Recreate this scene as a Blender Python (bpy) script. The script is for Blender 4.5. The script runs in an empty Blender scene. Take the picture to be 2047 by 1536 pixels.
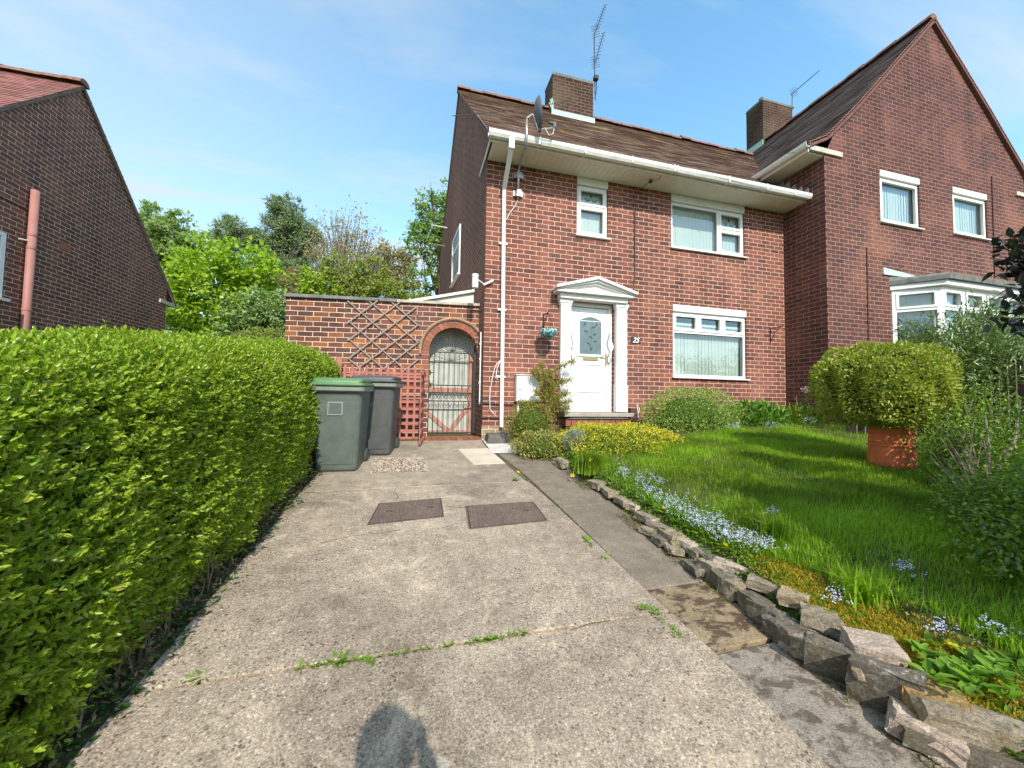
import bpy, math, random
import numpy as np
from mathutils import Vector, Matrix

random.seed(11)
rng = np.random.default_rng(11)
scene = bpy.context.scene
COL = scene.collection
R = math.radians
V3 = lambda a: np.array(a, float)

# ------------------------------------------------------------------ camera
F_PX, CX, CY = 737.24, 1023.5, 768.0            # focal length of the photo in its own pixels
YAW, PITCH, ROLL = 0.2544479, 0.0438716, 0.0156648
CAM = V3((-1.089, -6.127, 0.654))


def cam_axes():
    fwd = V3((math.sin(YAW) * math.cos(PITCH), math.cos(YAW) * math.cos(PITCH), math.sin(PITCH)))
    right = V3((math.cos(YAW), -math.sin(YAW), 0))
    up = np.cross(right, fwd)
    return (math.cos(ROLL) * right + math.sin(ROLL) * up,
            -math.sin(ROLL) * right + math.cos(ROLL) * up, fwd)


AR, AU, AF = cam_axes()


def ray(x, y):
    return AF + AR * ((x - CX) / F_PX) - AU * ((y - CY) / F_PX)


def hit(x, y, n, d):
    n = V3(n)
    k = ray(x, y)
    return CAM + k * ((d - n @ CAM) / (n @ k))


def atY(x, y, Y): return hit(x, y, (0, 1, 0), Y)
def atX(x, y, X): return hit(x, y, (1, 0, 0), X)
def atD(x, y, d): return CAM + ray(x, y) * d
def gnd(x, y, h=0.0): return hit(x, y, (0, -SLOPE, 1), h)


SLOPE = 0.115


def gz(Y): return SLOPE * np.minimum(Y, 3.0)


def zl(X, Y):
    """height of the lawn"""
    xs = [0.8, 1.4, 2.7, 3.9, 6.6]
    back = np.interp(X, xs, [0.09, 0.18, 0.29, 0.34, 0.42])
    mid = np.interp(X, xs, [0.115, 0.22, 0.30, 0.35, 0.42])
    front = np.interp(X, xs, [0.14, 0.25, 0.34, 0.38, 0.42])
    t = np.clip((np.asarray(Y) + 3.3) / 3.3, 0, 1)
    s = np.clip((-3.3 - np.asarray(Y)) / 2.0, 0, 1)
    h = mid + (back - mid) * t
    h = h + (front - h) * s
    return SLOPE * np.asarray(Y) + h


def on_lawn(x, y):
    """the lawn point a ray meets"""
    k = ray(x, y)
    t = 0.5
    for i in range(900):
        p = CAM + k * t
        if p[2] < zl(p[0], p[1]):
            break
        t += 0.02
    return CAM + k * t


# ------------------------------------------------------------------ objects
ORIG = {}


def link(o):
    COL.objects.link(o)
    return o


def thing(name, label, cat, loc=(0, 0, 0), group=None, kind=None):
    o = link(bpy.data.objects.new(name, None))
    o.empty_display_size = 0.2
    o.location = tuple(float(v) for v in loc)
    ORIG[o.name] = V3(loc)
    tag(o, label, cat, group, kind)
    return o


def tag(o, label=None, cat=None, group=None, kind=None):
    if label: o['label'] = label
    if cat: o['category'] = cat
    if group: o['group'] = group
    if kind: o['kind'] = kind
    return o


def place(o, parent, org):
    ORIG[o.name] = V3(org)
    if parent is not None:
        o.parent = parent
        o.location = tuple(V3(org) - ORIG[parent.name])
    else:
        o.location = tuple(V3(org))


class MB:
    """collects polygons and links them as one mesh object"""

    def __init__(self):
        self.v, self.f, self.uv, self.m = [], [], [], []
        self.cur = 0

    def face(self, pts, uv=None):
        n = len(self.v)
        self.v.extend([tuple(map(float, p)) for p in pts])
        self.f.append(list(range(n, n + len(pts))))
        self.uv.append(uv)
        self.m.append(self.cur)

    def mesh(self, verts, faces):
        n = len(self.v)
        self.v.extend([tuple(map(float, p)) for p in verts])
        for f in faces:
            self.f.append([n + i for i in f])
            self.uv.append(None)
            self.m.append(self.cur)

    def box(self, x0, x1, y0, y1, z0, z1):
        self.hexa([(x0, y0, z0), (x1, y0, z0), (x1, y1, z0), (x0, y1, z0),
                   (x0, y0, z1), (x1, y0, z1), (x1, y1, z1), (x0, y1, z1)])
        return self

    def hexa(self, p):
        self.mesh(p, [(0, 3, 2, 1), (4, 5, 6, 7), (0, 1, 5, 4), (1, 2, 6, 5), (2, 3, 7, 6), (3, 0, 4, 7)])
        return self

    def bar(self, a, b, w, h, up=(0, 0, 1)):
        a, b = V3(a), V3(b)
        d = b - a
        d /= np.linalg.norm(d)
        s = np.cross(d, V3(up))
        if np.linalg.norm(s) < 1e-6: s = np.cross(d, V3((1, 0, 0)))
        s /= np.linalg.norm(s)
        u = np.cross(s, d)
        s = s * w / 2; u = u * h / 2
        self.hexa([a - s - u, a + s - u, b + s - u, b - s - u, a - s + u, a + s + u, b + s + u, b - s + u])
        return self

    def tube(self, pts, r, n=8, cap=True):
        pts = [V3(p) for p in pts]
        rs = r if isinstance(r, (list, tuple, np.ndarray)) else [r] * len(pts)
        rings = []
        ref = None
        for i, p in enumerate(pts):
            d = pts[min(i + 1, len(pts) - 1)] - pts[max(i - 1, 0)]
            d = d / (np.linalg.norm(d) + 1e-9)
            if ref is None:
                ref = V3((0, 0, 1)) if abs(d[2]) < .9 else V3((1, 0, 0))
            s = np.cross(d, ref); s /= (np.linalg.norm(s) + 1e-9)
            t = np.cross(s, d)
            ref = t
            rings.append([p + rs[i] * (math.cos(2 * math.pi * k / n) * s + math.sin(2 * math.pi * k / n) * t) for k in range(n)])
        vs = [q for rg in rings for q in rg]
        fs = []
        for i in range(len(pts) - 1):
            for k in range(n):
                k2 = (k + 1) % n
                fs.append((i * n + k, i * n + k2, (i + 1) * n + k2, (i + 1) * n + k))
        if cap:
            fs.append(tuple(range(n - 1, -1, -1)))
            fs.append(tuple((len(pts) - 1) * n + k for k in range(n)))
        self.mesh(vs, fs)
        return self

    def lathe(self, c, prof, n=24, axis=(0, 0, 1)):
        c = V3(c); ax = V3(axis) / np.linalg.norm(axis)
        s = np.cross(ax, (0, 1, 0) if abs(ax[1]) < .9 else (1, 0, 0)); s /= np.linalg.norm(s)
        t = np.cross(ax, s)
        vs = [c + ax * z + r * (math.cos(2 * math.pi * k / n) * s + math.sin(2 * math.pi * k / n) * t) for r, z in prof for k in range(n)]
        fs = [(i * n + k, i * n + (k + 1) % n, (i + 1) * n + (k + 1) % n, (i + 1) * n + k) for i in range(len(prof) - 1) for k in range(n)]
        self.mesh(vs, fs)
        return self

    def loft(self, rings, cap=True):
        n = len(rings[0])
        vs = [p for rg in rings for p in rg]
        fs = [(i * n + k, i * n + (k + 1) % n, (i + 1) * n + (k + 1) % n, (i + 1) * n + k) for i in range(len(rings) - 1) for k in range(n)]
        if cap:
            fs.append(tuple(range(n - 1, -1, -1)))
            fs.append(tuple((len(rings) - 1) * n + k for k in range(n)))
        self.mesh(vs, fs)
        return self

    def prism(self, poly, d):
        """poly: 3D points, extruded by the vector d"""
        a = [V3(p) for p in poly]
        b = [p + V3(d) for p in a]
        n = len(a)
        self.mesh(a + b, [tuple(range(n - 1, -1, -1)), tuple(range(n, 2 * n))] + [(k, (k + 1) % n, n + (k + 1) % n, n + k) for k in range(n)])
        return self

    def build(self, name, mat, parent=None, smooth=False, bevel=0, org=None, noise=0, merge=False):
        vs = np.array(self.v)
        if org is None:
            org = (vs.min(0) + vs.max(0)) / 2
            org[2] = vs[:, 2].min()
        me = bpy.data.meshes.new(name)
        me.from_pydata([tuple(p) for p in (vs - org)], [], self.f)
        mats = mat if isinstance(mat, (list, tuple)) else [mat]
        for m in mats: me.materials.append(m)
        if len(mats) > 1:
            me.polygons.foreach_set('material_index', self.m)
        uvl = me.uv_layers.new(name='UVMap')
        uvs = np.zeros((len(me.loops), 2))
        k = 0
        for fi, f in enumerate(self.f):
            pts = vs[f]
            u = self.uv[fi]
            if u is not None:
                uvs[k:k + len(f)] = u
            else:
                nrm = np.zeros(3)
                for i in range(len(f)):
                    nrm += np.cross(pts[i], pts[(i + 1) % len(f)])
                an = abs(nrm)
                if an[2] > an[0] and an[2] > an[1]: uvs[k:k + len(f)] = pts[:, :2]
                elif an[1] >= an[0]: uvs[k:k + len(f)] = pts[:, [0, 2]]
                else: uvs[k:k + len(f)] = pts[:, [1, 2]]
            k += len(f)
        uvl.data.foreach_set('uv', uvs.ravel())
        if merge:
            import bmesh
            bm = bmesh.new(); bm.from_mesh(me)
            bmesh.ops.remove_doubles(bm, verts=bm.verts, dist=1e-4)
            bmesh.ops.recalc_face_normals(bm, faces=bm.faces)
            bm.to_mesh(me); bm.free()
        if smooth:
            me.polygons.foreach_set('use_smooth', [True] * len(me.polygons))
        me.update()
        o = link(bpy.data.objects.new(name, me))
        place(o, parent, org)
        if bevel:
            b = o.modifiers.new('bevel', 'BEVEL')
            b.width = bevel; b.segments = 2; b.limit_method = 'ANGLE'; b.angle_limit = R(40)
        return o


def bulk(name, V, F, mat, parent=None, org=None, smooth=False):
    """V: (N,k,3) vertices of N copies of a pattern, F: faces of the pattern (equal length)"""
    N, k, _ = V.shape
    flat = V.reshape(-1, 3)
    if org is None:
        org = (flat.min(0) + flat.max(0)) / 2
        org[2] = flat[:, 2].min()
    flat = flat - org
    me = bpy.data.meshes.new(name)
    me.vertices.add(N * k)
    me.vertices.foreach_set('co', flat.astype(np.float32).ravel())
    F = np.array(F)
    idx = (np.arange(N)[:, None, None] * k + F[None]).reshape(-1, F.shape[1])
    me.loops.add(idx.size)
    me.loops.foreach_set('vertex_index', idx.astype(np.int32).ravel())
    me.polygons.add(len(idx))
    me.polygons.foreach_set('loop_start', (np.arange(len(idx)) * F.shape[1]).astype(np.int32))
    me.update(calc_edges=True)
    me.materials.append(mat)
    o = link(bpy.data.objects.new(name, me))
    place(o, parent, org)
    return o


def unit(a): return a / (np.linalg.norm(a, axis=-1, keepdims=True) + 1e-9)


def rand_dirs(n):
    return unit(rng.normal(size=(n, 3)))


LEAF6 = [(0, 1, 2, 3), (0, 3, 4, 5)]
LEAF4 = [(0, 1, 2, 3)]


def leaf6(P, D, U, L, W, fold=.25, droop=.12):
    D = unit(D); S = unit(np.cross(D, U)); N = np.cross(S, D)
    L = L[:, None]; W = W[:, None]
    return np.stack([P,
                     P + D * L * .32 - S * W * .48 + N * W * fold,
                     P + D * L * .70 - S * W * .36 + N * W * fold * .7 - N * L * droop * .4,
                     P + D * L - N * L * droop,
                     P + D * L * .70 + S * W * .36 + N * W * fold * .7 - N * L * droop * .4,
                     P + D * L * .32 + S * W * .48 + N * W * fold], 1)


def leaf4(P, D, U, L, W):
    D = unit(D); S = unit(np.cross(D, U)); N = np.cross(S, D)
    L = L[:, None]; W = W[:, None]
    return np.stack([P, P + D * L * .5 - S * W * .5, P + D * L - N * L * .15, P + D * L * .5 + S * W * .5], 1)


def copy_tree(o, parent=None):
    c = o.copy(); COL.objects.link(c)
    c.parent = parent
    for ch in list(o.children): copy_tree(ch, c)
    return c


# ------------------------------------------------------------------ materials
class NT:
    def __init__(self, name):
        self.m = bpy.data.materials.new(name)
        self.m.use_nodes = True
        self.t = self.m.node_tree
        self.t.nodes.clear()
        self.out = self.n('ShaderNodeOutputMaterial')

    def n(self, typ, **kw):
        nd = self.t.nodes.new(typ)
        for k, v in kw.items(): setattr(nd, k, v)
        return nd

    def l(self, a, b): self.t.links.new(a, b)

    def set(self, nd, **kw):
        for k, v in kw.items():
            k = k.replace('_', ' ')
            s = nd.inputs[k]
            if hasattr(v, 'is_output') or isinstance(v, bpy.types.NodeSocket): self.l(v, s)
            else: s.default_value = v
        return nd

    def coord(self, kind='Object'):
        return self.n('ShaderNodeTexCoord').outputs[kind]

    def pos(self):
        return self.n('ShaderNodeNewGeometry').outputs['Position']

    def island(self):
        return self.n('ShaderNodeNewGeometry').outputs['Random Per Island']

    def mapping(self, vec, scale=(1, 1, 1), loc=(0, 0, 0), rot=(0, 0, 0)):
        m = self.n('ShaderNodeMapping')
        self.l(vec, m.inputs['Vector'])
        m.inputs['Scale'].default_value = scale
        m.inputs['Location'].default_value = loc
        m.inputs['Rotation'].default_value = rot
        return m.outputs[0]

    def noise(self, vec, scale, detail=4, rough=.55, dist=0.0):
        n = self.n('ShaderNodeTexNoise')
        self.l(vec, n.inputs['Vector'])
        n.inputs['Scale'].default_value = scale
        n.inputs['Detail'].default_value = detail
        n.inputs['Roughness'].default_value = rough
        n.inputs['Distortion'].default_value = dist
        return n.outputs['Fac']

    def voro(self, vec, scale, feature='F1', out='Distance', rnd=1.0):
        n = self.n('ShaderNodeTexVoronoi', feature=feature)
        self.l(vec, n.inputs['Vector'])
        n.inputs['Scale'].default_value = scale
        n.inputs['Randomness'].default_value = rnd
        return n.outputs[out]

    def ramp(self, fac, stops, interp='LINEAR'):
        r = self.n('ShaderNodeValToRGB')
        r.color_ramp.interpolation = interp
        el = r.color_ramp.elements
        while len(el) < len(stops): el.new(.5)
        for e, (p, c) in zip(el, stops):
            e.position = p
            e.color = (c[0], c[1], c[2], 1) if not isinstance(c, (int, float)) else (c, c, c, 1)
        self.l(fac, r.inputs[0])
        return r.outputs[0]

    def mix(self, fac, a, b, mode='MIX'):
        m = self.n('ShaderNodeMix', data_type='RGBA', blend_type=mode, clamp_factor=True)
        for s, v in ((m.inputs[0], fac), (m.inputs[6], a), (m.inputs[7], b)):
            if isinstance(v, bpy.types.NodeSocket): self.l(v, s)
            elif isinstance(v, (int, float)) and s.type == 'RGBA': s.default_value = (v, v, v, 1)
            elif isinstance(v, (tuple, list)): s.default_value = (*v[:3], 1)
            else: s.default_value = v
        return m.outputs[2]

    def math(self, op, a, b=0.0, c=None):
        m = self.n('ShaderNodeMath', operation=op)
        for s, v in zip(m.inputs, (a, b) if c is None else (a, b, c)):
            if isinstance(v, bpy.types.NodeSocket): self.l(v, s)
            else: s.default_value = v
        return m.outputs[0]

    def bump(self, h, strength=.3, dist=.01, normal=None):
        b = self.n('ShaderNodeBump')
        b.inputs['Strength'].default_value = strength
        b.inputs['Distance'].default_value = dist
        self.l(h, b.inputs['Height'])
        if normal is not None: self.l(normal, b.inputs['Normal'])
        return b.outputs[0]

    def bsdf(self, color, rough=.7, spec=.3, normal=None, metal=0.0):
        b = self.n('ShaderNodeBsdfPrincipled')
        for k, v in (('Base Color', color), ('Roughness', rough), ('Specular IOR Level', spec), ('Metallic', metal)):
            s = b.inputs[k]
            if isinstance(v, bpy.types.NodeSocket): self.l(v, s)
            elif isinstance(v, (tuple, list)): s.default_value = (*v[:3], 1)
            else: s.default_value = v
        if normal is not None: self.l(normal, b.inputs['Normal'])
        self.l(b.outputs[0], self.out.inputs[0])
        return b


def srgb(r, g, b):
    f = lambda c: (c / 255 / 12.92) if c <= 10 else ((c / 255 + .055) / 1.055) ** 2.4
    return (f(r), f(g), f(b))


def m_plain(name, col, rough=.6, spec=.3, metal=0., var=.12, scale=6., bump=0.0, bscale=60.):
    t = NT(name)
    p = t.coord()
    n1 = t.noise(p, scale, 5, .6)
    c = t.mix(1.0, col, t.ramp(n1, [(.25, 1 - var), (.75, 1 + var)]), 'MULTIPLY')
    nm = t.bump(t.noise(p, bscale, 4), bump, .01) if bump else None
    t.bsdf(c, rough, spec, nm, metal)
    return t.m


def m_brick(name, cols, mortar, w=.2286, h=.0835, off=(0, 0), ms=.0052, dirt=(.75, 1.15), soot=None, patch=None):
    """clay brickwork in metres on the UV map, every brick its own tint"""
    t = NT(name)
    uv = t.n('ShaderNodeUVMap').outputs[0]
    wob = t.n('ShaderNodeTexNoise'); t.l(uv, wob.inputs['Vector']); wob.inputs['Scale'].default_value = 5.0
    wv = t.n('ShaderNodeVectorMath', operation='MULTIPLY_ADD')
    t.l(wob.outputs['Color'], wv.inputs[0]); wv.inputs[1].default_value = (.008, .008, 0)
    t.l(t.mapping(uv, loc=(off[0], off[1], 0)), wv.inputs[2])
    b = t.n('ShaderNodeTexBrick')
    t.l(wv.outputs[0], b.inputs['Vector'])
    for k, v in (('Scale', 1.0), ('Mortar Size', ms), ('Mortar Smooth', .25), ('Brick Width', w), ('Row Height', h), ('Bias', 0.0)):
        b.inputs[k].default_value = v
    b.inputs['Color1'].default_value = (0, 0, 0, 1); b.inputs['Color2'].default_value = (1, 1, 1, 1); b.inputs['Mortar'].default_value = (.5, .5, .5, 1)
    k = len(cols)
    bc = t.ramp(b.outputs['Color'], [(i / (k - 1), c) for i, c in enumerate(cols)])
    p = t.pos()
    big = t.noise(p, .55, 4, .6)
    bc = t.mix(1.0, bc, t.ramp(big, [(.3, dirt[0]), (.7, dirt[1])]), 'MULTIPLY')
    if patch:
        bc = t.mix(t.math('MULTIPLY', t.ramp(t.noise(p, 1.1, 3), [(.52, 0.0), (.66, 1.0)]), .55), bc, patch)
    bc = t.mix(1.0, bc, t.ramp(t.noise(p, 45, 4, .7), [(.3, .72), (.7, 1.22)]), 'MULTIPLY')
    stv = t.noise(t.mapping(p, scale=(3.2, 3.2, .28)), 1.0, 5, .65)
    bc = t.mix(1.0, bc, t.ramp(stv, [(.32, .70), (.5, 1.0), (.7, 1.16)]), 'MULTIPLY')
    mc = t.mix(1.0, mortar, t.ramp(t.noise(p, 3.5, 5, .65), [(.3, .62), (.65, 1.08)]), 'MULTIPLY')
    col = t.mix(b.outputs['Fac'], bc, mc)
    if soot:
        z = t.n('ShaderNodeSeparateXYZ'); t.l(p, z.inputs[0])
        f = t.math('MULTIPLY', t.ramp(t.math('ADD', t.math('MULTIPLY', z.outputs[2], .1), t.math('MULTIPLY', big, .15)), [(soot[0] * .1, 0.0), (soot[1] * .1, 1.0)]), .75)
        col = t.mix(f, col, t.mix(1.0, col, soot[2], 'MULTIPLY'))
    hgt = t.math('ADD', t.math('MULTIPLY', b.outputs['Fac'], -1.0), t.math('MULTIPLY', t.noise(p, 70, 4, .7), .35))
    t.bsdf(col, .88, .2, t.bump(hgt, .55, .008))
    return t.m


def m_tile(name, cols, moss=(.30, .26, .10), mossamt=.5, streak=.6):
    t = NT(name)
    uv = t.n('ShaderNodeUVMap').outputs[0]
    b = t.n('ShaderNodeTexBrick')
    t.l(uv, b.inputs['Vector'])
    for k, v in (('Scale', 1.0), ('Mortar Size', .003), ('Mortar Smooth', .2), ('Brick Width', .168), ('Row Height', .1), ('Bias', 0.0)):
        b.inputs[k].default_value = v
    b.inputs['Color1'].default_value = (0, 0, 0, 1); b.inputs['Color2'].default_value = (1, 1, 1, 1); b.inputs['Mortar'].default_value = (0, 0, 0, 1)
    c = t.ramp(b.outputs['Color'], [(i / (len(cols) - 1), q) for i, q in enumerate(cols)])
    p = t.pos()
    sm = t.noise(t.mapping(uv, scale=(3.2, .5, 1)), 1.0, 6, .7)
    c = t.mix(1.0, c, t.ramp(sm, [(.3, .74), (.7, 1.18)]), 'MULTIPLY')
    mo = t.math('MULTIPLY', t.ramp(t.noise(p, 1.3, 6, .7), [(.52, 0.), (.68, 1.)]), mossamt)
    mo = t.math('MULTIPLY', mo, t.ramp(t.noise(p, 26, 4, .7), [(.35, .2), (.6, 1.)]))
    c = t.mix(mo, c, moss)
    c = t.mix(t.math('MULTIPLY', b.outputs['Fac'], .7), c, (.02, .016, .014))
    h = t.math('ADD', t.math('MULTIPLY', b.outputs['Color'], .5), t.math('MULTIPLY', t.noise(p, 30, 5, .7), .7))
    t.bsdf(c, .9, .2, t.bump(h, .6, .012))
    return t.m


def m_leaf(name, cols, trans=.35, rough=.42, spec=.35, tcol=None, big=None):
    t = NT(name)
    r = t.island()
    c = t.ramp(r, [(i / (len(cols) - 1), q) for i, q in enumerate(cols)])
    if big:
        c = t.mix(1.0, c, t.ramp(t.noise(t.pos(), big, 3), [(.32, .6), (.68, 1.35)]), 'MULTIPLY')
    b = t.n('ShaderNodeBsdfPrincipled')
    t.l(c, b.inputs['Base Color'])
    b.inputs['Roughness'].default_value = rough
    b.inputs['Specular IOR Level'].default_value = spec
    tr = t.n('ShaderNodeBsdfTranslucent')
    t.l(t.mix(1.0, c, tcol or (1.25, 1.35, .55), 'MULTIPLY'), tr.inputs[0])
    mx = t.n('ShaderNodeMixShader')
    mx.inputs[0].default_value = trans
    t.l(b.outputs[0], mx.inputs[1]); t.l(tr.outputs[0], mx.inputs[2])
    t.l(mx.outputs[0], t.out.inputs[0])
    return t.m


def m_glass(name, tint=(.86, .95, .92), refl=1.0):
    t = NT(name)
    tr = t.n('ShaderNodeBsdfTransparent'); tr.inputs[0].default_value = (*tint, 1)
    gl = t.n('ShaderNodeBsdfGlossy'); gl.inputs['Roughness'].default_value = .015; gl.inputs['Color'].default_value = (.95, 1, .98, 1)
    fr = t.n('ShaderNodeFresnel'); fr.inputs['IOR'].default_value = 1.55
    mx = t.n('ShaderNodeMixShader')
    t.l(t.math('MULTIPLY', t.math('ADD', fr.outputs[0], .10), refl), mx.inputs[0])
    t.l(tr.outputs[0], mx.inputs[1]); t.l(gl.outputs[0], mx.inputs[2])
    t.l(mx.outputs[0], t.out.inputs[0])
    return t.m


def m_concrete(name, base, pebbles, lich=.5, grain=95, patchcol=None, stain=None, dark=.75):
    """exposed-aggregate concrete: every pebble its own colour in a cement paste"""
    t = NT(name)
    p = t.pos()
    wp = t.n('ShaderNodeTexNoise'); t.l(p, wp.inputs['Vector']); wp.inputs['Scale'].default_value = 30
    va = t.n('ShaderNodeVectorMath', operation='MULTIPLY_ADD')
    t.l(wp.outputs['Color'], va.inputs[0]); va.inputs[1].default_value = (.012, .012, .012); t.l(p, va.inputs[2])
    q = va.outputs[0]
    cell = t.n('ShaderNodeTexVoronoi'); t.l(q, cell.inputs['Vector']); cell.inputs['Scale'].default_value = grain
    sep = t.n('ShaderNodeSeparateColor'); t.l(cell.outputs['Color'], sep.inputs[0])
    pc = t.ramp(sep.outputs[0], [(i / (len(pebbles) - 1), c) for i, c in enumerate(pebbles)])
    cell2 = t.n('ShaderNodeTexVoronoi'); t.l(q, cell2.inputs['Vector']); cell2.inputs['Scale'].default_value = grain * 2.3
    sep2 = t.n('ShaderNodeSeparateColor'); t.l(cell2.outputs['Color'], sep2.inputs[0])
    pc2 = t.ramp(sep2.outputs[1], [(i / (len(pebbles) - 1), c) for i, c in enumerate(pebbles)])
    pk = t.math('MULTIPLY', t.ramp(cell.outputs['Distance'], [(.36, 1.0), (.55, 0.0)]), t.ramp(sep.outputs[2], [(.25, 0.0), (.4, 1.0)]))
    paste = t.mix(.55, base, pc2)
    wear = t.noise(p, 1.6, 6, .7, .6)
    c = t.mix(t.math('MULTIPLY', pk, t.ramp(wear, [(.3, .35), (.6, .95)])), paste, pc)
    c = t.mix(1.0, c, t.ramp(t.noise(p, 1.0, 6, .68, .4), [(.3, dark), (.5, .95), (.7, 1.2)]), 'MULTIPLY')
    c = t.mix(1.0, c, t.ramp(t.noise(p, 9, 4, .7), [(.3, .78), (.7, 1.18)]), 'MULTIPLY')
    if patchcol:
        f = t.math('MULTIPLY', t.ramp(t.noise(p, 2.1, 7, .72, 1.2), [(.57, 0.), (.68, 1.)]), .7)
        c = t.mix(t.math('MULTIPLY', f, t.ramp(sep2.outputs[0], [(.2, .3), (.6, 1.)])), c, patchcol)
    if stain:
        f = t.ramp(t.noise(t.mapping(p, scale=(1, 1.6, 1)), 9, 5, .66, .4), [(.49, 0.), (.58, 1.)])
        c = t.mix(t.math('MULTIPLY', f, .8), c, stain)
    if lich:
        lv = t.n('ShaderNodeTexVoronoi'); t.l(q, lv.inputs['Vector']); lv.inputs['Scale'].default_value = 4.2
        ls = t.n('ShaderNodeSeparateColor'); t.l(lv.outputs['Color'], ls.inputs[0])
        rad = t.math('MULTIPLY', t.math('POWER', ls.outputs[0], 2.0), .15)
        f = t.math('LESS_THAN', t.math('ADD', lv.outputs['Distance'], t.math('MULTIPLY', t.noise(p, 40, 3), .10)), rad)
        c = t.mix(t.math('MULTIPLY', f, t.math('MULTIPLY', t.ramp(t.noise(p, 60, 3), [(.35, .2), (.6, 1.)]), lich)), c, (.55, .52, .46))
    hgt = t.math('ADD', t.math('MULTIPLY', pk, t.math('SUBTRACT', .6, cell.outputs['Distance'])), t.math('MULTIPLY', t.noise(p, 160, 3, .7), .4))
    t.bsdf(c, .9, .18, t.bump(hgt, .55, .006))
    return t.m


def m_rock(name, c1, c2, lich=(.55, .53, .47), moss=.0):
    t = NT(name)
    p = t.coord()
    pw = t.pos()
    c = t.mix(t.ramp(t.noise(pw, 9, 7, .7), [(.3, 0.), (.7, 1.)]), c1, c2)
    c = t.mix(1.0, c, t.ramp(t.noise(pw, 75, 6, .78), [(.3, .45), (.7, 1.4)]), 'MULTIPLY')
    c = t.mix(1.0, c, t.ramp(t.voro(pw, 190), [(.1, .6), (.45, 1.12)]), 'MULTIPLY')
    f = t.math('MULTIPLY', t.ramp(t.noise(pw, 30, 6, .72), [(.56, 0.), (.63, 1.)]), t.ramp(t.noise(pw, 6, 3), [(.4, 0.2), (.6, 1.)]))
    c = t.mix(t.math('MULTIPLY', f, .75), c, lich)
    if moss:
        c = t.mix(t.math('MULTIPLY', t.ramp(t.noise(pw, 11, 5), [(.5, 0.), (.62, 1.)]), moss), c, (.20, .17, .03))
    t.bsdf(c, .92, .15, t.bump(t.math('ADD', t.noise(pw, 28, 8, .75), t.math('MULTIPLY', t.noise(pw, 110, 4, .8), .35)), .8, .02))
    return t.m


M = {}
BR_SUN = [(0.162, 0.065, 0.051), (0.242, 0.087, 0.060), (0.113, 0.056, 0.049), (0.286, 0.107, 0.069), (0.188, 0.072, 0.053), (0.251, 0.099, 0.069), (0.134, 0.062, 0.051)]
BR_DARK = [(.125, .054, .045), (.165, .068, .051), (.09, .046, .042), (.185, .076, .055), (.11, .05, .044), (.145, .062, .05)]
BR_LEFT = [(.185, .078, .054), (.24, .094, .062), (.145, .068, .052), (.26, .10, .064), (.175, .078, .055)]
M['brick'] = m_brick('house_brick', BR_SUN, (.72, .51, .40), off=(0, .03), ms=.0054, soot=(6.2, 8.0, (.55, .5, .47)), patch=(.29, .125, .085))
M['brick_wing'] = m_brick('wing_brick', BR_DARK, (.46, .31, .25), ms=.0048, off=(.07, -.02), soot=(4.5, 7.5, (.72, .68, .72)), patch=(.27, .12, .08))
M['brick_dark'] = m_brick('shaded_brick', BR_LEFT, (.62, .45, .34), off=(.0, .01), ms=.0072)
M['brick_gable_shaded'] = m_brick('gable_brick_shaded', [(.17, .082, .062), (.22, .098, .07), (.13, .07, .056)], (.40, .28, .22), off=(.0, .01), ms=.006)  # darker copy of the house brick, the gable's shade put into the colour
M['brick_garden'] = m_brick('garden_wall_brick', [(.145, .066, .052), (.20, .082, .056), (.12, .062, .052), (.42, .155, .06), (.16, .074, .056), (.13, .07, .056), (.18, .076, .052), (.23, .09, .058)], (.74, .57, .43), off=(.09, 0), ms=.0058)
M['brick_chimney'] = m_brick('chimney_brick', [(.10, .055, .042), (.14, .07, .05), (.075, .048, .040), (.17, .08, .056)], (.34, .26, .19), ms=.0055, patch=(.15, .125, .085), dirt=(.5, 1.1), soot=(8.6, 9.6, (.6, .58, .55)))
M['voussoir'] = None
M['tile_red'] = m_tile('clay_roof_tile', [(.185, .118, .090), (.23, .145, .112), (.145, .098, .078), (.26, .165, .125)], mossamt=.85, moss=(.33, .28, .12))
M['tile_dark'] = m_tile('dark_roof_tile', [(.10, .082, .074), (.135, .105, .094), (.08, .068, .064), (.145, .112, .096)], mossamt=.3, moss=(.12, .13, .06))
M['tile_left'] = m_tile('red_roof_tile', [(.26, .115, .10), (.32, .14, .115), (.21, .095, .085), (.30, .15, .13)], mossamt=.15)
M['verge'] = m_plain('verge_edge', (.17, .125, .10), .9, .2, var=.35, scale=9, bump=.3)
M['ridge'] = m_plain('ridge_tile_clay', (.235, .125, .095), .85, .2, var=.4, scale=9, bump=.4)
M['upvc'] = m_plain('white_plastic', (.80, .80, .775), .35, .4, var=.035, scale=3)
M['upvc_dirty'] = m_plain('weathered_white_plastic', (.70, .68, .62), .45, .35, var=.16, scale=5)
M['gutter'] = m_plain('grimy_white_gutter', (.74, .73, .68), .45, .35, var=.14, scale=7)
M['soffit'] = m_plain('cream_soffit', (.76, .73, .63), .55, .3, var=.08, scale=4)
M['white_paint'] = m_plain('white_paint', (.80, .79, .76), .55, .3, var=.05, scale=3, bump=.1)
M['lintel'] = m_plain('painted_lintel', (.74, .73, .67), .6, .25, var=.08)
M['seal'] = m_plain('black_rubber_seal', (.03, .03, .03), .6)
M['glass'] = m_glass('window_glass')
M['blind'] = m_plain('blind_fabric', (.86, .90, .85), .8, .1, var=.03, scale=5)
M['dark_room'] = m_plain('dim_interior', (.55, .60, .55), .9, .1, var=.3, scale=2)
M['lead'] = m_plain('lead_flashing', (.33, .36, .34), .6, .3, var=.25)
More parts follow.
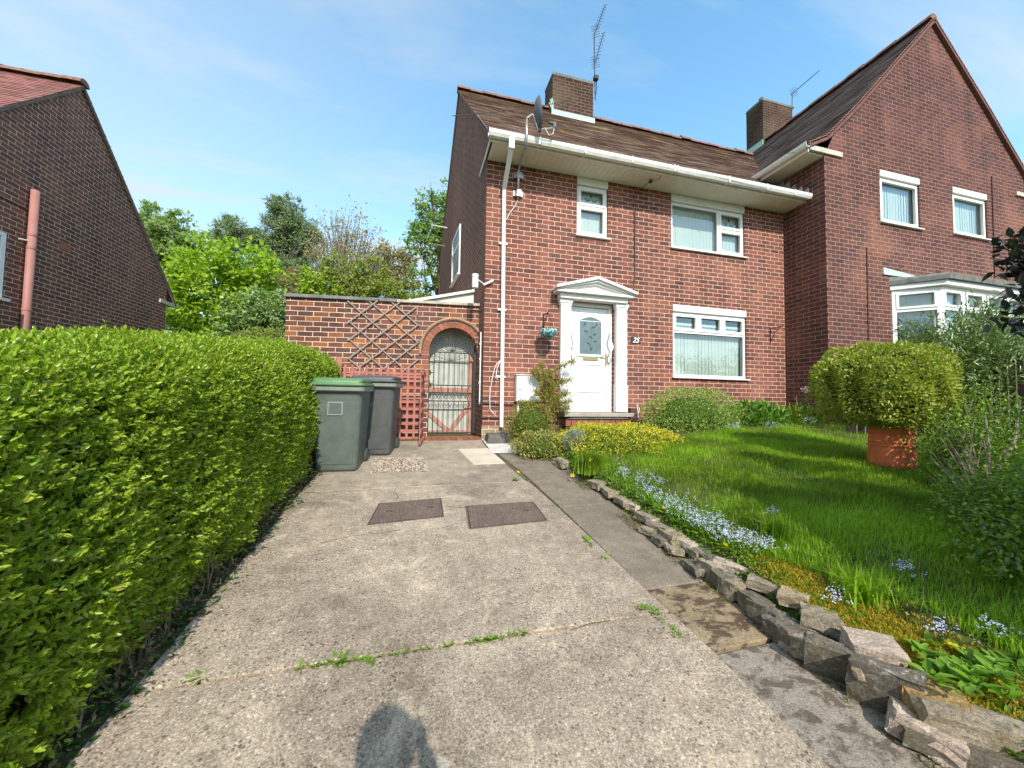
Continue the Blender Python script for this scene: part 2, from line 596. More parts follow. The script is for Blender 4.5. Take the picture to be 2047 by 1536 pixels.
M['verdigris'] = m_plain('green_copper_flashing', (.42, .60, .50), .6, .3, var=.22, scale=8)
M['stone_trim'] = m_plain('pale_stone', (.50, .47, .39), .85, .2, var=.25, scale=9, bump=.3)
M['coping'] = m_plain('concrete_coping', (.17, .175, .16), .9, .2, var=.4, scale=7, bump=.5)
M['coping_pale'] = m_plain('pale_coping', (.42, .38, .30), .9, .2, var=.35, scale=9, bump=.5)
M['step'] = m_plain('concrete_step', (.36, .33, .28), .9, .2, var=.25, scale=9, bump=.4)
M['iron'] = m_plain('black_iron', (.035, .037, .035), .5, .4, var=.3, scale=14)
M['dark_paint'] = m_plain('dark_red_paint', (.07, .02, .018), .5, .3, var=.2)
M['faded_red'] = m_plain('faded_red_wood', (.42, .22, .165), .8, .2, var=.3, scale=6, bump=.3)
M['red_wood'] = m_plain('red_stained_wood', (.36, .14, .108), .75, .2, var=.25, scale=7, bump=.3)
M['lath'] = m_plain('weathered_lath', (.30, .245, .205), .8, .2, var=.25, scale=12, bump=.3)
M['white_board'] = m_plain('white_boarding', (.46, .48, .42), .7, .2, var=.22, scale=4)
M['brass'] = m_plain('brass', (.62, .47, .22), .35, .5, metal=.85, var=.15)
M['frosted'] = m_plain('etched_glass', (.14, .19, .20), .25, .5, var=.25, scale=10)
M['etched'] = m_plain('etched_leaf', (.05, .07, .075), .4, .4)
M['green_glass'] = m_plain('green_leaf_glass', (.04, .22, .13), .4)
M['red_glass'] = m_plain('dark_red_glass', (.16, .03, .035), .4)
M['pipe_pink'] = m_plain('soil_pipe_paint', (.40, .185, .15), .55, .3, var=.12, scale=3)
M['metal'] = m_plain('galvanised_metal', (.45, .45, .43), .4, .5, metal=.7, var=.2, scale=14)
M['alu'] = m_plain('dull_aluminium', (.045, .045, .05), .5, .3, metal=.0, var=.2)
M['dish'] = m_plain('grey_dish_mesh', (.10, .11, .12), .55, .35, var=.15)
M['terracotta'] = m_plain('terracotta', (.66, .18, .08), .8, .2, var=.22, scale=5, bump=.2)
M['bin_body'] = m_plain('grey_green_plastic', (.105, .125, .108), .5, .35, var=.16, scale=7)
M['bin_grey'] = m_plain('charcoal_plastic', (.082, .088, .082), .5, .35, var=.16, scale=7)


def m_scuffed(name, col, pale):
    t = NT(name)
    p = t.coord()
    c = t.mix(1.0, col, t.ramp(t.noise(p, 5, 5, .65), [(.3, .80), (.7, 1.22)]), 'MULTIPLY')
    sc1 = t.ramp(t.noise(t.mapping(p, scale=(4, 4, 60)), 1.0, 3, .6), [(.60, 0.), (.68, 1.)])
    sc2 = t.ramp(t.noise(p, 7, 4, .7), [(.50, 0.), (.62, 1.)])
    c = t.mix(t.math('MULTIPLY', t.math('MULTIPLY', sc1, sc2), .35), c, pale)
    c = t.mix(t.math('MULTIPLY', t.ramp(t.noise(p, 90, 3), [(.66, 0.), (.72, 1.)]), .3), c, pale)
    t.bsdf(c, t.ramp(t.noise(p, 9, 4), [(.3, .42), (.7, .62)]), .35, t.bump(t.noise(p, 120, 3), .12, .003))
    return t.m


M['bin_body'] = m_scuffed('grey_green_plastic', (.105, .128, .110), (.30, .32, .29))
M['bin_grey'] = m_scuffed('charcoal_plastic', (.088, .094, .088), (.28, .28, .26))
M['bin_lid'] = m_plain('green_plastic_lid', (.10, .21, .085), .45, .4, var=.14, scale=5)
M['bin_lid_grey'] = m_plain('grey_plastic_lid', (.075, .078, .078), .45, .4, var=.14, scale=5)
M['rim'] = m_plain('bin_rim_plastic', (.21, .23, .20), .5, .35, var=.2)
M['tyre'] = m_plain('tyre_rubber', (.055, .062, .055), .7, .2)
M['sticker'] = m_plain('pale_sticker', (.34, .36, .36), .5, .3, var=.05)
M['iron_cover'] = None
M['soil'] = m_plain('dark_soil', (.075, .055, .038), .95, .1, var=.5, scale=14, bump=.8, bscale=40)
M['bark'] = m_plain('bark', (.13, .10, .075), .9, .15, var=.4, scale=12, bump=.6)
M['bark_pale'] = m_plain('pale_bark', (.22, .19, .15), .9, .15, var=.3, scale=8, bump=.4)
M['teal'] = None
M['plaque'] = m_plain('slate_plaque', (.035, .037, .04), .5, .3, var=.3, scale=30)
M['skin'] = m_plain('skin', (.55, .33, .25), .55, .3, var=.05)
M['jacket'] = m_plain('navy_cotton', (.03, .04, .07), .85, .1, var=.2)
M['hair'] = m_plain('brown_hair', (.05, .03, .02), .6, .2, var=.3)
M['phone'] = m_plain('black_phone', (.015, .015, .017), .3, .5)
M['wire'] = m_plain('dark_wire', (.06, .055, .05), .6)
M['lean'] = m_plain('milky_sheet', (.60, .60, .55), .5, .3, var=.1, scale=3)

M['drive'] = m_concrete('exposed_aggregate', (0.375, 0.301, 0.221), [(0.282, 0.222, 0.164), (0.487, 0.398, 0.297), (0.087, 0.072, 0.057), (0.701, 0.583, 0.443), (0.165, 0.130, 0.098), (0.409, 0.301, 0.204), (0.045, 0.037, 0.032), (0.643, 0.533, 0.408), (0.127, 0.101, 0.079), (0.341, 0.274, 0.204)], .5, 80, patchcol=(0.643, 0.523, 0.372), dark=.58)
M['drive_pale'] = m_concrete('worn_aggregate', (0.359, 0.298, 0.218), [(0.279, 0.225, 0.164), (0.439, 0.360, 0.266), (0.129, 0.107, 0.082), (0.559, 0.469, 0.353)], .4, 90, patchcol=(0.579, 0.488, 0.348), dark=.62)
M['path'] = m_concrete('dark_path_concrete', (.25, .20, .14), [(.17, .14, .105), (.27, .225, .17), (.10, .085, .07), (.34, .29, .225), (.19, .155, .12)], .9, 100, dark=.72)
M['path_moss'] = m_concrete('mossy_path_slab', (.30, .225, .13), [(.24, .18, .11), (.34, .265, .16), (.14, .105, .07), (.42, .33, .21)], .5, 90, stain=(.05, .028, .02), dark=.6)
M['path_spot'] = m_concrete('spotted_path_slab', (.29, .245, .19), [(.22, .185, .145), (.34, .29, .23), (.12, .10, .085), (.42, .36, .29)], .9, 100, stain=(.085, .065, .048))
M['slab_pale'] = m_plain('pale_paving', (.56, .48, .37), .85, .2, var=.16, scale=5, bump=.25)
M['cement'] = m_plain('pale_cement', (.60, .57, .52), .9, .2, var=.22, scale=6, bump=.3)
M['ground'] = m_plain('rough_ground', (.10, .11, .045), .95, .1, var=.5, scale=1.2, bump=.5)
M['lawn_soil'] = m_plain('lawn_soil', (.075, .085, .025), .95, .1, var=.6, scale=9.0, bump=.9, bscale=35)
M['gap'] = m_plain('joint_soil', (.12, .10, .065), .95, .1, var=.5, scale=20, bump=.5)


def mk_voussoir():
    t = NT('arch_brick')
    c = t.ramp(t.island(), [(0, (.20, .085, .06)), (.4, (.33, .125, .075)), (.7, (.26, .10, .065)), (1, (.38, .155, .085))])
    c = t.mix(1.0, c, t.ramp(t.noise(t.pos(), 45, 4, .7), [(.3, .7), (.7, 1.2)]), 'MULTIPLY')
    t.bsdf(c, .88, .2, t.bump(t.noise(t.pos(), 70, 4, .7), .4, .008))
    return t.m


M['voussoir'] = mk_voussoir()


def mk_cover():
    t = NT('rusty_cast_iron')
    p = t.coord()
    w1 = t.n('ShaderNodeTexWave', wave_type='BANDS', bands_direction='DIAGONAL'); t.l(p, w1.inputs['Vector']); w1.inputs['Scale'].default_value = 22
    ch = t.n('ShaderNodeTexChecker'); t.l(t.mapping(p, rot=(0, 0, R(45))), ch.inputs['Vector']); ch.inputs['Scale'].default_value = 42
    nz = t.noise(p, 14, 6, .7)
    c = t.ramp(nz, [(.3, (.085, .062, .05)), (.55, (.135, .095, .072)), (.75, (.20, .14, .11))])
    c = t.mix(t.math('MULTIPLY', ch.outputs['Fac'], .35), c, (.21, .17, .145))
    sp = t.ramp(t.noise(p, 55, 3), [(.66, 0.), (.72, 1.)])
    c = t.mix(t.math('MULTIPLY', sp, .8), c, (.50, .45, .38))
    t.bsdf(c, .75, .3, t.bump(t.math('ADD', ch.outputs['Fac'], nz), .6, .006))
    return t.m


M['iron_cover'] = mk_cover()


def mk_teal():
    t = NT('teal_mosaic')
    v = t.n('ShaderNodeTexVoronoi'); t.l(t.coord(), v.inputs['Vector']); v.inputs['Scale'].default_value = 42
    s = t.n('ShaderNodeSeparateColor'); t.l(v.outputs['Color'], s.inputs[0])
    c = t.ramp(s.outputs[0], [(0, (.01, .05, .06)), (.35, (.02, .16, .17)), (.6, (.04, .30, .30)), (.8, (.55, .66, .60)), (1, (.02, .03, .03))])
    t.bsdf(c, .4, .4)
    return t.m


M['teal'] = mk_teal()

# foliage colours
M['hedge'] = m_leaf('privet_leaf', [(0.16, 0.26, 0.02), (0.26, 0.38, 0.024), (0.36, 0.48, 0.036), (0.21, 0.33, 0.02), (0.45, 0.55, 0.06), (0.3, 0.42, 0.028), (0.19, 0.3, 0.022), (0.38, 0.36, 0.07)], .33, .33, .5)
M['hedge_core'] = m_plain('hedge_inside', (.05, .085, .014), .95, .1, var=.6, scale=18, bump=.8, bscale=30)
M['hedge_dry'] = m_leaf('dry_stem_leaf', [(0.26, 0.19, 0.1), (0.17, 0.135, 0.075), (0.1, 0.135, 0.04), (0.32, 0.24, 0.14)], .2, .7, .1)
M['ivy'] = m_leaf('low_weed_leaf', [(0.028, 0.077, 0.017), (0.049, 0.119, 0.025), (0.084, 0.168, 0.028)], .25, .4, .4)
M['grass'] = m_leaf('lawn_blade', [(0.16, 0.3, 0.014), (0.22, 0.38, 0.018), (0.29, 0.44, 0.025), (0.18, 0.33, 0.016), (0.36, 0.45, 0.05)], .45, .45, .3, big=1.6)
M['weed'] = m_leaf('weed_leaf', [(0.108, 0.228, 0.018), (0.168, 0.324, 0.024), (0.228, 0.360, 0.048)], .35, .45, .3)
M['box'] = m_leaf('golden_box_leaf', [(0.2, 0.27, 0.03), (0.32, 0.39, 0.05), (0.44, 0.47, 0.08), (0.26, 0.33, 0.04), (0.52, 0.49, 0.12)], .3, .4, .4)
M['shrubA'] = m_leaf('pale_shrub_leaf', [(0.19, 0.3, 0.05), (0.28, 0.39, 0.08), (0.38, 0.48, 0.13), (0.22, 0.33, 0.06)], .3, .4, .4)
M['peony'] = m_leaf('peony_leaf', [(0.070, 0.168, 0.017), (0.119, 0.252, 0.025), (0.182, 0.336, 0.042)], .3, .38, .45)
M['euonymus'] = m_leaf('golden_leaf', [(0.62, 0.54, 0.02), (0.74, 0.64, 0.03), (0.48, 0.46, 0.025), (0.28, 0.31, 0.03), (0.78, 0.7, 0.1)], .3, .45, .35)
M['variegated'] = m_leaf('variegated_leaf', [(0.09, 0.13, 0.02), (0.2, 0.24, 0.035), (0.52, 0.5, 0.13), (0.22, 0.17, 0.05), (0.62, 0.58, 0.24)], .28, .42, .4)
M['bronze'] = m_leaf('bronze_leaf', [(0.19, 0.23, 0.03), (0.32, 0.32, 0.04), (0.22, 0.15, 0.06), (0.42, 0.4, 0.08)], .3, .42, .4)
M['fescue'] = m_leaf('blue_grass_blade', [(0.22, 0.3, 0.26), (0.31, 0.39, 0.34), (0.42, 0.48, 0.43)], .25, .5, .3)
M['rhodo'] = m_leaf('long_dark_leaf', [(0.085, 0.14, 0.04), (0.13, 0.2, 0.055), (0.18, 0.27, 0.075), (0.26, 0.34, 0.13)], .22, .3, .6)
M['privet'] = m_leaf('loose_privet_leaf', [(0.075, 0.16, 0.015), (0.125, 0.225, 0.02), (0.19, 0.3, 0.026), (0.28, 0.4, 0.05)], .33, .38, .4)
M['copper'] = m_leaf('dark_purple_leaf', [(0.018, 0.027, 0.027), (0.033, 0.042, 0.039), (0.053, 0.053, 0.045)], .15, .35, .5)
M['t_bright'] = m_leaf('bright_maple_leaf', [(0.2, 0.34, 0.02), (0.29, 0.44, 0.03), (0.38, 0.52, 0.05), (0.24, 0.38, 0.025)], .4, .5, .25)  # tree leaf colours from here: paled, atmospheric haze put into the tints
M['t_pale'] = m_leaf('pale_green_leaf', [(0.19, 0.28, 0.09), (0.25, 0.34, 0.12), (0.31, 0.4, 0.15)], .4, .5, .25)
M['t_pine'] = m_leaf('pine_needle', [(0.13, 0.21, 0.1), (0.19, 0.28, 0.13), (0.27, 0.36, 0.18), (0.28, 0.29, 0.16)], .22, .6, .2)
M['t_bud'] = m_leaf('brown_bud', [(0.34, 0.24, 0.14), (0.42, 0.31, 0.19), (0.34, 0.34, 0.15)], .35, .6, .2)
M['t_brown'] = m_leaf('young_brown_leaf', [(0.27, 0.21, 0.11), (0.33, 0.26, 0.13), (0.26, 0.26, 0.1)], .35, .6, .2)
M['t_olive'] = m_leaf('olive_leaf', [(0.18, 0.22, 0.04), (0.26, 0.3, 0.055), (0.33, 0.38, 0.09), (0.18, 0.25, 0.04)], .38, .55, .25)
M['t_green'] = m_leaf('fresh_green_leaf', [(0.15, 0.25, 0.05), (0.21, 0.32, 0.07), (0.29, 0.4, 0.12)], .38, .5, .25)
M['t_dark'] = m_leaf('dark_leaf', [(0.1, 0.18, 0.04), (0.15, 0.25, 0.06), (0.22, 0.33, 0.09), (0.38, 0.44, 0.22)], .25, .4, .4)
M['moss_green'] = m_leaf('joint_moss', [(.10, .12, .02), (.17, .18, .03), (.07, .08, .02), (.24, .20, .05)], .25, .85, .1)
M['moss'] = m_leaf('golden_moss', [(0.38, 0.26, 0.02), (0.5, 0.36, 0.03), (0.3, 0.28, 0.03), (0.58, 0.45, 0.08)], .3, .8, .1)
M['blue'] = m_leaf('pale_blue_petal', [(0.55, 0.62, 0.86), (0.66, 0.72, 0.9), (0.8, 0.83, 0.94)], .3, .6, .2, tcol=(1, 1, 1.1))
M['yellow'] = m_leaf('yellow_petal', [(.80, .60, .02), (.85, .68, .03)], .3, .6, .2, tcol=(1, .9, .5))
M['pink'] = m_leaf('dusky_pink_petal', [(.52, .36, .34), (.60, .46, .42)], .3, .6, .2, tcol=(1, 1, 1))
M['stem'] = m_plain('plant_stem', (.10, .09, .035), .8, .2, var=.3)
M['twig'] = m_plain('bare_twig', (.20, .155, .115), .9, .1, var=.3)
M['rock'] = m_rock('grey_stone', (.24, .195, .14), (.42, .355, .265), lich=(.60, .55, .45), moss=.3)
M['rock_dark'] = m_rock('lichened_stone', (.13, .115, .09), (.235, .205, .16), lich=(.56, .53, .46), moss=.2)
M['rock_buff'] = m_rock('buff_sandstone', (.40, .30, .19), (.47, .37, .25), lich=(.52, .46, .36))
M['rock_pink'] = m_rock('pinkish_stone', (.46, .35, .27), (.58, .47, .37), lich=(.5, .46, .42))
M['rock_orange'] = m_rock('ochre_stone', (.36, .22, .09), (.46, .31, .15), lich=(.5, .42, .28), moss=.3)
M['gravel'] = None


def mk_gravel():
    t = NT('pale_gravel')
    c = t.ramp(t.island(), [(0, (.28, .22, .16)), (.3, (.44, .37, .28)), (.6, (.52, .45, .36)), (.8, (.36, .26, .19)), (1, (.18, .14, .11))])
    t.bsdf(c, .85, .2)
    return t.m


M['gravel'] = mk_gravel()

# ------------------------------------------------------------------ world, sun, camera
w = bpy.data.worlds.new('World'); scene.world = w; w.use_nodes = True
nt = w.node_tree; nt.nodes.clear()
SUN_EL = 39.0
sky = nt.nodes.new('ShaderNodeTexSky'); sky.sky_type = 'NISHITA'; sky.sun_disc = False
sky.sun_elevation = R(SUN_EL); sky.sun_rotation = R(180); sky.altitude = 60; sky.air_density = 1.0; sky.dust_density = .7; sky.ozone_density = 2.2
bg = nt.nodes.new('ShaderNodeBackground'); bg.inputs[1].default_value = .15
wo = nt.nodes.new('ShaderNodeOutputWorld')
tc = nt.nodes.new('ShaderNodeTexCoord')


def wnode(t, **k):
    n = nt.nodes.new(t)
    for a, b in k.items(): setattr(n, a, b)
    return n


# thin cirrus: noise on the direction, stretched along a slanting band
sepd = wnode('ShaderNodeSeparateXYZ'); nt.links.new(tc.outputs['Generated'], sepd.inputs[0])


def wmath(op, a, b=0.0):
    m = wnode('ShaderNodeMath', operation=op)
    for s, v in zip(m.inputs, (a, b)):
        if isinstance(v, bpy.types.NodeSocket): nt.links.new(v, s)
        else: s.default_value = v
    return m.outputs[0]


zc = wmath('MAXIMUM', sepd.outputs[2], .06)
px = wmath('DIVIDE', sepd.outputs[0], zc); py = wmath('DIVIDE', sepd.outputs[1], zc)
cmb = wnode('ShaderNodeCombineXYZ'); nt.links.new(px, cmb.inputs[0]); nt.links.new(py, cmb.inputs[1])
mp = wnode('ShaderNodeMapping'); nt.links.new(cmb.outputs[0], mp.inputs[0])
mp.inputs['Rotation'].default_value = (0, 0, R(-14)); mp.inputs['Scale'].default_value = (.28, 1.05, 1); mp.inputs['Location'].default_value = (.35, .1, 0)
nz = wnode('ShaderNodeTexNoise'); nt.links.new(mp.outputs[0], nz.inputs[0])
nz.inputs['Scale'].default_value = 1.15; nz.inputs['Detail'].default_value = 8; nz.inputs['Roughness'].default_value = .6; nz.inputs['Distortion'].default_value = .5
rp = wnode('ShaderNodeValToRGB'); nt.links.new(nz.outputs[0], rp.inputs[0])
rp.color_ramp.elements[0].position = .45; rp.color_ramp.elements[0].color = (0, 0, 0, 1)
rp.color_ramp.elements[1].position = .74; rp.color_ramp.elements[1].color = (1, 1, 1, 1)
# more haze low down and to the west
hz = wmath('MULTIPLY', wmath('POWER', wmath('SUBTRACT', 1.0, wmath('MAXIMUM', sepd.outputs[2], 0.0)), 4.0), .62)
west = wmath('MAXIMUM', wmath('ADD', wmath('MULTIPLY', sepd.outputs[0], -.50), .13), 0.0)
amt = wmath('MINIMUM', wmath('ADD', wmath('ADD', wmath('MULTIPLY', rp.outputs[0], .95), hz), west), .9)
hs = wnode('ShaderNodeHueSaturation'); nt.links.new(sky.outputs[0], hs.inputs['Color'])
hs.inputs['Saturation'].default_value = 1.10; hs.inputs['Hue'].default_value = .481; hs.inputs['Value'].default_value = 2.65
mxw = wnode('ShaderNodeMix', data_type='RGBA'); nt.links.new(amt, mxw.inputs[0]); nt.links.new(hs.outputs[0], mxw.inputs[6])
mxw.inputs[7].default_value = (5.2, 5.85, 6.2, 1)
nt.links.new(mxw.outputs[2], bg.inputs[0]); nt.links.new(bg.outputs[0], wo.inputs[0])

sl = bpy.data.lights.new('sun', 'SUN'); sl.energy = 5.0; sl.angle = R(.55); sl.color = (1.0, .935, .83)
so = link(bpy.data.objects.new('sun', sl))
SUN_DIR = V3((-.012, math.cos(R(SUN_EL)), -math.sin(R(SUN_EL))))
so.rotation_euler = Vector(SUN_DIR).to_track_quat('-Z', 'Y').to_euler()
so.location = (0, -20, 20)

cd = bpy.data.cameras.new('camera'); co = link(bpy.data.objects.new('camera', cd))
cd.sensor_width = 36; cd.lens = 36 * F_PX / 2047; cd.clip_start = .05; cd.clip_end = 2000
mw = Matrix.Identity(4)
for i in range(3):
    mw[i][0] = AR[i]; mw[i][1] = AU[i]; mw[i][2] = -AF[i]; mw[i][3] = CAM[i]
co.matrix_world = mw
scene.camera = co
scene.view_settings.view_transform = 'Standard'; scene.view_settings.look = 'None'
scene.view_settings.exposure = 0; scene.view_settings.gamma = 1
scene.render.engine = 'CYCLES'
scene.cycles.max_bounces = 7; scene.cycles.transparent_max_bounces = 16; scene.cycles.use_denoising = True
scene.cycles.caustics_reflective = False; scene.cycles.caustics_refractive = False
scene.render.resolution_x = 1024; scene.render.resolution_y = 768

# ------------------------------------------------------------------ the setting: ground, driveway, path, lawn base
mb = MB()
xs = [-400, -120, -40, -20, -12, -8, -4, -2.3, -1, .2, .9, 1.4, 2.7, 3.9, 6.6, 10, 16, 30, 80, 400]
ys = [-400, -60, -20, -9, -7, -6, -5.3, -4.3, -3.3, -2, -1, 0, 1, 2, 3, 6, 12, 25, 60, 400]


def gsheet(x, y):
    z = float(SLOPE * min(max(y, -12), 3.0)) - .06
    if x > .95: z = min(z + .0, z) if y > .2 else z
    return z


for i in range(len(xs) - 1):
    for j in range(len(ys) - 1):
        mb.face([(x, y, gsheet(x, y)) for x, y in ((xs[i], ys[j]), (xs[i + 1], ys[j]), (xs[i + 1], ys[j + 1]), (xs[i], ys[j + 1]))])
tag(mb.build('ground', M['ground'], merge=True), kind='structure')

# driveway: concrete bays with soil joints
DL, DR = -2.14, .215


def slab(mb, poly, h=0.0, t=.06, joint=.009, uvs=None):
    """a paving slab: poly in plan, following the slope of the drive"""
    p = np.array(poly, float)
    c = p.mean(0)
    n = len(p)
    q = []
    for i in range(n):
        a, b, d = p[i - 1], p[i], p[(i + 1) % n]
        e1 = unit(b - a); e2 = unit(d - b)
        n1 = V3((-e1[1], e1[0])); n2 = V3((-e2[1], e2[0]))
        k = n1 + n2
        k = k / max(.3, (k @ n1))
        q.append(b + k * joint)
    q = np.array(q)
    f = lambda P, dz: [(x, y, SLOPE * min(y, 0.7) + h + dz) for x, y in P]
    bev = .006
    q2 = c + (q - c) * (1 - bev / max(.1, np.linalg.norm(q - c, axis=1).mean()))
    rings = [f(q, -t), f(q, -bev), f(q2, 0)]
    k = len(q)
    vs = [v for rg in rings for v in rg]
    fs = [(i * k + m, i * k + (m + 1) % k, (i + 1) * k + (m + 1) % k, (i + 1) * k + m) for i in range(2) for m in range(k)]
    fs.append(tuple(2 * k + m for m in range(k)))
    mb.mesh(vs, fs)


mb = MB()
bays = [([(DL, -9.5), (.33, -9.5), (.33, -4.33), (DL, -4.33)], 0),
        ([(DL, -4.33), (.31, -4.33), (.23, -2.92), (.16, -2.14), (DL, -2.19)], 0),
        ([(DL, -2.19), (.14, -2.14), (.06, -1.45), (.04, -1.15), (-.02, -.66), (-.02, -.52), (-2.14, -.9)], 1),
        ([(-2.14, -.9), (-.02, -.52), (-.01, -.08), (-2.14, -.08)], 1)]
for k, (b, mi) in enumerate(bays):
    mb.cur = mi
    slab(mb, b)
tag(mb.build('driveway', [M['drive'], M['drive_pale']]), kind='structure')
mb = MB()
for y0, y1 in ((-9.5, -4.0), (-4.0, -2.0), (-2.0, .1)):
    mb.face([(-2.3, y0, SLOPE * y0 - .022), (1.0, y0, SLOPE * y0 - .022), (1.0, y1, SLOPE * y1 - .022), (-2.3, y1, SLOPE * y1 - .022)])
tag(mb.build('joint_soil', M['gap']), kind='structure')

mb = MB()
pedge = lambda y: np.interp(y, [-9.5, -5.2, -4.33, -4.15, -2.92, -1.84, -1.45, -1.0], [.36, .30, .31, .28, .235, .175, .09, .06])
for a, b, mi in ((-9.5, -4.62, 2), (-4.62, -4.13, 1), (-4.13, -3.25, 0), (-3.25, -2.87, 0), (-2.87, -1.83, 0), (-1.83, -.95, 0)):
    mb.cur = mi
    slab(mb, [(pedge(a), a), (1.02, a + .02), (1.02, b + .02), (pedge(b), b)], h=-.004 if mi != 1 else .002)
tag(mb.build('side_path', [M['path'], M['path_moss'], M['path_spot']]), kind='structure')
mb = MB()
mb.face([(x, y, SLOPE * y - .006) for x, y in ((.0, -.9), (.6, -.95), (.6, -.1), (.0, -.1))])
tag(mb.build('cement_apron', M['cement']), kind='structure')
mb = MB(); slab(mb, [(-.476, -.665), (-.02, -.645), (.055, -1.44), (-.36, -1.46)], h=.006, t=.02, joint=.0)
tag(mb.build('pale_paving', M['slab_pale']), kind='structure')
mb = MB()
for i in range(9):
    for j in range(4):
        x = -.93 + i * .103; y = .12 + j * .105 - .16
        mb.box(x, x + .097, y, y + .1, -.02, .012 + .002 * ((i * 7 + j * 3) % 4))
tag(mb.build('brick_threshold', M['voussoir']), kind='structure')

# lawn base
mb = MB()
gx = [.92, 1.05, 1.2, 1.4, 1.7, 2.1, 2.7, 3.3, 3.9, 5, 6.6, 8, 10, 13, 16]
gy = [-8, -7, -6.4, -5.8, -5.4, -5, -4.6, -4.2, -3.8, -3.3, -2.8, -2.2, -1.6, -1.1, -.6, -.2, .3]
for i in range(len(gx) - 1):
    for j in range(len(gy) - 1):
        if gx[i] >= 6.5 and gy[j] > -1: continue
        mb.face([(x, y, float(zl(x, y))) for x, y in ((gx[i], gy[j]), (gx[i + 1], gy[j]), (gx[i + 1], gy[j + 1]), (gx[i], gy[j + 1]))])
# the bank behind the stones
for j in range(len(gy) - 1):
    a, b = gy[j], gy[j + 1]
    mb.face([(.80, a, gz(a) - .03), (.92, a, float(zl(.92, a))), (.92, b, float(zl(.92, b))), (.80, b, gz(b) - .03)])
tag(mb.build('lawn_base', M['lawn_soil'], merge=True, smooth=True), kind='structure')


# ------------------------------------------------------------------ building helpers
def wall_grid(mb, x0, x1, z0, z1, Y, holes, depth=.11, put=None, top=None):
    """front-facing wall at Y with rectangular openings and their reveals"""
    put = put or (lambda x, z, d: (x, Y + d, z))
    xs = sorted({x0, x1, *[h[0] for h in holes], *[h[1] for h in holes]})
    zs = sorted({z0, z1, *[h[2] for h in holes], *[h[3] for h in holes]})
    xs = [x for x in xs if x0 <= x <= x1]; zs = [z for z in zs if z0 <= z <= z1]
    for i in range(len(xs) - 1):
        for j in range(len(zs) - 1):
            cx_, cz_ = (xs[i] + xs[i + 1]) / 2, (zs[j] + zs[j + 1]) / 2
            if any(h[0] < cx_ < h[1] and h[2] < cz_ < h[3] for h in holes): continue
            a, b, c, d = xs[i], xs[i + 1], zs[j], zs[j + 1]
            mb.face([put(a, c, 0), put(b, c, 0), put(b, d, 0), put(a, d, 0)], [(a, c), (b, c), (b, d), (a, d)])
    for a, b, c, d in holes:
        mb.face([put(a, c, 0), put(a, d, 0), put(a, d, depth), put(a, c, depth)], [(0, c), (0, d), (depth, d), (depth, c)])
        mb.face([put(b, c, 0), put(b, c, depth), put(b, d, depth), put(b, d, 0)], [(0, c), (depth, c), (depth, d), (0, d)])
        mb.face([put(a, d, 0), put(b, d, 0), put(b, d, depth), put(a, d, depth)])
        mb.face([put(a, c, 0), put(a, c, depth), put(b, c, depth), put(b, c, 0)])


def ring(mb, x0, x1, z0, z1, y0, y1, t, tb=None):
    tb = tb or t
    mb.box(x0, x0 + t, y0, y1, z0, z1)
    mb.box(x1 - t, x1, y0, y1, z0, z1)
    mb.box(x0 + t, x1 - t, y0 + .001, y1 - .001, z0, z0 + tb)
    mb.box(x0 + t, x1 - t, y0 + .001, y1 - .001, z1 - t, z1)


def xform_window(objs, fn):
    pass


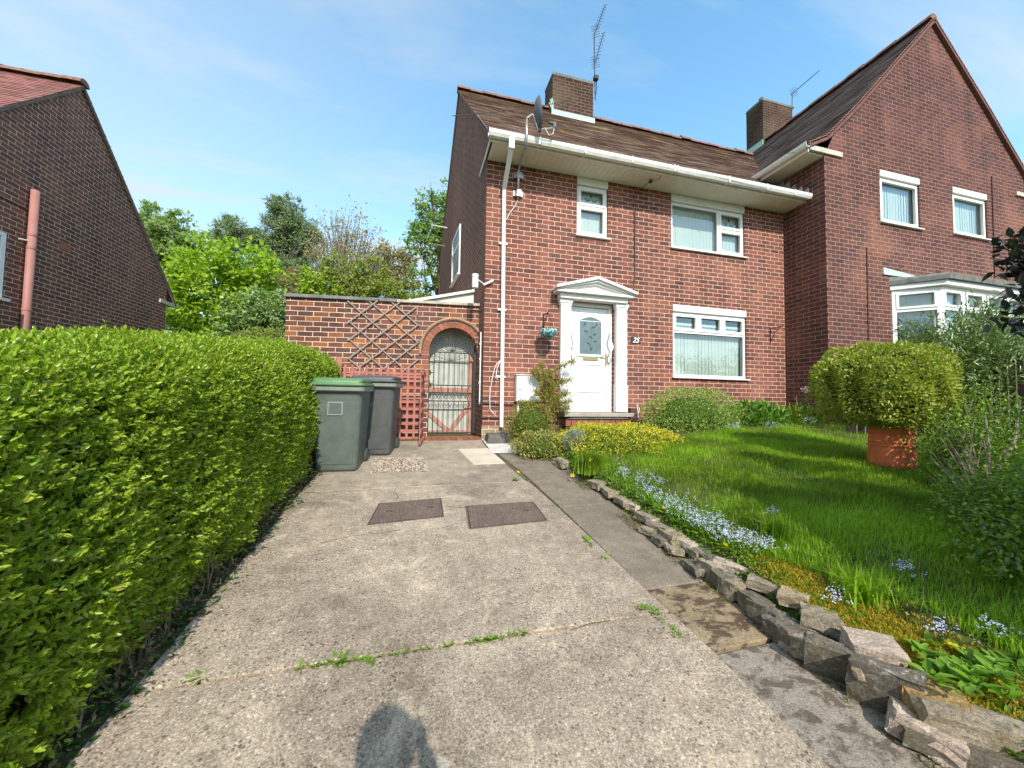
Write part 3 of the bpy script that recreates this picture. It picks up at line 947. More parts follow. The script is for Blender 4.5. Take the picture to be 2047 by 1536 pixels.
def window(root, x0, x1, z0, z1, Y, lights, lintel=None, sill=True, rec=.03, blind=True, tie=None, flowers=(), drop=None, label=None):
    """frame (part) with pane, blind, sill, lintel as sub-parts.  lights: (x0, x1, z0, z1, sash) as fractions"""
    mb = MB()
    ft = .05
    ring(mb, x0 + .004, x1 - .004, z0 + .004, z1 - .003, Y + rec, Y + rec + .07, ft)
    seal = MB()
    panes, blinds = [], []
    W_, H_ = x1 - x0, z1 - z0
    edges = set()
    for (a, b, c, d, sash) in lights:
        a, b, c, d = x0 + a * W_, x0 + b * W_, z0 + c * H_, z0 + d * H_
        # mullions and transoms between lights
        if a > x0 + .01: mb.box(a - .028, a + .028, Y + rec + .002, Y + rec + .066, max(c, z0 + ft), min(d, z1 - ft))
        if d < z1 - .01: mb.box(max(a, x0 + ft) + (.03 if a > x0 + .01 else 0), min(b, x1 - ft) - (.03 if b < x1 - .01 else 0), Y + rec + .003, Y + rec + .065, d - .028, d + .028)
        il = ft if a < x0 + .01 else .028
        ir = ft if b > x1 - .01 else .028
        ib = ft if c < z0 + .01 else .028
        it = ft if d > z1 - .01 else .028
        pa, pb, pc, pd = a + il, b - ir, c + ib, d - it
        if sash:
            ring(mb, pa - .012, pb + .012, pc - .012, pd + .012, Y + rec - .014, Y + rec + .05, .052)
            pa += .04; pb -= .04; pc += .04; pd -= .04
        ring(seal, pa - .001, pb + .001, pc - .001, pd + .001, Y + rec + .036, Y + rec + .043, .008)
        panes.append((pa, pb, pc, pd))
    wn = mb.build('window', M['upvc'], root, bevel=.005)
    if label: wn['label'] = label
    seal.build('glazing_seal', M['seal'], wn)
    for i, (a, b, c, d) in enumerate(panes):
        g = MB(); g.face([(a, Y + rec + .045, c), (b, Y + rec + .045, c), (b, Y + rec + .045, d), (a, Y + rec + .045, d)])
        g.build('pane', M['glass'], wn)
    if blind:
        bm_ = MB()
        dy = Y + rec + .12
        zt = z1 - .06 - (drop or 0); x = x0 + .05
        k = 0
        while x < x1 - .06:
            aa = R(rng.normal(5, 2.5)); wv = .0845
            dx, ddy = wv / 2 * math.cos(aa), wv / 2 * math.sin(aa)
            bm_.face([(x - dx + .04, dy - ddy, z0 + .05), (x + dx + .04, dy + ddy, z0 + .05), (x + dx + .04, dy + ddy, zt), (x - dx + .04, dy - ddy, zt)])
            x += .0835; k += 1
        bm_.box(x0 + .02, x1 - .02, dy - .03, dy + .03, zt, zt + .05)
        bm_.build('blind', M['blind'], wn)
    bk = MB()
    bk.box(x0 - .3, x1 + .3, Y + .9, Y + .95, z0 - .4, z1 + .3)
    bk.box(x0 - .3, x1 + .3, Y + .16, Y + .9, z0 - .45, z0 - .41)
    bk.box(x0 - .3, x1 + .3, Y + .16, Y + .9, z1 + .31, z1 + .35)
    bk.box(x0 - .34, x0 - .30, Y + .16, Y + .9, z0 - .4, z1 + .3)
    bk.box(x1 + .30, x1 + .34, Y + .16, Y + .9, z0 - .4, z1 + .3)
    bk.build('room', M['dark_room'], wn)
    if lintel:
        l = MB(); l.box(x0 - .0, x1 + .0, Y - .012, Y + rec + .05, z1 + .002, z1 + lintel)
        l.build('lintel', M['lintel'], wn, bevel=.004)
    if sill:
        s = MB()
        s.prism([(x0 - .03, Y - .055, z0 - .028), (x0 - .03, Y - .055, z0 - .002), (x0 - .03, Y + rec + .03, z0 + .012), (x0 - .03, Y + rec + .03, z0 - .028)], (x1 - x0 + .07, 0, 0))
        s.build('sill', M['upvc_dirty'], wn, bevel=.003)
    for i in flowers:
        a, b, c, d = panes[i]
        cx_, cz_ = (a + b) / 2, c + (d - c) * .42
        s = min(b - a, d - c)
        yy = Y + rec + .040
        for nm_, mt_, spots in (('stained_glass_flower', 'red_glass', [(random.uniform(-.05, .05), .30 + random.uniform(-.05, .05), .10) for k in range(5)]),
                                ('stained_glass_leaf', 'green_glass', [(-.12 - .075 * k, .02 - .10 * math.sin(k * .7) - .05, .065) for k in range(6)]),
                                ('stained_glass_leaf', 'green_glass', [(.12 + .075 * k, .02 - .10 * math.sin(k * .7) - .05, .065) for k in range(6)])):
            fl = MB()
            for q_, (ox, oz, rr_) in enumerate(spots):
                fl.prism([(cx_ + ox * s + rr_ * s * math.cos(2 * math.pi * k / 9) * random.uniform(.75, 1.1), yy - .001 * q_, cz_ + oz * s + rr_ * s * math.sin(2 * math.pi * k / 9) * random.uniform(.75, 1.1)) for k in range(9)], (0, .002, 0))
            fl.build(nm_, M[mt_], wn)
    return wn


def slope(mb, LP, RP, course=.1, lip=.010, nrm=None):
    """tiled slope between two polylines (eave to ridge) as overlapping courses"""
    LP = [V3(p) for p in LP]; RP = [V3(p) for p in RP]
    seg = [np.linalg.norm(LP[i + 1] - LP[i]) for i in range(len(LP) - 1)]
    cum = np.concatenate([[0], np.cumsum(seg)])
    n = int(cum[-1] / course)

    def ev(P, s):
        i = min(np.searchsorted(cum, s, 'right') - 1, len(P) - 2)
        t = (s - cum[i]) / seg[i]
        return P[i] + (P[i + 1] - P[i]) * t
    hd = unit(RP[0] - LP[0])
    for k in range(n):
        s0, s1 = cum[-1] * k / n, cum[-1] * (k + 1) / n
        a, b, c, d = ev(LP, s0), ev(RP, s0), ev(RP, s1), ev(LP, s1)
        nn = unit(np.cross(b - a, d - a))
        la = a + nn * lip; lb = b + nn * lip
        u0, u1, u2, u3 = a @ hd, b @ hd, c @ hd, d @ hd
        o = (k % 2) * .084
        m = max(1, int(np.linalg.norm(b - a) / .35))
        # uneven courses: a slightly wavy lower edge
        pts_l = [la + (lb - la) * (i / m) + nn * float(rng.normal(0, .003)) for i in range(m + 1)]
        pts_u = [d + (c - d) * (i / m) for i in range(m + 1)]
        pts_b = [a + (b - a) * (i / m) for i in range(m + 1)]
        for i in range(m):
            ul0, ul1 = u0 + (u1 - u0) * i / m, u0 + (u1 - u0) * (i + 1) / m
            uu0, uu1 = u3 + (u2 - u3) * i / m, u3 + (u2 - u3) * (i + 1) / m
            mb.face([pts_l[i], pts_l[i + 1], pts_u[i + 1], pts_u[i]], [(ul0, k * .1 + .006), (ul1, k * .1 + .006), (uu1, k * .1 + .096), (uu0, k * .1 + .096)])
            mb.face([pts_b[i], pts_b[i + 1], pts_l[i + 1], pts_l[i]], [(ul0, k * .1 + .03), (ul1, k * .1 + .03), (ul1, k * .1 + .045), (ul0, k * .1 + .045)])


def ridge_tiles(mb, a, b, r=.11, length=.32):
    a, b = V3(a), V3(b)
    n = max(1, int(np.linalg.norm(b - a) / length))
    d = (b - a) / n
    ax = unit(d); s = unit(np.cross(ax, (0, 0, 1))); u = np.cross(s, ax)
    for i in range(n):
        p = a + d * i; q = p + d * .985
        dz = float(rng.normal(0, .008))
        rr = r * float(rng.uniform(.95, 1.08))
        ring0 = [p + rr * (math.cos(t) * s + math.sin(t) * u) + u * (dz - .05) for t in np.linspace(0, math.pi, 8)]
        ring1 = [x + (q - p) for x in ring0]
        vs = ring0 + ring1
        mb.mesh(vs, [(k, k + 1, 9 + k, 8 + k) for k in range(7)] + [tuple(range(7, -1, -1)), tuple(range(8, 16))])
        if i:
            pp = p
            mb.mesh([pp - ax * .012 + x - p for x in [p + (rr + .006) * (math.cos(t) * s + math.sin(t) * u) + u * (dz - .05) for t in np.linspace(0, math.pi, 8)]] +
                    [pp + ax * .012 + x - p for x in [p + (rr + .006) * (math.cos(t) * s + math.sin(t) * u) + u * (dz - .05) for t in np.linspace(0, math.pi, 8)]],
                    [(k, k + 1, 9 + k, 8 + k) for k in range(7)])


def gutter_profile(r=.056, n=9):
    return [(r * math.cos(t), r * math.sin(t)) for t in np.linspace(math.pi, 2 * math.pi, n)]


def gutter(mb, a, b, out, r=.058):
    """half-round-ish square gutter from a to b; `out` points away from the wall"""
    a, b, out = V3(a), V3(b), unit(V3(out))
    prof = [(-r, .0), (-r, -.045), (-r * .55, -.088), (r * .55, -.088), (r, -.045), (r, .01), (r * .86, .01), (r * .82, -.04), (r * .45, -.075), (-r * .45, -.075), (-r * .85, -.04), (-r * .85, .0)]
    P = [[p + out * x + V3((0, 0, z)) for x, z in prof] for p in (a, b)]
    mb.loft(P)


def chimney(root, x0, x1, y0, y1, z0, z1, mat, name='chimney'):
    mb = MB()
    mb.box(x0, x1, y0, y1, z0, z1 - .09)
    c = mb.build(name, mat, root)
    k = MB()
    k.box(x0 - .012, x1 + .012, y0 - .012, y1 + .012, z1 - .088, z1 - .03)
    k.prism([(x0 + .0, y0 + .0, z1 - .03), (x1 - .0, y0 + .0, z1 - .03), (x1 - .0, y1 - .0, z1 - .03), (x0 + .0, y1, z1 - .03)], (0, 0, .035))
    k.build('chimney_cap', M['coping'], c, bevel=.01)
    return c


# ------------------------------------------------------------------ the semi-detached house with the white door
XR = 6.547
ZS = 4.80                       # soffit
house = thing('brick_house', 'red brick house with white pedimented front door, lean cream eaves and brown tiled roof', 'house', (3.2, 2.5, 0))
W1 = (1.685, 2.313, 3.70, 4.655)
W2 = (3.70, 5.49, 3.71, 4.645)
W3 = (3.732, 5.505, 1.16, 2.445)
DOOR = (1.565, 2.445, .46, 2.47)
mb = MB()
H25 = [(W1[0], W1[1], W1[2], 4.81), (W2[0], W2[1], W2[2], 4.81), (W3[0], W3[1], W3[2], 2.58), DOOR]
wall_grid(mb, 0, XR, -.3, 4.82, 0.0, [(a, b, c, min(d, 4.82)) for a, b, c, d in H25], depth=.12)
sx = lambda Y: -.068 * Y         # the gable end is a little out of square
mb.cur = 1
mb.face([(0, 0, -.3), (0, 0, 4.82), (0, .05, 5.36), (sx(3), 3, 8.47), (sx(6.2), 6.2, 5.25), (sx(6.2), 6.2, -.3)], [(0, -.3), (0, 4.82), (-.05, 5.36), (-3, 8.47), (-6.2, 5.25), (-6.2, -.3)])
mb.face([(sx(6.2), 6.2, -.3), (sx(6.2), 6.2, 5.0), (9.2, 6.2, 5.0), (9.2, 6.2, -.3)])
wallobj = mb.build('wall', [M['brick'], M['brick_gable_shaded']], house)
mb = MB(); mb.prism([(-.03, -.47, 4.79), (-.03, -.47, 4.93), (-.03, .0, 5.37), (-.03, .30, 5.60), (-.03, .0, 4.79)], (.028, 0, 0)); mb.build('eaves_cheek', M['brick_gable_shaded'], house)
mb = MB(); mb.box(-.052, -.032, -.50, .52, 4.795, 4.84); mb.build('eaves_strip', M['upvc_dirty'], house)

# roof
ridge_y, ridge_z = 3.0, 8.52
mb = MB()
eL, eR = (-.045, -.50, 4.925), (9.2, -.50, 4.925)
kL, kR = (-.10, -.05, 5.32), (9.2, -.05, 5.32)
slope(mb, [eL, (-.048, -.10, 5.285), (-.245, ridge_y, ridge_z)], [eR, (9.2, -.10, 5.285), (9.2, ridge_y, ridge_z)])
slope(mb, [(9.2, 6.55, 4.95), (9.2, ridge_y, ridge_z)], [(-.47, 6.55, 4.95), (-.245, ridge_y, ridge_z)])
# verge undercloak
mb.face([(-.045, -.50, 4.905), (-.245, ridge_y, ridge_z - .03), (-.10, ridge_y, ridge_z - .06), (.05, -.48, 4.86)])
mb.face([(-.47, 6.55, 4.93), (-.25, 6.5, 4.9), (-.05, ridge_y, ridge_z - .06), (-.245, ridge_y, ridge_z - .03)])
roof = mb.build('roof', M['tile_red'], house)
mb = MB(); ridge_tiles(mb, (-.27, ridge_y, ridge_z + .02), (9.0, ridge_y, ridge_z + .02))
mb.build('ridge_tiles', M['ridge'], roof, smooth=False)
mb = MB()
mb.bar((-.040, -.50, 4.895), (-.050, -.02, 5.32), .03, .035); mb.bar((-.050, -.02, 5.32), (-.240, ridge_y - .02, ridge_z - .045), .03, .035)
mb.build('verge_mortar', M['verge'], roof)
# soffit, fascia, gutter
mb = MB()
y = -.47
nb = 66
for i in range(nb):
    a = -.055 + (XR + .03 + .055) * i / nb; b = -.055 + (XR + .03 + .055) * (i + 1) / nb
    mb.box(a + .004, b - .0005, -.47, .004, ZS, ZS + .012)
mb.build('soffit', M['soffit'], house)
mb = MB(); mb.box(-.06, XR + .03, -.495, -.471, ZS - .012, 4.93); mb.box(-.0305, -.006, -.471, -.003, ZS - .010, 4.86)
mb.build('fascia', M['upvc_dirty'], house)
mb = MB(); gutter(mb, (-.085, -.555, 4.905), (6.61, -.555, 4.905), (0, -1, 0))
for xx in (.75, 1.55, 2.45, 3.3, 3.37, 4.5, 5.4, 6.1):
    mb.box(xx - .012, xx + .012, -.622, -.496, 4.806, 4.922)
mb.build('gutter', M['gutter'], house)
mb = MB(); mb.box(-.05, .33, -.465, -.012, ZS - .004, ZS - .001)
mb.build('soffit_end_panel', M['soffit'], house)

# downpipe with swan neck (square section)
mb = MB()
dx = .285
mb.box(dx - .045, dx + .045, -.61, -.50, 4.66, 4.84)
mb.bar((dx, -.55, 4.68), (dx + .005, -.075, 4.29), .068, .068, up=(1, 0, 0))
mb.tube([(dx + .005, -.075, 4.30), (dx + .02, -.072, 2.2), (dx + .03, -.070, .20)], .034, 10)
for zz in (3.35, 2.2, 1.05):
    mb.box(dx - .06, dx + .09, -.04, -.002, zz - .018, zz + .018)
mb.build('downpipe', M['upvc'], house, bevel=.004)
mb = MB()
mb.tube([(dx - .02, -.11, 1.32), (dx - .10, -.10, 1.22), (dx - .15, -.09, 1.0), (dx - .18, -.07, .75), (dx - .17, -.06, .5), (dx - .10, -.06, .42)], .006, 6)
mb.tube([(dx - .02, -.11, 1.30), (dx - .07, -.10, 1.18), (dx - .09, -.10, 1.02), (dx - .05, -.10, 1.0)], .006, 6)
mb.build('dangling_cable', M['upvc'], house)
mb = MB()
p0 = atX(963, 693, sx(.2)); p1 = atX(963, 813, sx(.2))
mb.tube([(-.022, .18, 1.83), (-.022, .18, .58)], .012, 8); 
for zz in (1.62, 1.36, .95): mb.box(-.045, -.004, .165, .195, zz - .014, zz + .014)
mb.build('conduit', M['upvc'], house)
mb = MB()
mb.tube([(-.03, .12, .60), (-.03, -.03, .60), (.25, -.03, .585), (.62, -.03, .575)], .011, 8)
mb.tube([(-.03, .3, .36), (-.03, -.03, .36), (.62, -.03, .345)], .009, 8)
mb.build('painted_pipe', M['dark_paint'], house)
# rendered plinth corner and gully block
mb = MB(); mb.box(-.012, .62, -.012, -.0, -.12, .22)
mb.build('plinth', m_brick('plinth_brick', [(.38, .27, .15), (.30, .20, .12), (.42, .32, .20)], (.58, .50, .40), ms=.009), house)

# windows
window(house, *W1, 0, [(0, 1, .60, 1, True), (0, 1, 0, .60, True)], lintel=.142, flowers=(0,), drop=0, label='narrow upstairs window with a red flower in its top light')
window(house, *W2, 0, [(0, .645, 0, 1, False), (.645, 1, .57, 1, True), (.645, 1, 0, .57, True)], lintel=.152, flowers=(1,), label='wide upstairs window with three lights')
window(house, *W3, 0, [(0, .345, .70, 1, True), (.345, .675, .70, 1, True), (.675, 1, .70, 1, True), (0, 1, 0, .70, False)], lintel=.135, drop=.18, label='ground floor window with three small top lights')
# gable window (seen almost edge on)
pr_ = [hit(x, y, (1, .068, 0), 0) for x, y in ((905.8, 491), (919.3, 453), (919.3, 545), (906.6, 561))]
gy0, gy1 = sorted((min(pr_[1][1], pr_[2][1]), max(pr_[0][1], pr_[3][1])))
gz0, gz1 = pr_[2][2] - .02, pr_[1][2]
mb = MB()
Pg = lambda y, z, d: (sx(y) - d, y, z)
for (a, b, c, d) in ((gy0, gy1, gz1 - .06, gz1), (gy0, gy1, gz0, gz0 + .06), (gy0, gy0 + .06, gz0 + .06, gz1 - .06), (gy1 - .06, gy1, gz0 + .06, gz1 - .06), (gy0 + .06, gy1 - .06, gz0 + .62 * (gz1 - gz0), gz0 + .62 * (gz1 - gz0) + .06)):
    mb.hexa([Pg(a, c, .0), Pg(b, c, .0), Pg(b, c, .03), Pg(a, c, .03), Pg(a, d, .0), Pg(b, d, .0), Pg(b, d, .03), Pg(a, d, .03)])
gw = mb.build('window', M['upvc'], house)
mb = MB(); mb.face([Pg(gy0 + .05, gz0 + .05, .012), Pg(gy1 - .05, gz0 + .05, .012), Pg(gy1 - .05, gz1 - .05, .012), Pg(gy0 + .05, gz1 - .05, .012)])
mb.build('pane', M['frosted'], gw)
mb = MB(); mb.hexa([Pg(gy0 - .03, gz0 - .03, 0), Pg(gy1 + .03, gz0 - .03, 0), Pg(gy1 + .03, gz0 - .03, .07), Pg(gy0 - .03, gz0 - .03, .07), Pg(gy0 - .03, gz0, 0), Pg(gy1 + .03, gz0, 0), Pg(gy1 + .03, gz0, .07), Pg(gy0 - .03, gz0, .07)])
mb.build('sill', M['upvc_dirty'], gw)
# two overflow pipes at the far end of the gable
for (ax_, ay_, bx_, by_) in ((894, 456, 872, 453), (889, 492, 874, 491)):
    b0 = hit(ax_, ay_, (1, .068, 0), -.01)
    mb = MB(); mb.tube([b0, b0 + V3((-.45, .02, .03))], .018, 8); mb.build('overflow_pipe', M['upvc_dirty'], house)

# door
dl, dr, dz0, dz1 = DOOR
mb = MB()
yd = .055
ring(mb, dl + .006, dr - .006, dz0 + .002, dz1 - .002, yd, yd + .07, .075)
door = mb.build('door_frame', M['upvc'], house, bevel=.006)
mb = MB()
a, b, c, d = dl + .085, dr - .085, dz0 + .08, dz1 - .09
mb.box(a, b, yd + .012, yd + .05, c, d)
# recessed mouldings: raised frames round the two lower panels and the top panel
def moulding(x0_, x1_, z0_, z1_, t=.018, p=.016):
    for (q0, q1, s0, s1) in ((x0_, x1_, z0_, z0_ + t), (x0_, x1_, z1_ - t, z1_), (x0_, x0_ + t, z0_ + t, z1_ - t), (x1_ - t, x1_, z0_ + t, z1_ - t)):
        mb.box(q0, q1, yd + .012 - p, yd + .014, s0, s1)
moulding(a + .09, b - .10, c + .28, c + .80)
moulding(a + .15, b - .16, c + .34, c + .73, t=.012, p=.01)
moulding(a + .02, b - .02, d - .25, d - .02, t=.012, p=.01)
dleaf = mb.build('door', M['upvc'], house, bevel=.004)
# arched glazed panel with etched leaves
gx0, gx1, gz0_, gz1_ = a + .13, b - .14, c + .98, c + 1.66
arch = [(gx0, gz0_), (gx1, gz0_), (gx1, gz1_ - .06)] + [(gx1 - (gx1 - gx0) * t, gz1_ - .06 + .07 * math.sin(math.pi * t)) for t in np.linspace(.1, .9, 9)] + [(gx0, gz1_ - .06)]
mb = MB(); mb.face([(x, yd + .004, z) for x, z in arch])
mb.build('glass_panel', M['frosted'], dleaf)
mb = MB()
cxx, czz = sum(p[0] for p in arch) / len(arch), (gz0_ + gz1_) / 2
for sc0, sc1, yy in ((1.0, 1.13, .0), (1.16, 1.28, .002)):
    n_ = len(arch)
    for i in range(n_):
        p, q = arch[i], arch[(i + 1) % n_]
        e = lambda P, s: (cxx + (P[0] - cxx) * (1 + (s - 1) * .9), yd - .006 - yy, czz + (P[1] - czz) * (1 + (s - 1) * .42))
        f = lambda P, s: (e(P, s)[0], yd + .013, e(P, s)[2])
        mb.hexa([e(p, sc0), e(q, sc0), f(q, sc0), f(p, sc0), e(p, sc1), e(q, sc1), f(q, sc1), f(p, sc1)])
mb.build('glass_bead', M['upvc'], dleaf)
mb = MB()
for i, (fx, fz, an) in enumerate(((.25, .82, 60), (.62, .74, 20), (.78, .82, 70), (.30, .62, 160), (.70, .55, 30), (.52, .47, 150), (.72, .36, 20), (.40, .30, 140), (.55, .15, 60))):
    px_, pz_ = gx0 + fx * (gx1 - gx0), gz0_ + fz * (gz1_ - gz0_)
    an = R(an); l_ = .055
    dxx, dzz = math.cos(an) * l_, math.sin(an) * l_
    mb.face([(px_ - dxx, yd + .002, pz_ - dzz), (px_ + dzz * .35, yd + .002, pz_ - dxx * .35), (px_ + dxx, yd + .002, pz_ + dzz), (px_ - dzz * .35, yd + .002, pz_ + dxx * .35)])
mb.bar((gx0 + .5 * (gx1 - gx0), yd + .0022, gz0_ + .05), (gx0 + .55 * (gx1 - gx0), yd + .0022, gz1_ - .2), .007, .002)
mb.build('etched_spray', M['etched'], dleaf)
mb = MB(); mb.box(a + .20, b - .20, yd - .006, yd + .013, c + .87, c + .94)
mb.build('letterbox', M['brass'], dleaf, bevel=.004)
mb = MB(); mb.box(b - .055, b - .028, yd - .004, yd + .013, c + .78, c + 1.02); mb.tube([(b - .04, yd - .004, c + .96), (b - .04, yd - .045, c + .96), (b - .16, yd - .045, c + .955)], .009, 8)
mb.build('handle', M['brass'], dleaf)
# surround: pilasters, entablature, pediment
for i, (p0_, p1_) in enumerate(((1.345, 1.563), (2.447, 2.685))):
    mb = MB()
    mb.box(p0_, p1_, -.10, .0, .47, .94)
    mb.box(p0_ + .012, p1_ - .012, -.088, .0, .94, 2.36)
    mb.box(p0_ - .008, p1_ + .008, -.108, .0, .92, .945)
    mb.box(p0_ + .002, p1_ - .002, -.098, .0, 2.36, 2.40)
    mb.box(p0_ - .012, p1_ + .012, -.112, .0, 2.40, 2.47)
    mb.build('pilaster', M['white_paint'], house, bevel=.004)
mb = MB()
x0_, x1_, zc_ = 1.20, 2.765, 2.53
mb.box(x0_ + .12, x1_ - .12, -.16, .0, 2.47, 2.555)
xm = (x0_ + x1_) / 2
zt_ = 2.865
mb.box(x0_ + .03, x1_ - .03, -.24, .0, 2.555, 2.60)
mb.prism([(x0_ + .10, -.17, 2.60), (x1_ - .10, -.17, 2.60), (xm, -.17, zt_ - .085)], (0, .17, 0))
for (w_, o_, yy) in ((.045, .0, -.30), (.04, .046, -.26), (.035, .088, -.22)):
    for s_ in (0, 1):
        ex = (x0_ - .0 + o_ * 1.6) if s_ == 0 else (x1_ + .0 - o_ * 1.6)
        A = (ex, yy, 2.60); B = (ex, yy, 2.60 + w_ * 1.05)
        ct = zt_ - o_ * 1.0
        Cc = (xm, yy, ct); Dd = (xm, yy, ct - w_ * 1.15)
        mb.prism([A, Dd, Cc, B] if s_ == 0 else [A, B, Cc, Dd], (0, -yy - .002 * s_ - .001, 0))
mb.build('pediment', M['white_paint'], house, bevel=.004)
mb = MB()
tri = [(xm - .45, -.172, 2.645), (xm + .45, -.172, 2.645), (xm, -.172, 2.785)]
for i in range(3): mb.bar(tri[i], tri[(i + 1) % 3], .012, .014)
mb.build('pediment_moulding', M['white_paint'], house)
# doorstep
mb = MB(); mb.box(1.37, 2.72, -.26, .05, .385, .455)
st = mb.build('doorstep', M['step'], house, bevel=.01)
mb = MB()
for i in range(12):
    x_ = 1.42 + i * .106
    mb.box(x_, x_ + .096, -.20, -.01, .22, .345)
mb.build('step_bricks', M['voussoir'], st)
mb = MB(); mb.prism([(1.42, -.23, .35), (2.66, -.23, .35), (2.45, -.23, .384), (1.6, -.23, .384)], (0, .2, 0)); mb.build('tile_creasing', M['coping'], st)
# grab rails either side of the door
for (xx, y0_, zz, bow) in ((2.40, .02, 1.66, -1), (1.60, .02, 1.62, 1)):
    mb = MB()
    mb.tube([(xx, .05, zz + .28), (xx + .02 * bow, -.02, zz + .27), (xx + .06 * bow, -.05, zz + .16), (xx + .0 * bow, -.06, zz), (xx + .06 * bow, -.05, zz - .14), (xx + .02 * bow, -.02, zz - .26), (xx, .05, zz - .27)], .015, 8)
    mb.build('grab_rail', M['upvc'], house, smooth=True)
mb = MB(); mb.tube([(2.92, -.02, .62), (2.93, -.04, .5), (2.95, -.03, .36)], .008, 6); mb.tube([(2.98, -.02, .55), (2.95, -.04, .46)], .006, 6)
mb.build('cable_tail', M['upvc'], house)
# telephone cable down the front
mb = MB()
tp = [(2.86, -.012, 4.79), (2.86, -.012, 4.2), (2.865, -.012, 3.6), (2.87, -.012, 3.1), (2.85, -.014, 2.75)]
mb.tube(tp, .007, 5); mb.tube([(2.885, -.012, 4.35), (2.885, -.012, 3.4), (2.875, -.014, 2.95)], .006, 5)
mb.build('phone_cable', M['wire'], house)
# insulator bracket under the gutter
mb = MB()
mb.tube([(2.95, -.02, 4.70), (3.10, -.42, 4.84), (3.16, -.63, 4.95)], .006, 5); mb.tube([(3.16, -.62, 4.93), (3.14, -.40, 4.76), (3.02, -.25, 4.74)], .005, 5)
mb.lathe((3.04, -.28, 4.745), [(.0, 0), (.03, 0), (.035, .03), (.0, .05)], 10)
mb.build('cable_bracket', M['wire'], house)

# chimney of this house, on the ridge
ch = chimney(house, 2.16, 3.32, 2.62, 3.22, 7.6, 9.27, M['brick_chimney'])
mb = MB()
mb.prism([(2.12, 2.605, 8.06), (3.35, 2.605, 8.06), (3.35, 2.605, 8.215), (2.12, 2.605, 8.215)], (0, -.03, 0))
mb.box(2.74, 2.752, 2.566, 2.576, 8.07, 8.21)
mb.build('flashing', M['verdigris'], ch)
mb = MB()
for i, (fx, fz) in enumerate(((2.05, 8.33), (2.08, 8.42), (2.12, 8.46), (2.16, 8.40))):
    mb.prism([(2.17, 2.60, 8.16 + i * .03), (2.19, 2.60, 8.19 + i * .03), (fx, 2.52, fz), (fx - .03, 2.52, fz - .02)], (0, .012, 0))
mb.build('flashing_tail', M['verdigris'], ch)

# ------------------------------------------------------------------ neighbouring house: the projecting gable wing
YW = -.846
wing = thing('gabled_house', 'neighbouring darker brick house with tall steep gable and flat roofed bay window', 'house', (9.8, 2, 0))
mb = MB()
V1 = (8.05, 9.235, 4.43, 5.40)
V2 = (10.305, 11.48, 4.48, 5.41)
BX0, BX1 = 8.30, 12.05
prof_l = [atY(x, y, YW) for x, y in ((1624, 289), (1647, 275), (1678, 243), (1712, 208), (1800, 108), (1861, 40))]
prof_r = [atY(x, y, YW) for x, y in ((1861, 40), (1905, 112), (1972, 222), (2047, 350), (2060, 380))]
pk = prof_l[-1]
PLx = [p[0] for p in prof_l]; PLz = [p[2] for p in prof_l]
PRx = [p[0] for p in prof_r]; PRz = [p[2] for p in prof_r]
zb = 5.55
wall_grid(mb, XR, 13.0, -.3, zb, YW, [(V1[0], V1[1], V1[2], V1[3] + .135), (V2[0], V2[1], V2[2], V2[3] + .135)], depth=.11)
gp_ = [(XR, zb)] + [(x, z) for x, z in zip(PLx, PLz) if x > XR + .02] + [(x, z) for x, z in zip(PRx[1:], PRz[1:]) if x < 12.98] + [(13.0, float(np.interp(13.0, PRx, PRz)) if PRx[-1] > 13 else zb + .3), (13.0, zb)]
mb.face([(x, YW, z) for x, z in gp_], [(x, z) for x, z in gp_])
# flank wall facing the white door
mb.face([(XR, .0, -.3), (XR, YW, -.3), (XR, YW, zb + .1), (XR, .0, zb + .1)], [(0, -.3), (-YW, -.3), (-YW, zb + .1), (0, zb + .1)])
mb.face([(XR, 4, 4.5), (XR, 0, 4.5), (XR, 0, 5.7), (XR, 4, 5.7)], [(0, 4.5), (4, 4.5), (4, 5.7), (0, 5.7)])
mb.face([(13.0, YW, -.3), (13.0, 8, -.3), (13.0, 8, 5.7), (13.0, YW, 5.7)])
mb.build('wall', M['brick_wing'], wing)
mb = MB()
YB = 8.0
yf = YW - .03
eave = (6.075, 5.665)
Lp = [(eave[0], yf, eave[1] + .02)] + [(x, yf, z) for x, z in zip(PLx[1:], PLz[1:])]
Lb = [(p[0], YB, p[2]) for p in Lp]
slope(mb, Lb, Lp)
Rp = [(pk[0], yf, pk[2])] + [(x, yf, z) for x, z in zip(PRx[1:], PRz[1:])]
Rp = Rp[::-1]
Rb = [(p[0], YB, p[2]) for p in Rp]
slope(mb, Rp, Rb)
wr = mb.build('roof', M['tile_dark'], wing)
mb = MB(); ridge_tiles(mb, (pk[0], yf - .02, pk[2] + .03), (pk[0], YB, pk[2] + .03), r=.12)
mb.build('ridge_tiles', M['ridge'], wr)
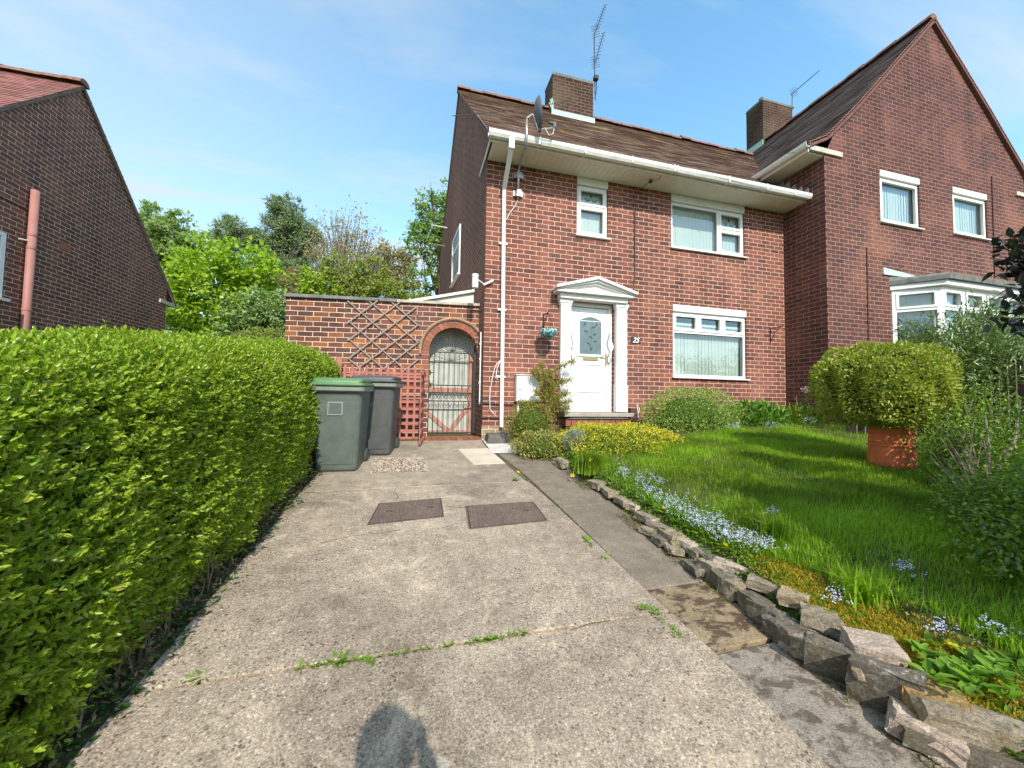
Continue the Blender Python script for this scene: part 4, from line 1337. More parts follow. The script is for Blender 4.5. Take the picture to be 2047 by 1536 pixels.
# verge tiles bedded on the gable edge
mb = MB()
for P_, sgn in ((Lp, 1), (Rp[::-1], -1)):
    for i in range(len(P_) - 1):
        a_, b_ = V3(P_[i]), V3(P_[i + 1])
        L_ = np.linalg.norm(b_ - a_); n_ = max(1, int(L_ / .1))
        d_ = (b_ - a_) / n_
        nn_ = unit(np.cross(d_, (0, 1, 0))) * (1 if np.cross(d_, (0, 1, 0))[2] > 0 else -1)
        for k in range(n_):
            p_ = a_ + d_ * k
            mb.prism([p_ + nn_ * .005, p_ + nn_ * .022 + V3((0, 0, 0)), p_ + d_ * 1.05 + nn_ * .008, p_ + d_ * 1.05 - nn_ * .01], (0, -.035, 0))
mb.build('verge_tiles', M['ridge'], wr)
mb = MB()
for P_, off_ in ((Lp, -.055), (Rp[::-1], -.06)):
    for i in range(len(P_) - 1):
        a_, b_ = V3(P_[i]), V3(P_[i + 1])
        nn_ = np.cross(b_ - a_, (0, 1, 0)); nn_ = unit(nn_) * (1 if nn_[2] > 0 else -1)
        a_ = a_ + nn_ * off_ - V3((0, .0, 0)); b_ = b_ + nn_ * off_
        mb.bar(a_ + V3((0, -.0, 0)), b_, .05, .07, up=(0, 1, 0))
mb.build('verge_undercloak', m_plain('verge_cloak', (.17, .085, .07), .85, .2, var=.3), wr)
# eaves on the inner side: soffit, fascia, gutter
mb = MB()
mb.box(6.13, XR - .002, YW + .02, 1.2, 5.545, 5.56)
mb.build('soffit', M['soffit'], wing)
mb = MB(); mb.box(6.105, 6.129, YW - .02, 1.2, 5.535, 5.67)
mb.build('fascia', M['upvc_dirty'], wing)
mb = MB(); gutter(mb, (6.06, YW - .06, 5.685), (6.06, 1.2, 5.685), (-1, 0, 0)); mb.build('gutter', M['gutter'], wing)
# kneeler stones
for xa, xb, za in ((6.14, 6.99, 5.575), (12.55, 13.05, 5.69)):
    mb = MB(); mb.box(xa, xb, YW - .035, YW + .1, za, za + .10); mb.build('kneeler_stone', M['stone_trim'], wing, bevel=.006)
# stepped lead flashing where the lower roof meets the flank
mb = MB()
for i in range(7):
    ya = -.56 + i * .13
    za = 4.93 + (ya + .5) * 1.0
    zz_ = max(za, 4.90)
    mb.prism([(XR - .008, ya, zz_ - .05), (XR - .008, ya + .16, zz_ + .08), (XR - .008, ya + .16, zz_ + .13), (XR - .008, ya + .02, zz_ + .17)], (-.006 - .001 * (i % 2), 0, 0))
mb.build('step_flashing', M['lead'], wing)
window(wing, *V1, YW, [(0, 1, 0, 1, True)], lintel=.13, label='upstairs gable window nearer the white door')
window(wing, *V2, YW, [(0, 1, 0, 1, True)], lintel=.13, drop=.0, label='upstairs gable window farther from the white door')
# thin cables on the gable
mb = MB(); a_, b_ = atY(1733, 495, YW - .012), atY(1738, 700, YW - .012); mb.tube([a_, (b_[0] - .02, b_[1], b_[2])], .011, 6); mb.build('wall_cable', M['dark_paint'], wing); mb = MB()
a_, b_ = atY(1983, 352, YW - .012), atY(1989, 556, YW - .012); mb.tube([a_, b_], .010, 6)
mb.build('wall_cable', M['dark_paint'], wing)
# bay window
D_ = .50
bl, bc1, bc2, br = 8.30, 8.80, 11.40, 11.90
zs_, zh_ = 1.75, 3.02
def bay_pts(o, z): return [(bl - o * .4, YW + .0, z), (bc1 - o * .4, YW - D_ - o, z), (bc2 + o * .4, YW - D_ - o, z), (br + o * .4, YW, z)]
mb = MB()
for a_, b_ in zip(bay_pts(0, 0)[:-1], bay_pts(0, 0)[1:]):
    mb.face([(a_[0], a_[1], -.2), (b_[0], b_[1], -.2), (b_[0], b_[1], zs_), (a_[0], a_[1], zs_)], [(0, -.2), (math.dist(a_, b_), -.2), (math.dist(a_, b_), zs_), (0, zs_)])
bay = mb.build('bay_window', M['brick_wing'], wing)
fr = MB(); pn = MB(); sl_ = MB()
segs = list(zip(bay_pts(0, 0)[:-1], bay_pts(0, 0)[1:]))
for si, (a_, b_) in enumerate(segs):
    a_, b_ = V3(a_), V3(b_)
    Ls = np.linalg.norm((b_ - a_)[:2]); tx = (b_ - a_) / Ls; inn = V3((-tx[1], tx[0], 0))
    ncol = 1 if si != 1 else 4
    def P3(u, d, z): return a_ + tx * u + inn * d + V3((0, 0, z))
    def bx(u0, u1, d0, d1, z0_, z1_):
        fr.hexa([P3(u0, d0, z0_), P3(u1, d0, z0_), P3(u1, d1, z0_), P3(u0, d1, z0_), P3(u0, d0, z1_), P3(u1, d0, z1_), P3(u1, d1, z1_), P3(u0, d1, z1_)])
    bx(0, Ls, -.004, .08, zs_, zs_ + .07); bx(0, Ls, -.003, .08, zh_ - .07, zh_)
    zt2 = zs_ + (zh_ - zs_) * .66
    for k in range(ncol + 1):
        u = Ls * k / ncol
        ww = .07 if k in (0, ncol) else .04
        bx(max(0, u - ww), min(Ls, u + ww), -.006, .075, zs_ + .07, zh_ - .07)
    for k in range(ncol):
        u0, u1 = Ls * k / ncol + .06, Ls * (k + 1) / ncol - .06
        bx(u0, u1, .0, .07, zt2 - .03, zt2 + .03)
        # opening top light sash
        for (q0, q1, r0, r1) in ((u0, u1, zt2 + .03, zt2 + .075), (u0, u1, zh_ - .115, zh_ - .07), (u0, u0 + .045, zt2 + .075, zh_ - .115), (u1 - .045, u1, zt2 + .075, zh_ - .115)):
            bx(q0, q1, -.016, .05, r0, r1)
        pn.face([P3(u0, .045, zs_ + .07), P3(u1, .045, zs_ + .07), P3(u1, .045, zh_ - .07), P3(u0, .045, zh_ - .07)])
        nsl = max(3, int((u1 - u0) / .085))
        for s in range(nsl):
            uu = u0 + (u1 - u0) * (s + .5) / nsl
            wv = .05 if si == 1 else .06
            sl_.face([P3(uu - wv * .75, .155, zs_ + .05), P3(uu + wv * .75, .135, zs_ + .05), P3(uu + wv * .75, .135, zh_ - .05), P3(uu - wv * .75, .155, zh_ - .05)])
fr.build('bay_frame', M['upvc'], bay, bevel=.004)
pn.build('pane', M['glass'], bay)
sl_.build('blind', M['blind'], bay)
mb = MB(); mb.box(bl - .2, br + .2, YW + .5, YW + .55, .5, 3.3); mb.build('room', M['dark_room'], bay)
mb = MB()
bot = bay_pts(.10, zh_); mid = bay_pts(.12, zh_ + .12)
mb.prism(bot, (0, 0, .10))
mb.build('bay_fascia', M['upvc'], bay, bevel=.006)
mb = MB()
e0, e1 = bay_pts(.16, zh_ + .101), bay_pts(.17, zh_ + .19)
mb.loft([e0, e1, bay_pts(.10, zh_ + .235), [(p[0], YW - .06 if 0 < i < 3 else YW, zh_ + .30) for i, p in enumerate(bay_pts(.0, 0))]])
mb.build('bay_roof', M['coping'], bay)
mb = MB(); f0, f1 = atY(1766, 540, YW - .02), atY(1840, 545, YW - .02)
mb.prism([(f0[0], YW - .03, zh_ + .31), (f1[0], YW - .03, zh_ + .31), (f1[0], YW - .02, zh_ + .36), (f0[0] + .02, YW - .01, zh_ + .46)], (0, .025, 0))
mb.build('bay_flashing', M['verdigris'], bay)
# second chimney astride the neighbour's ridge
ch2 = chimney(wing, 9.62, 10.85, 3.1, 3.72, 8.3, 10.66, M['brick_chimney'])
mb = MB(); mb.prism([(9.608, 3.09, 8.9), (9.608, 3.09, 9.25), (9.608, 3.74, 9.25), (9.608, 3.74, 8.9)], (-.02, 0, 0)); mb.build('flashing', M['verdigris'], ch2)
mb = MB(); mb.lathe((9.75, 3.25, 10.64), [(.09, 0), (.085, .13), (.07, .15), (.0, .15)], 12); mb.build('chimney_pot', M['coping'], ch2)
for i in range(3):
    pass
mb = MB()
for i in range(3):
    mb.prism([(10.2 + i * .07, 3.08, 9.12 - i * .06), (10.27 + i * .07, 3.08, 9.08 - i * .06), (10.26 + i * .07, 3.02, 9.26 - i * .06)], (0, .012, 0))
mb.build('flashing_tail', M['upvc_dirty'], ch2)

# ------------------------------------------------------------------ dark house beyond the hedge
XL = -8.0
lh = thing('dark_brick_house', 'dark brown brick house end beyond the hedge with pink soil pipe', 'house', (-11, 3.3, 0))
mb = MB()
pkL, evB, evF = atX(163, 168, XL), atX(350, 606, XL), None
py, pz = pkL[1], pkL[2]
cb = 6.36
ez = 3.30
fy, fz_ = 2 * py - cb, ez
prof = [(cb + .36, ez - .02), (cb + .1, ez + .33), (py, pz - .03), (2 * py - cb - .1, ez + .33), (2 * py - cb - .36, ez - .02)]
mb.face([(XL, fy, -.8), (XL, cb, -.8), (XL, cb, ez + .35), (XL, py, pz - .06), (XL, fy, ez + .35)], [(fy, -.8), (cb, -.8), (cb, ez + .35), (py, pz - .06), (fy, ez + .35)])
mb.face([(XL, cb, -.8), (XL - 7, cb, -.8), (XL - 7, cb, ez + .3), (XL, cb, ez + .3)])
mb.face([(XL, fy, -.8), (XL, fy, ez + .3), (XL - 7, fy, ez + .3), (XL - 7, fy, -.8)])
mb.build('wall', M['brick_dark'], lh)
mb = MB()
xv = XL + .05
fr_ = [(xv, p[0], p[1]) for p in prof[::-1]][:3]
slope(mb, [(XL - 7, p[1], p[2]) for p in fr_], fr_)
bk_ = [(xv, p[0], p[1]) for p in prof][:3]
slope(mb, bk_, [(XL - 7, p[1], p[2]) for p in bk_])
lr = mb.build('roof', M['tile_left'], lh)
mb = MB(); ridge_tiles(mb, (XL + .06, py, pz + .02), (XL - 7, py, pz + .02)); mb.build('ridge_tiles', M['ridge'], lr)
mb = MB()
for a_, b_ in zip(prof[:-1], prof[1:]): mb.bar((XL + .028, a_[0], a_[1] - .045), (XL + .028, b_[0], b_[1] - .045), .05, .055)
mb.build('verge_mortar', M['verge'], lr)
mb = MB(); mb.box(XL - .02, XL + .04, cb - .30, cb + .36, ez - .10, ez - .0); mb.build('kneeler_stone', M['stone_trim'], lh)
mb = MB(); mb.tube([(XL + .03, cb + .42, ez - .03), (XL - 7, cb + .42, ez - .03)], .05, 8); mb.build('gutter', M['upvc'], lh)
mb = MB()
p0, p1 = atX(66.5, 379, XL + .07), atX(55, 660, XL + .07)
ym = (p0[1] + p1[1]) / 2
mb.tube([(XL + .07, ym, -.5), (XL + .07, ym, p0[2])], .058, 16)
pp = mb.build('soil_pipe', M['pipe_pink'], lh, smooth=True)
mb = MB()
for zz in (3.52, 3.28, 2.15):
    mb = MB(); mb.lathe((XL + .07, ym, zz), [(.058, -.02), (.066, -.018), (.066, .018), (.058, .02)], 16); mb.build('pipe_collar', M['pipe_pink'], pp)
mb = MB(); q0, q1 = atX(0, 392, XL + .02), atX(59, 422, XL + .02); q2 = atX(54, 500, XL + .02)
mb.tube([q0 + (q0 - q1) * 1.0, q0, q1, q2], .011, 6); mb.build('wall_cable', M['wire'], lh)
mb = MB(); q = atX(130, 493, XL); mb.box(XL, XL + .006, q[1] - .12, q[1] + .12, q[2] - .08, q[2] + .08); mb.build('air_brick', m_plain('orange_air_brick', (.34, .14, .075), .9, .1, var=.4, scale=40), lh)
mb = MB(); q = atX(33, 477, XL); q2 = atX(50, 481, XL); mb.tube([(XL + .03, q[1], q[2]), (XL + .05, q2[1], q2[2])], .014, 8); mb.build('overflow_pipe', M['upvc'], lh)
mb = MB(); q0, q1 = atX(7, 465, XL + .02), atX(7, 597, XL + .02)
yr = (q0[1] + q1[1]) / 2
for a_, b_, c_, d_ in ((yr - .07, yr, q1[2], q0[2]), (yr - .9, yr - .07, q0[2] - .07, q0[2]), (yr - .9, yr - .07, q1[2], q1[2] + .07)): mb.box(XL, XL + .03, a_, b_, c_, d_)
lw = mb.build('window', M['upvc'], lh)
mb = MB(); mb.box(XL, XL + .012, yr - .9, yr - .07, q1[2] + .07, q0[2] - .07); mb.build('pane', M['frosted'], lw)
mb = MB(); mb.box(XL, XL + .09, yr - 1, yr + .06, q1[2] - .05, q1[2] - .002); mb.build('sill', M['upvc_dirty'], lw)

# ------------------------------------------------------------------ arched garden wall
YG = .40
gw_ = thing('garden_wall', 'tall brick garden wall with an arched gateway and flat concrete coping', 'wall', (-1.6, YG, 0))
tl, tr = atY(573, 590, YG), atY(958, 610, YG)
gx0_, gx1_ = float(tl[0]), -.015
top = lambda x: float(np.interp(x, [gx0_, gx1_], [tl[2] - .035, tr[2] - .03]))
ac = atY(907, 703, YG); acx, acz, ar_ = float(ac[0]), float(ac[2]), .425
vsc = lambda x, z: z * (1.0 if z < .2 else (2.30 / (top(x) + .0)))     # courses follow the coping
mb = MB()
TH = .22


def gface(pts):
    mb.face([(x, YG, z) for x, z in pts], [(x, vsc(x, z)) for x, z in pts])


nx = 8
edges_ = [gx0_ + (acx - ar_ - gx0_) * i / nx for i in range(nx + 1)]
for a_, b_ in zip(edges_[:-1], edges_[1:]): gface([(a_, -.1), (b_, -.1), (b_, top(b_)), (a_, top(a_))])
na = 24
pts = [(acx - ar_ * math.cos(math.pi * i / na), acz + ar_ * math.sin(math.pi * i / na)) for i in range(na + 1)]
for p_, q_ in zip(pts[:-1], pts[1:]):
    gface([p_, q_, (q_[0], top(q_[0])), (p_[0], top(p_[0]))])
    mb.face([(p_[0], YG, p_[1]), (p_[0], YG + TH, p_[1]), (q_[0], YG + TH, q_[1]), (q_[0], YG, q_[1])])
if gx1_ > acx + ar_ + .005:
    gface([(acx + ar_, -.1), (gx1_, -.1), (gx1_, top(gx1_)), (acx + ar_, top(acx + ar_))])
mb.face([(acx - ar_, YG, -.1), (acx - ar_, YG + TH, -.1), (acx - ar_, YG + TH, acz), (acx - ar_, YG, acz)])
mb.face([(acx + ar_, YG, -.1), (acx + ar_, YG, acz), (acx + ar_, YG + TH, acz), (acx + ar_, YG + TH, -.1)])
mb.face([(gx0_, YG, -.1), (gx0_, YG, top(gx0_)), (gx0_, YG + TH, top(gx0_)), (gx0_, YG + TH, -.1)])
mb.face([(gx0_, YG + TH, -.1), (gx0_, YG + TH, top(gx0_)), (acx - ar_, YG + TH, top(acx - ar_)), (acx - ar_, YG + TH, -.1)])
mb.build('wall', M['brick_garden'], gw_)
# voussoirs and hood mould
mb = MB()
nv = 19
for i in range(nv):
    t0, t1 = math.pi * (i + .06) / nv, math.pi * (i + .94) / nv
    r0, r1 = ar_ - .004, ar_ + .108
    P_ = lambda t, r: (acx - r * math.cos(t), YG - .006, acz + r * math.sin(t))
    if acx - r1 * math.cos(t1) > -.0: continue
    mb.prism([P_(t0, r0), P_(t1, r0), P_(t1, r1), P_(t0, r1)], (0, .11, 0))
for k in range(9):
    z0_ = acz - .083 * (k + 1)
    mb.box(acx - ar_ - .11, acx - ar_ + .003, YG - .005, YG + .1, z0_ + .008, z0_ + .08)
mb.build('arch', M['voussoir'], gw_)
mb = MB()
hp = [(acx - (ar_ + .150) * math.cos(t), YG - .014, acz + (ar_ + .150) * math.sin(t)) for t in np.linspace(-.12, math.pi * .87, 40)]
hp = [p for p in hp if p[0] < -.02]
mb.tube(hp, .026, 6)
hd = mb.build('hood_mould', m_plain('hood_brick', (.36, .21, .14), .9, .2, var=.35, scale=12, bump=.4), gw_)
mb = MB()
hp = [(acx - (ar_ + .118) * math.cos(t), YG - .010, acz + (ar_ + .118) * math.sin(t)) for t in np.linspace(-.1, math.pi * .87, 40)]
mb.tube([p for p in hp if p[0] < -.02], .008, 5)
mb.build('hood_drip', M['iron'], hd)
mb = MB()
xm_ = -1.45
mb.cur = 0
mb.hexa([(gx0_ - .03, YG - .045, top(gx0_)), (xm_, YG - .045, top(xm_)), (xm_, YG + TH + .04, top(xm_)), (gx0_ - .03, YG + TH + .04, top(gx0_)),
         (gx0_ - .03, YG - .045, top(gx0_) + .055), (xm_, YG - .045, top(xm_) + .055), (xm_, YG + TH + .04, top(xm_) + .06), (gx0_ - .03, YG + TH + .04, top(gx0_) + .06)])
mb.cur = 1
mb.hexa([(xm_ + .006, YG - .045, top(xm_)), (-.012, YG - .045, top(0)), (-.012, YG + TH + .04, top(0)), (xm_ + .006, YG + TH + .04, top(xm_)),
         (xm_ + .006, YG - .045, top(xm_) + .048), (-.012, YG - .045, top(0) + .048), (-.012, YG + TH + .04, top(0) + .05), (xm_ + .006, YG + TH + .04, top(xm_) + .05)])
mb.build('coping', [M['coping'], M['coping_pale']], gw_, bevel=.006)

# iron gate
YI = YG + .15
gate = thing('iron_gate', 'black wrought iron gate with sunburst scroll top in the brick arch', 'gate', (-.47, YI, .05))
x0_, x1_ = acx - ar_ + .012, acx + ar_ - .035
zb_, zt_, zm0, zm1 = .045, acz - .005, .90, .62
mb = MB()
for xx in (x0_, x1_): mb.box(xx - .012, xx + .012, YI - .012, YI + .012, zb_, zt_)
mb.box(x1_ + .012, x1_ + .03, YI - .03, YI + .03, zb_, zt_ + .1)
for zz in (zb_ + .012, zm0, zm1, zt_): mb.box(x0_ + .012, x1_ - .012, YI - .010, YI + .010, zz - .010, zz + .010)
gf = mb.build('gate_frame', M['iron'], gate)
nb_ = 9
for i in range(1, nb_):
    xx = x0_ + (x1_ - x0_) * i / nb_
    mb = MB(); mb.tube([(xx, YI, zm0), (xx, YI, zt_)], .0055, 6); mb.build('bar', M['iron'], gate)
    mb = MB(); mb.tube([(xx, YI, zb_), (xx, YI, zm1)], .0055, 6); mb.build('bar', M['iron'], gate)


def scroll(mb, cx_, cz_, r, turns=1.25, a0=0., sgn=1, th=.004, Y=YI):
    pts = []
    for k in range(22):
        t = k / 21
        rr = r * (1 - .78 * t)
        an = a0 + sgn * t * turns * 2 * math.pi
        pts.append((cx_ + rr * math.cos(an), Y, cz_ + rr * math.sin(an)))
    mb.tube(pts, th, 5)


mb = MB()
n_ = 6
for i in range(n_):
    cxs = x0_ + .03 + (x1_ - x0_ - .06) * (i + .5) / n_
    wv = (x1_ - x0_) / n_ * .46
    scroll(mb, cxs - wv * .45, zm1 + .065, .045, a0=0, sgn=1)
    scroll(mb, cxs + wv * .45, zm1 + .065, .045, a0=math.pi, sgn=-1)
    mb.tube([(cxs - wv * .9, YI, zm1 + .06), (cxs - wv * .3, YI, zm1 + .15), (cxs, YI, zm0 - .02)], .004, 5)
    mb.tube([(cxs + wv * .9, YI, zm1 + .06), (cxs + wv * .3, YI, zm1 + .15), (cxs, YI, zm0 - .02)], .004, 5)
    mb.box(cxs - .006, cxs + .006, YI - .006, YI + .006, zm0 - .05, zm0)
mb.build('scroll_band', M['iron'], gate)
for i in range(11):
    t = math.pi * (i + .35) / 10.7
    rr = ar_ - .105
    mb = MB()
    fxc = (x0_ + x1_) / 2
    tip = (fxc - rr * math.cos(t), YI, zt_ + rr * math.sin(t))
    mb.tube([(fxc, YI, zt_ + .02), tip], .005, 5)
    sg = 1 if t < math.pi / 2 else -1
    n1 = (-math.cos(t), math.sin(t))
    pr2 = (n1[1] * -sg, n1[0] * sg)
    c_ = (tip[0] + pr2[0] * .042, tip[2] + pr2[1] * .042)
    scroll(mb, c_[0], c_[1], .042, a0=math.atan2(tip[2] - c_[1], tip[0] - c_[0]), sgn=-sg, turns=1.15)
    mb.build('sunburst_spoke', M['iron'], gate)
mb = MB(); mb.tube([(x0_ + .02, YI - .03, 1.12), (x0_ + .09, YI - .03, 1.12)], .008, 6); mb.box(x0_ - .012, x0_ + .035, YI - .022, YI - .0125, 1.08, 1.16); mb.box(x0_ - .0, x0_ + .05, YI - .03, YI - .0125, .86, .93)
mb.build('latch', M['iron'], gate)

# boarded door behind the gate
YD = YG + TH + .13
bd = thing('boarded_door', 'white boarded door with faded red braces behind the iron gate', 'door', (-.47, YD, 0))
mb = MB()
for i in range(7):
    a_ = acx - ar_ - .02 + i * .128
    mb.box(a_, a_ + .124, YD, YD + .03, .0, 2.02)
mb.build('panel', M['white_board'], bd)
mb = MB()
mb.box(acx + ar_ - .115, acx + ar_ - .03, YD - .028, YD - .001, .0, 1.5)
mb.box(acx - ar_ - .02, acx + ar_ - .115, YD - .027, YD - .001, .78, .865)
mb.box(acx - ar_ - .02, acx + ar_ - .115, YD - .026, YD - .001, .03, .085)
mb.bar((acx + .0, YD - .012, .09), (acx + ar_ - .12, YD - .012, .50), .02, .075, up=(0, 0, 1))
mb.bar((acx - .05, YD - .010, .09), (acx - ar_ + .02, YD - .010, .40), .02, .075, up=(0, 0, 1))
mb.build('brace', M['faded_red'], bd)

# lean-to roof behind the wall
ln = thing('lean_to_roof', 'milky sheet lean-to roof sloping down behind the garden wall', 'roof', (-.6, 1.2, 2.3))
a_ = atY(952, 582, YG + TH + .25); b_ = atY(952, 604, YG + TH + .25); c_ = atY(800, 600, YG + TH + .25)
YL = YG + TH + .25
mb = MB(); mb.face([(c_[0], YL, top(0) + .0), (a_[0], YL, top(0) - .02), (a_[0], YL, a_[2] - .02), (c_[0], YL, top(-1.2) + .06)])
mb.build('end_sheet', M['lean'], ln)
mb = MB()
mb.hexa([(c_[0] - .1, YL - .03, top(-1.2) + .06), (a_[0] + .0, YL - .03, a_[2] - .03), (a_[0], YL + 3.2, a_[2] + .25), (c_[0] - .1, YL + 3.2, top(-1.2) + .2),
         (c_[0] - .1, YL - .03, top(-1.2) + .08), (a_[0] + .0, YL - .03, a_[2] + .0), (a_[0], YL + 3.2, a_[2] + .27), (c_[0] - .1, YL + 3.2, top(-1.2) + .22)])
mb.build('roof_sheet', M['lean'], ln)
mb = MB(); mb.bar((a_[0] + .012, YL - .02, top(0) - .03), (a_[0] + .012, YL - .02, a_[2] + .02), .03, .03); mb.bar((c_[0] - .1, YL - .045, top(-1.2) + .075), (a_[0], YL - .045, a_[2] + .0), .025, .05)
mb.build('edge_trim', M['upvc_dirty'], ln)

# expanding lattice on the wall
tr_ = thing('lattice_trellis', 'expanding diamond lattice of weathered laths fixed to the garden wall', 'trellis', (-1.6, YG - .03, 1.2))
L1 = [((545, 250), (1068, 700)), ((700, 235), (1118, 590)), ((890, 250), (1118, 452)), ((550, 410), (1060, 850)), ((545, 550), (850, 810)), ((545, 710), (690, 830))]
L2 = [((545, 425), (800, 240)), ((545, 570), (975, 255)), ((545, 720), (1115, 288)), ((590, 820), (1120, 440)), ((800, 825), (1120, 580)), ((960, 845), (1120, 718))]
z2p = lambda p: (560 + p[0] / 4.041, 540 + p[1] / 4.041)
for off, LL in ((.012, L1), (.027, L2)):
    for p_, q_ in LL:
        a_, b_ = atY(*z2p(p_), YG - off - .012), atY(*z2p(q_), YG - off - .012)
        mb = MB(); mb.bar(a_, b_, .020, .012, up=(0, 1, 0)); mb.build('lath', M['lath'], tr_)
mb = MB()
a_ = atY(*z2p((1110, 290)), YG - .035); mb.bar(a_, a_ + V3((-.0, -.0, -.16)), .014, .02); mb.build('broken_lath', M['lath'], tr_)


# red trellis panels leaning in the corner
def trellis_panel(name, label, origin, ux, uz, wdt, hgt, nx, nz, skip=0):
    t = thing(name, label, 'trellis panel', origin)
    o = V3(origin); ux = unit(V3(ux)); uz = unit(V3(uz)); nn = np.cross(ux, uz)
    mb = MB()
    for i in range(nx):
        p_ = o + ux * (wdt * i / (nx - 1)); mb.bar(p_, p_ + uz * (hgt + (.13 if name == 'trellis_panel' else 0)), .036, .012, up=nn)
    mb.build('upright', M['red_wood'], t)
    mb = MB()
    for i in range(nz):
        p_ = o + uz * (hgt * i / (nz - 1) + .01) - nn * .013; mb.bar(p_, p_ + ux * wdt, .045, .012, up=nn)
    p_ = o + uz * (hgt - .03) - nn * .03; mb.bar(p_, p_ + ux * wdt, .06, .02, up=nn)
    mb.build('crosspiece', M['red_wood'], t)
    return t


pa, pb = atY(668, 880, .05), atY(842, 876, .05)
pt = atY(842, 752, .30)
o_ = (-2.20, .06, .01)
trellis_panel('trellis_panel', 'flat red wooden trellis panel leaning on the wall behind the bins', o_, (1, 0, 0), (0, .20, 1.0), 1.20, 1.07, 12, 10)
trellis_panel('folded_trellis_panel', 'red trellis panel standing edge-on beside the iron gate', (-.97, -.10, -.01), (-.06, -.5, -.0), (.0, .16, 1.0), .42, 1.10, 4, 8)
for i, (xx, lean, lb) in enumerate(((666, .05, 'paler red stake leaning against the end of the garden wall'), (678, -.01, 'darker upright red stake next to the hedge end'))):
    a_ = atY(xx, 780, .22)
    t = thing('wooden_stake', lb, 'stake', (a_[0], .22, 0.02), group='red stakes by the hedge')
    mb = MB(); mb.bar((a_[0] - .02, .20, .02), (a_[0] + lean, .30, 1.30 - .02 * i), .05, .028, up=(0, 1, 0))
    mb.build('stake_shaft', M['red_wood'], t, bevel=.003)


# ------------------------------------------------------------------ wheelie bins
def rrect(cx_, cy_, w_, d_, z, r=.06, n=5):
    pts = []
    for (sx_, sy_, a0) in ((1, 1, 0), (-1, 1, 90), (-1, -1, 180), (1, -1, 270)):
        for k in range(n + 1):
            a = R(a0 + 90 * k / n)
            pts.append((cx_ + sx_ * (w_ / 2 - r) + r * math.cos(a), cy_ + sy_ * (d_ / 2 - r) + r * math.sin(a), z))
    return pts


def wheelie_bin(label, loc, rot, body, lid, frame):
    t = thing('wheelie_bin', label, 'bin', (0, 0, 0), group='wheelie bins by the hedge')
    mb = MB()
    mb.loft([rrect(0, .35, .43, .50, .02, .05), rrect(0, .35, .445, .515, .05, .05), rrect(0, .35, .53, .62, .86, .06), rrect(0, .35, .535, .63, .93, .06), rrect(0, .35, .56, .66, .945, .05), rrect(0, .35, .56, .66, .955, .05)])
    b_ = mb.build('body', body, t, smooth=False, bevel=0)
    for p in b_.data.polygons: p.use_smooth = len(p.vertices) == 4
    # raised arch panel on the front
    mb = MB()
    fy = lambda z: .35 - (.515 + (.62 - .515) * (z - .05) / .81) / 2
    prof_ = []
    hw0, hw1 = .175, .205
    arch_ = [(-hw0, .10), (hw0, .10), (hw1, .74)] + [(hw1 - (1 - math.cos(a)) * .05 - (hw1 - .05) * 2 * 0, .74 + .07 * math.sin(a)) for a in np.linspace(.3, math.pi / 2, 4)]
    arch_ = arch_ + [(-x, z) for x, z in arch_[:1:-1]]
    mb.prism([(x, fy(z) - .001, z) for x, z in arch_], (0, -.006, 0))
    mb.build('front_panel', body, t, bevel=.004)
    mb = MB()
    mb.loft([rrect(0, .35, .575, .69, .915, .05), rrect(0, .345, .60, .72, .93, .05), rrect(0, .345, .60, .72, .968, .05), rrect(0, .345, .585, .70, .978, .05)])
    mb.build('rim', M['rim'], t)
    mb = MB()
    mb.loft([rrect(0, .34, .59, .72, .98, .05), rrect(0, .335, .605, .735, .985, .05), rrect(0, .335, .60, .73, 1.012, .05), rrect(0, .34, .54, .69, 1.018, .06), rrect(0, .34, .535, .685, 1.022, .06), rrect(0, .345, .555, .69, 1.035, .05), rrect(0, .36, .54, .64, 1.065, .07), rrect(0, .37, .40, .45, 1.075, .1)])
    ld = mb.build('lid', lid, t)
    for p in ld.data.polygons: p.use_smooth = len(p.vertices) == 4
    mb = MB(); mb.tube([(-.22, .74, .93), (-.22, .79, 1.0), (.22, .79, 1.0), (.22, .74, .93)], .018, 8); mb.build('handle', body, t)
    for s_ in (-1, 1):
        mb = MB(); mb.lathe((s_ * .235, .59, .10), [(.02, -.028), (.088, -.028), (.10, -.018), (.10, .018), (.088, .028), (.02, .028)], 24, axis=(1, 0, 0))
        wh = mb.build('wheel', M['tyre'], t, bevel=0)
        mb = MB(); mb.lathe((s_ * (.235 + .020), .59, .10), [(.0, s_ * .010), (.05, s_ * .010), (.055, 0)], 16, axis=(1, 0, 0)); mb.build('hub', body, wh)
    mb = MB(); mb.tube([(-.22, .59, .10), (.22, .59, .10)], .012, 8); mb.build('axle', M['iron'], t)
    if frame:
        mb = MB()
        ring(mb, -.085, .068, .655, .80, fy(.75) - .013, fy(.75) - .006, .008)
        mb.build('label_frame', M['sticker'], t)
    else:
        mb = MB()
        yq = fy(.7) - .0085
        mb.bar((.0, yq, .72), (-.03, yq, .65), .006, .002, up=(0, 1, 0)); mb.bar((-.11, yq, .70), (-.075, yq, .685), .006, .002, up=(0, 1, 0)); mb.bar((-.075, yq, .685), (-.11, yq, .655), .006, .002, up=(0, 1, 0)); mb.bar((-.11, yq, .655), (-.07, yq, .655), .006, .002, up=(0, 1, 0))
        mb.build('paint_mark', M['sticker'], t)
    if lid is M['bin_lid']:
        mb = MB(); mb.box(-.08, .14, .10, .22, 1.0675, 1.069); mb.build('lid_sticker', M['sticker'], t)
    t.location = loc; t.rotation_euler = (R(1.5), 0, rot)
    return t


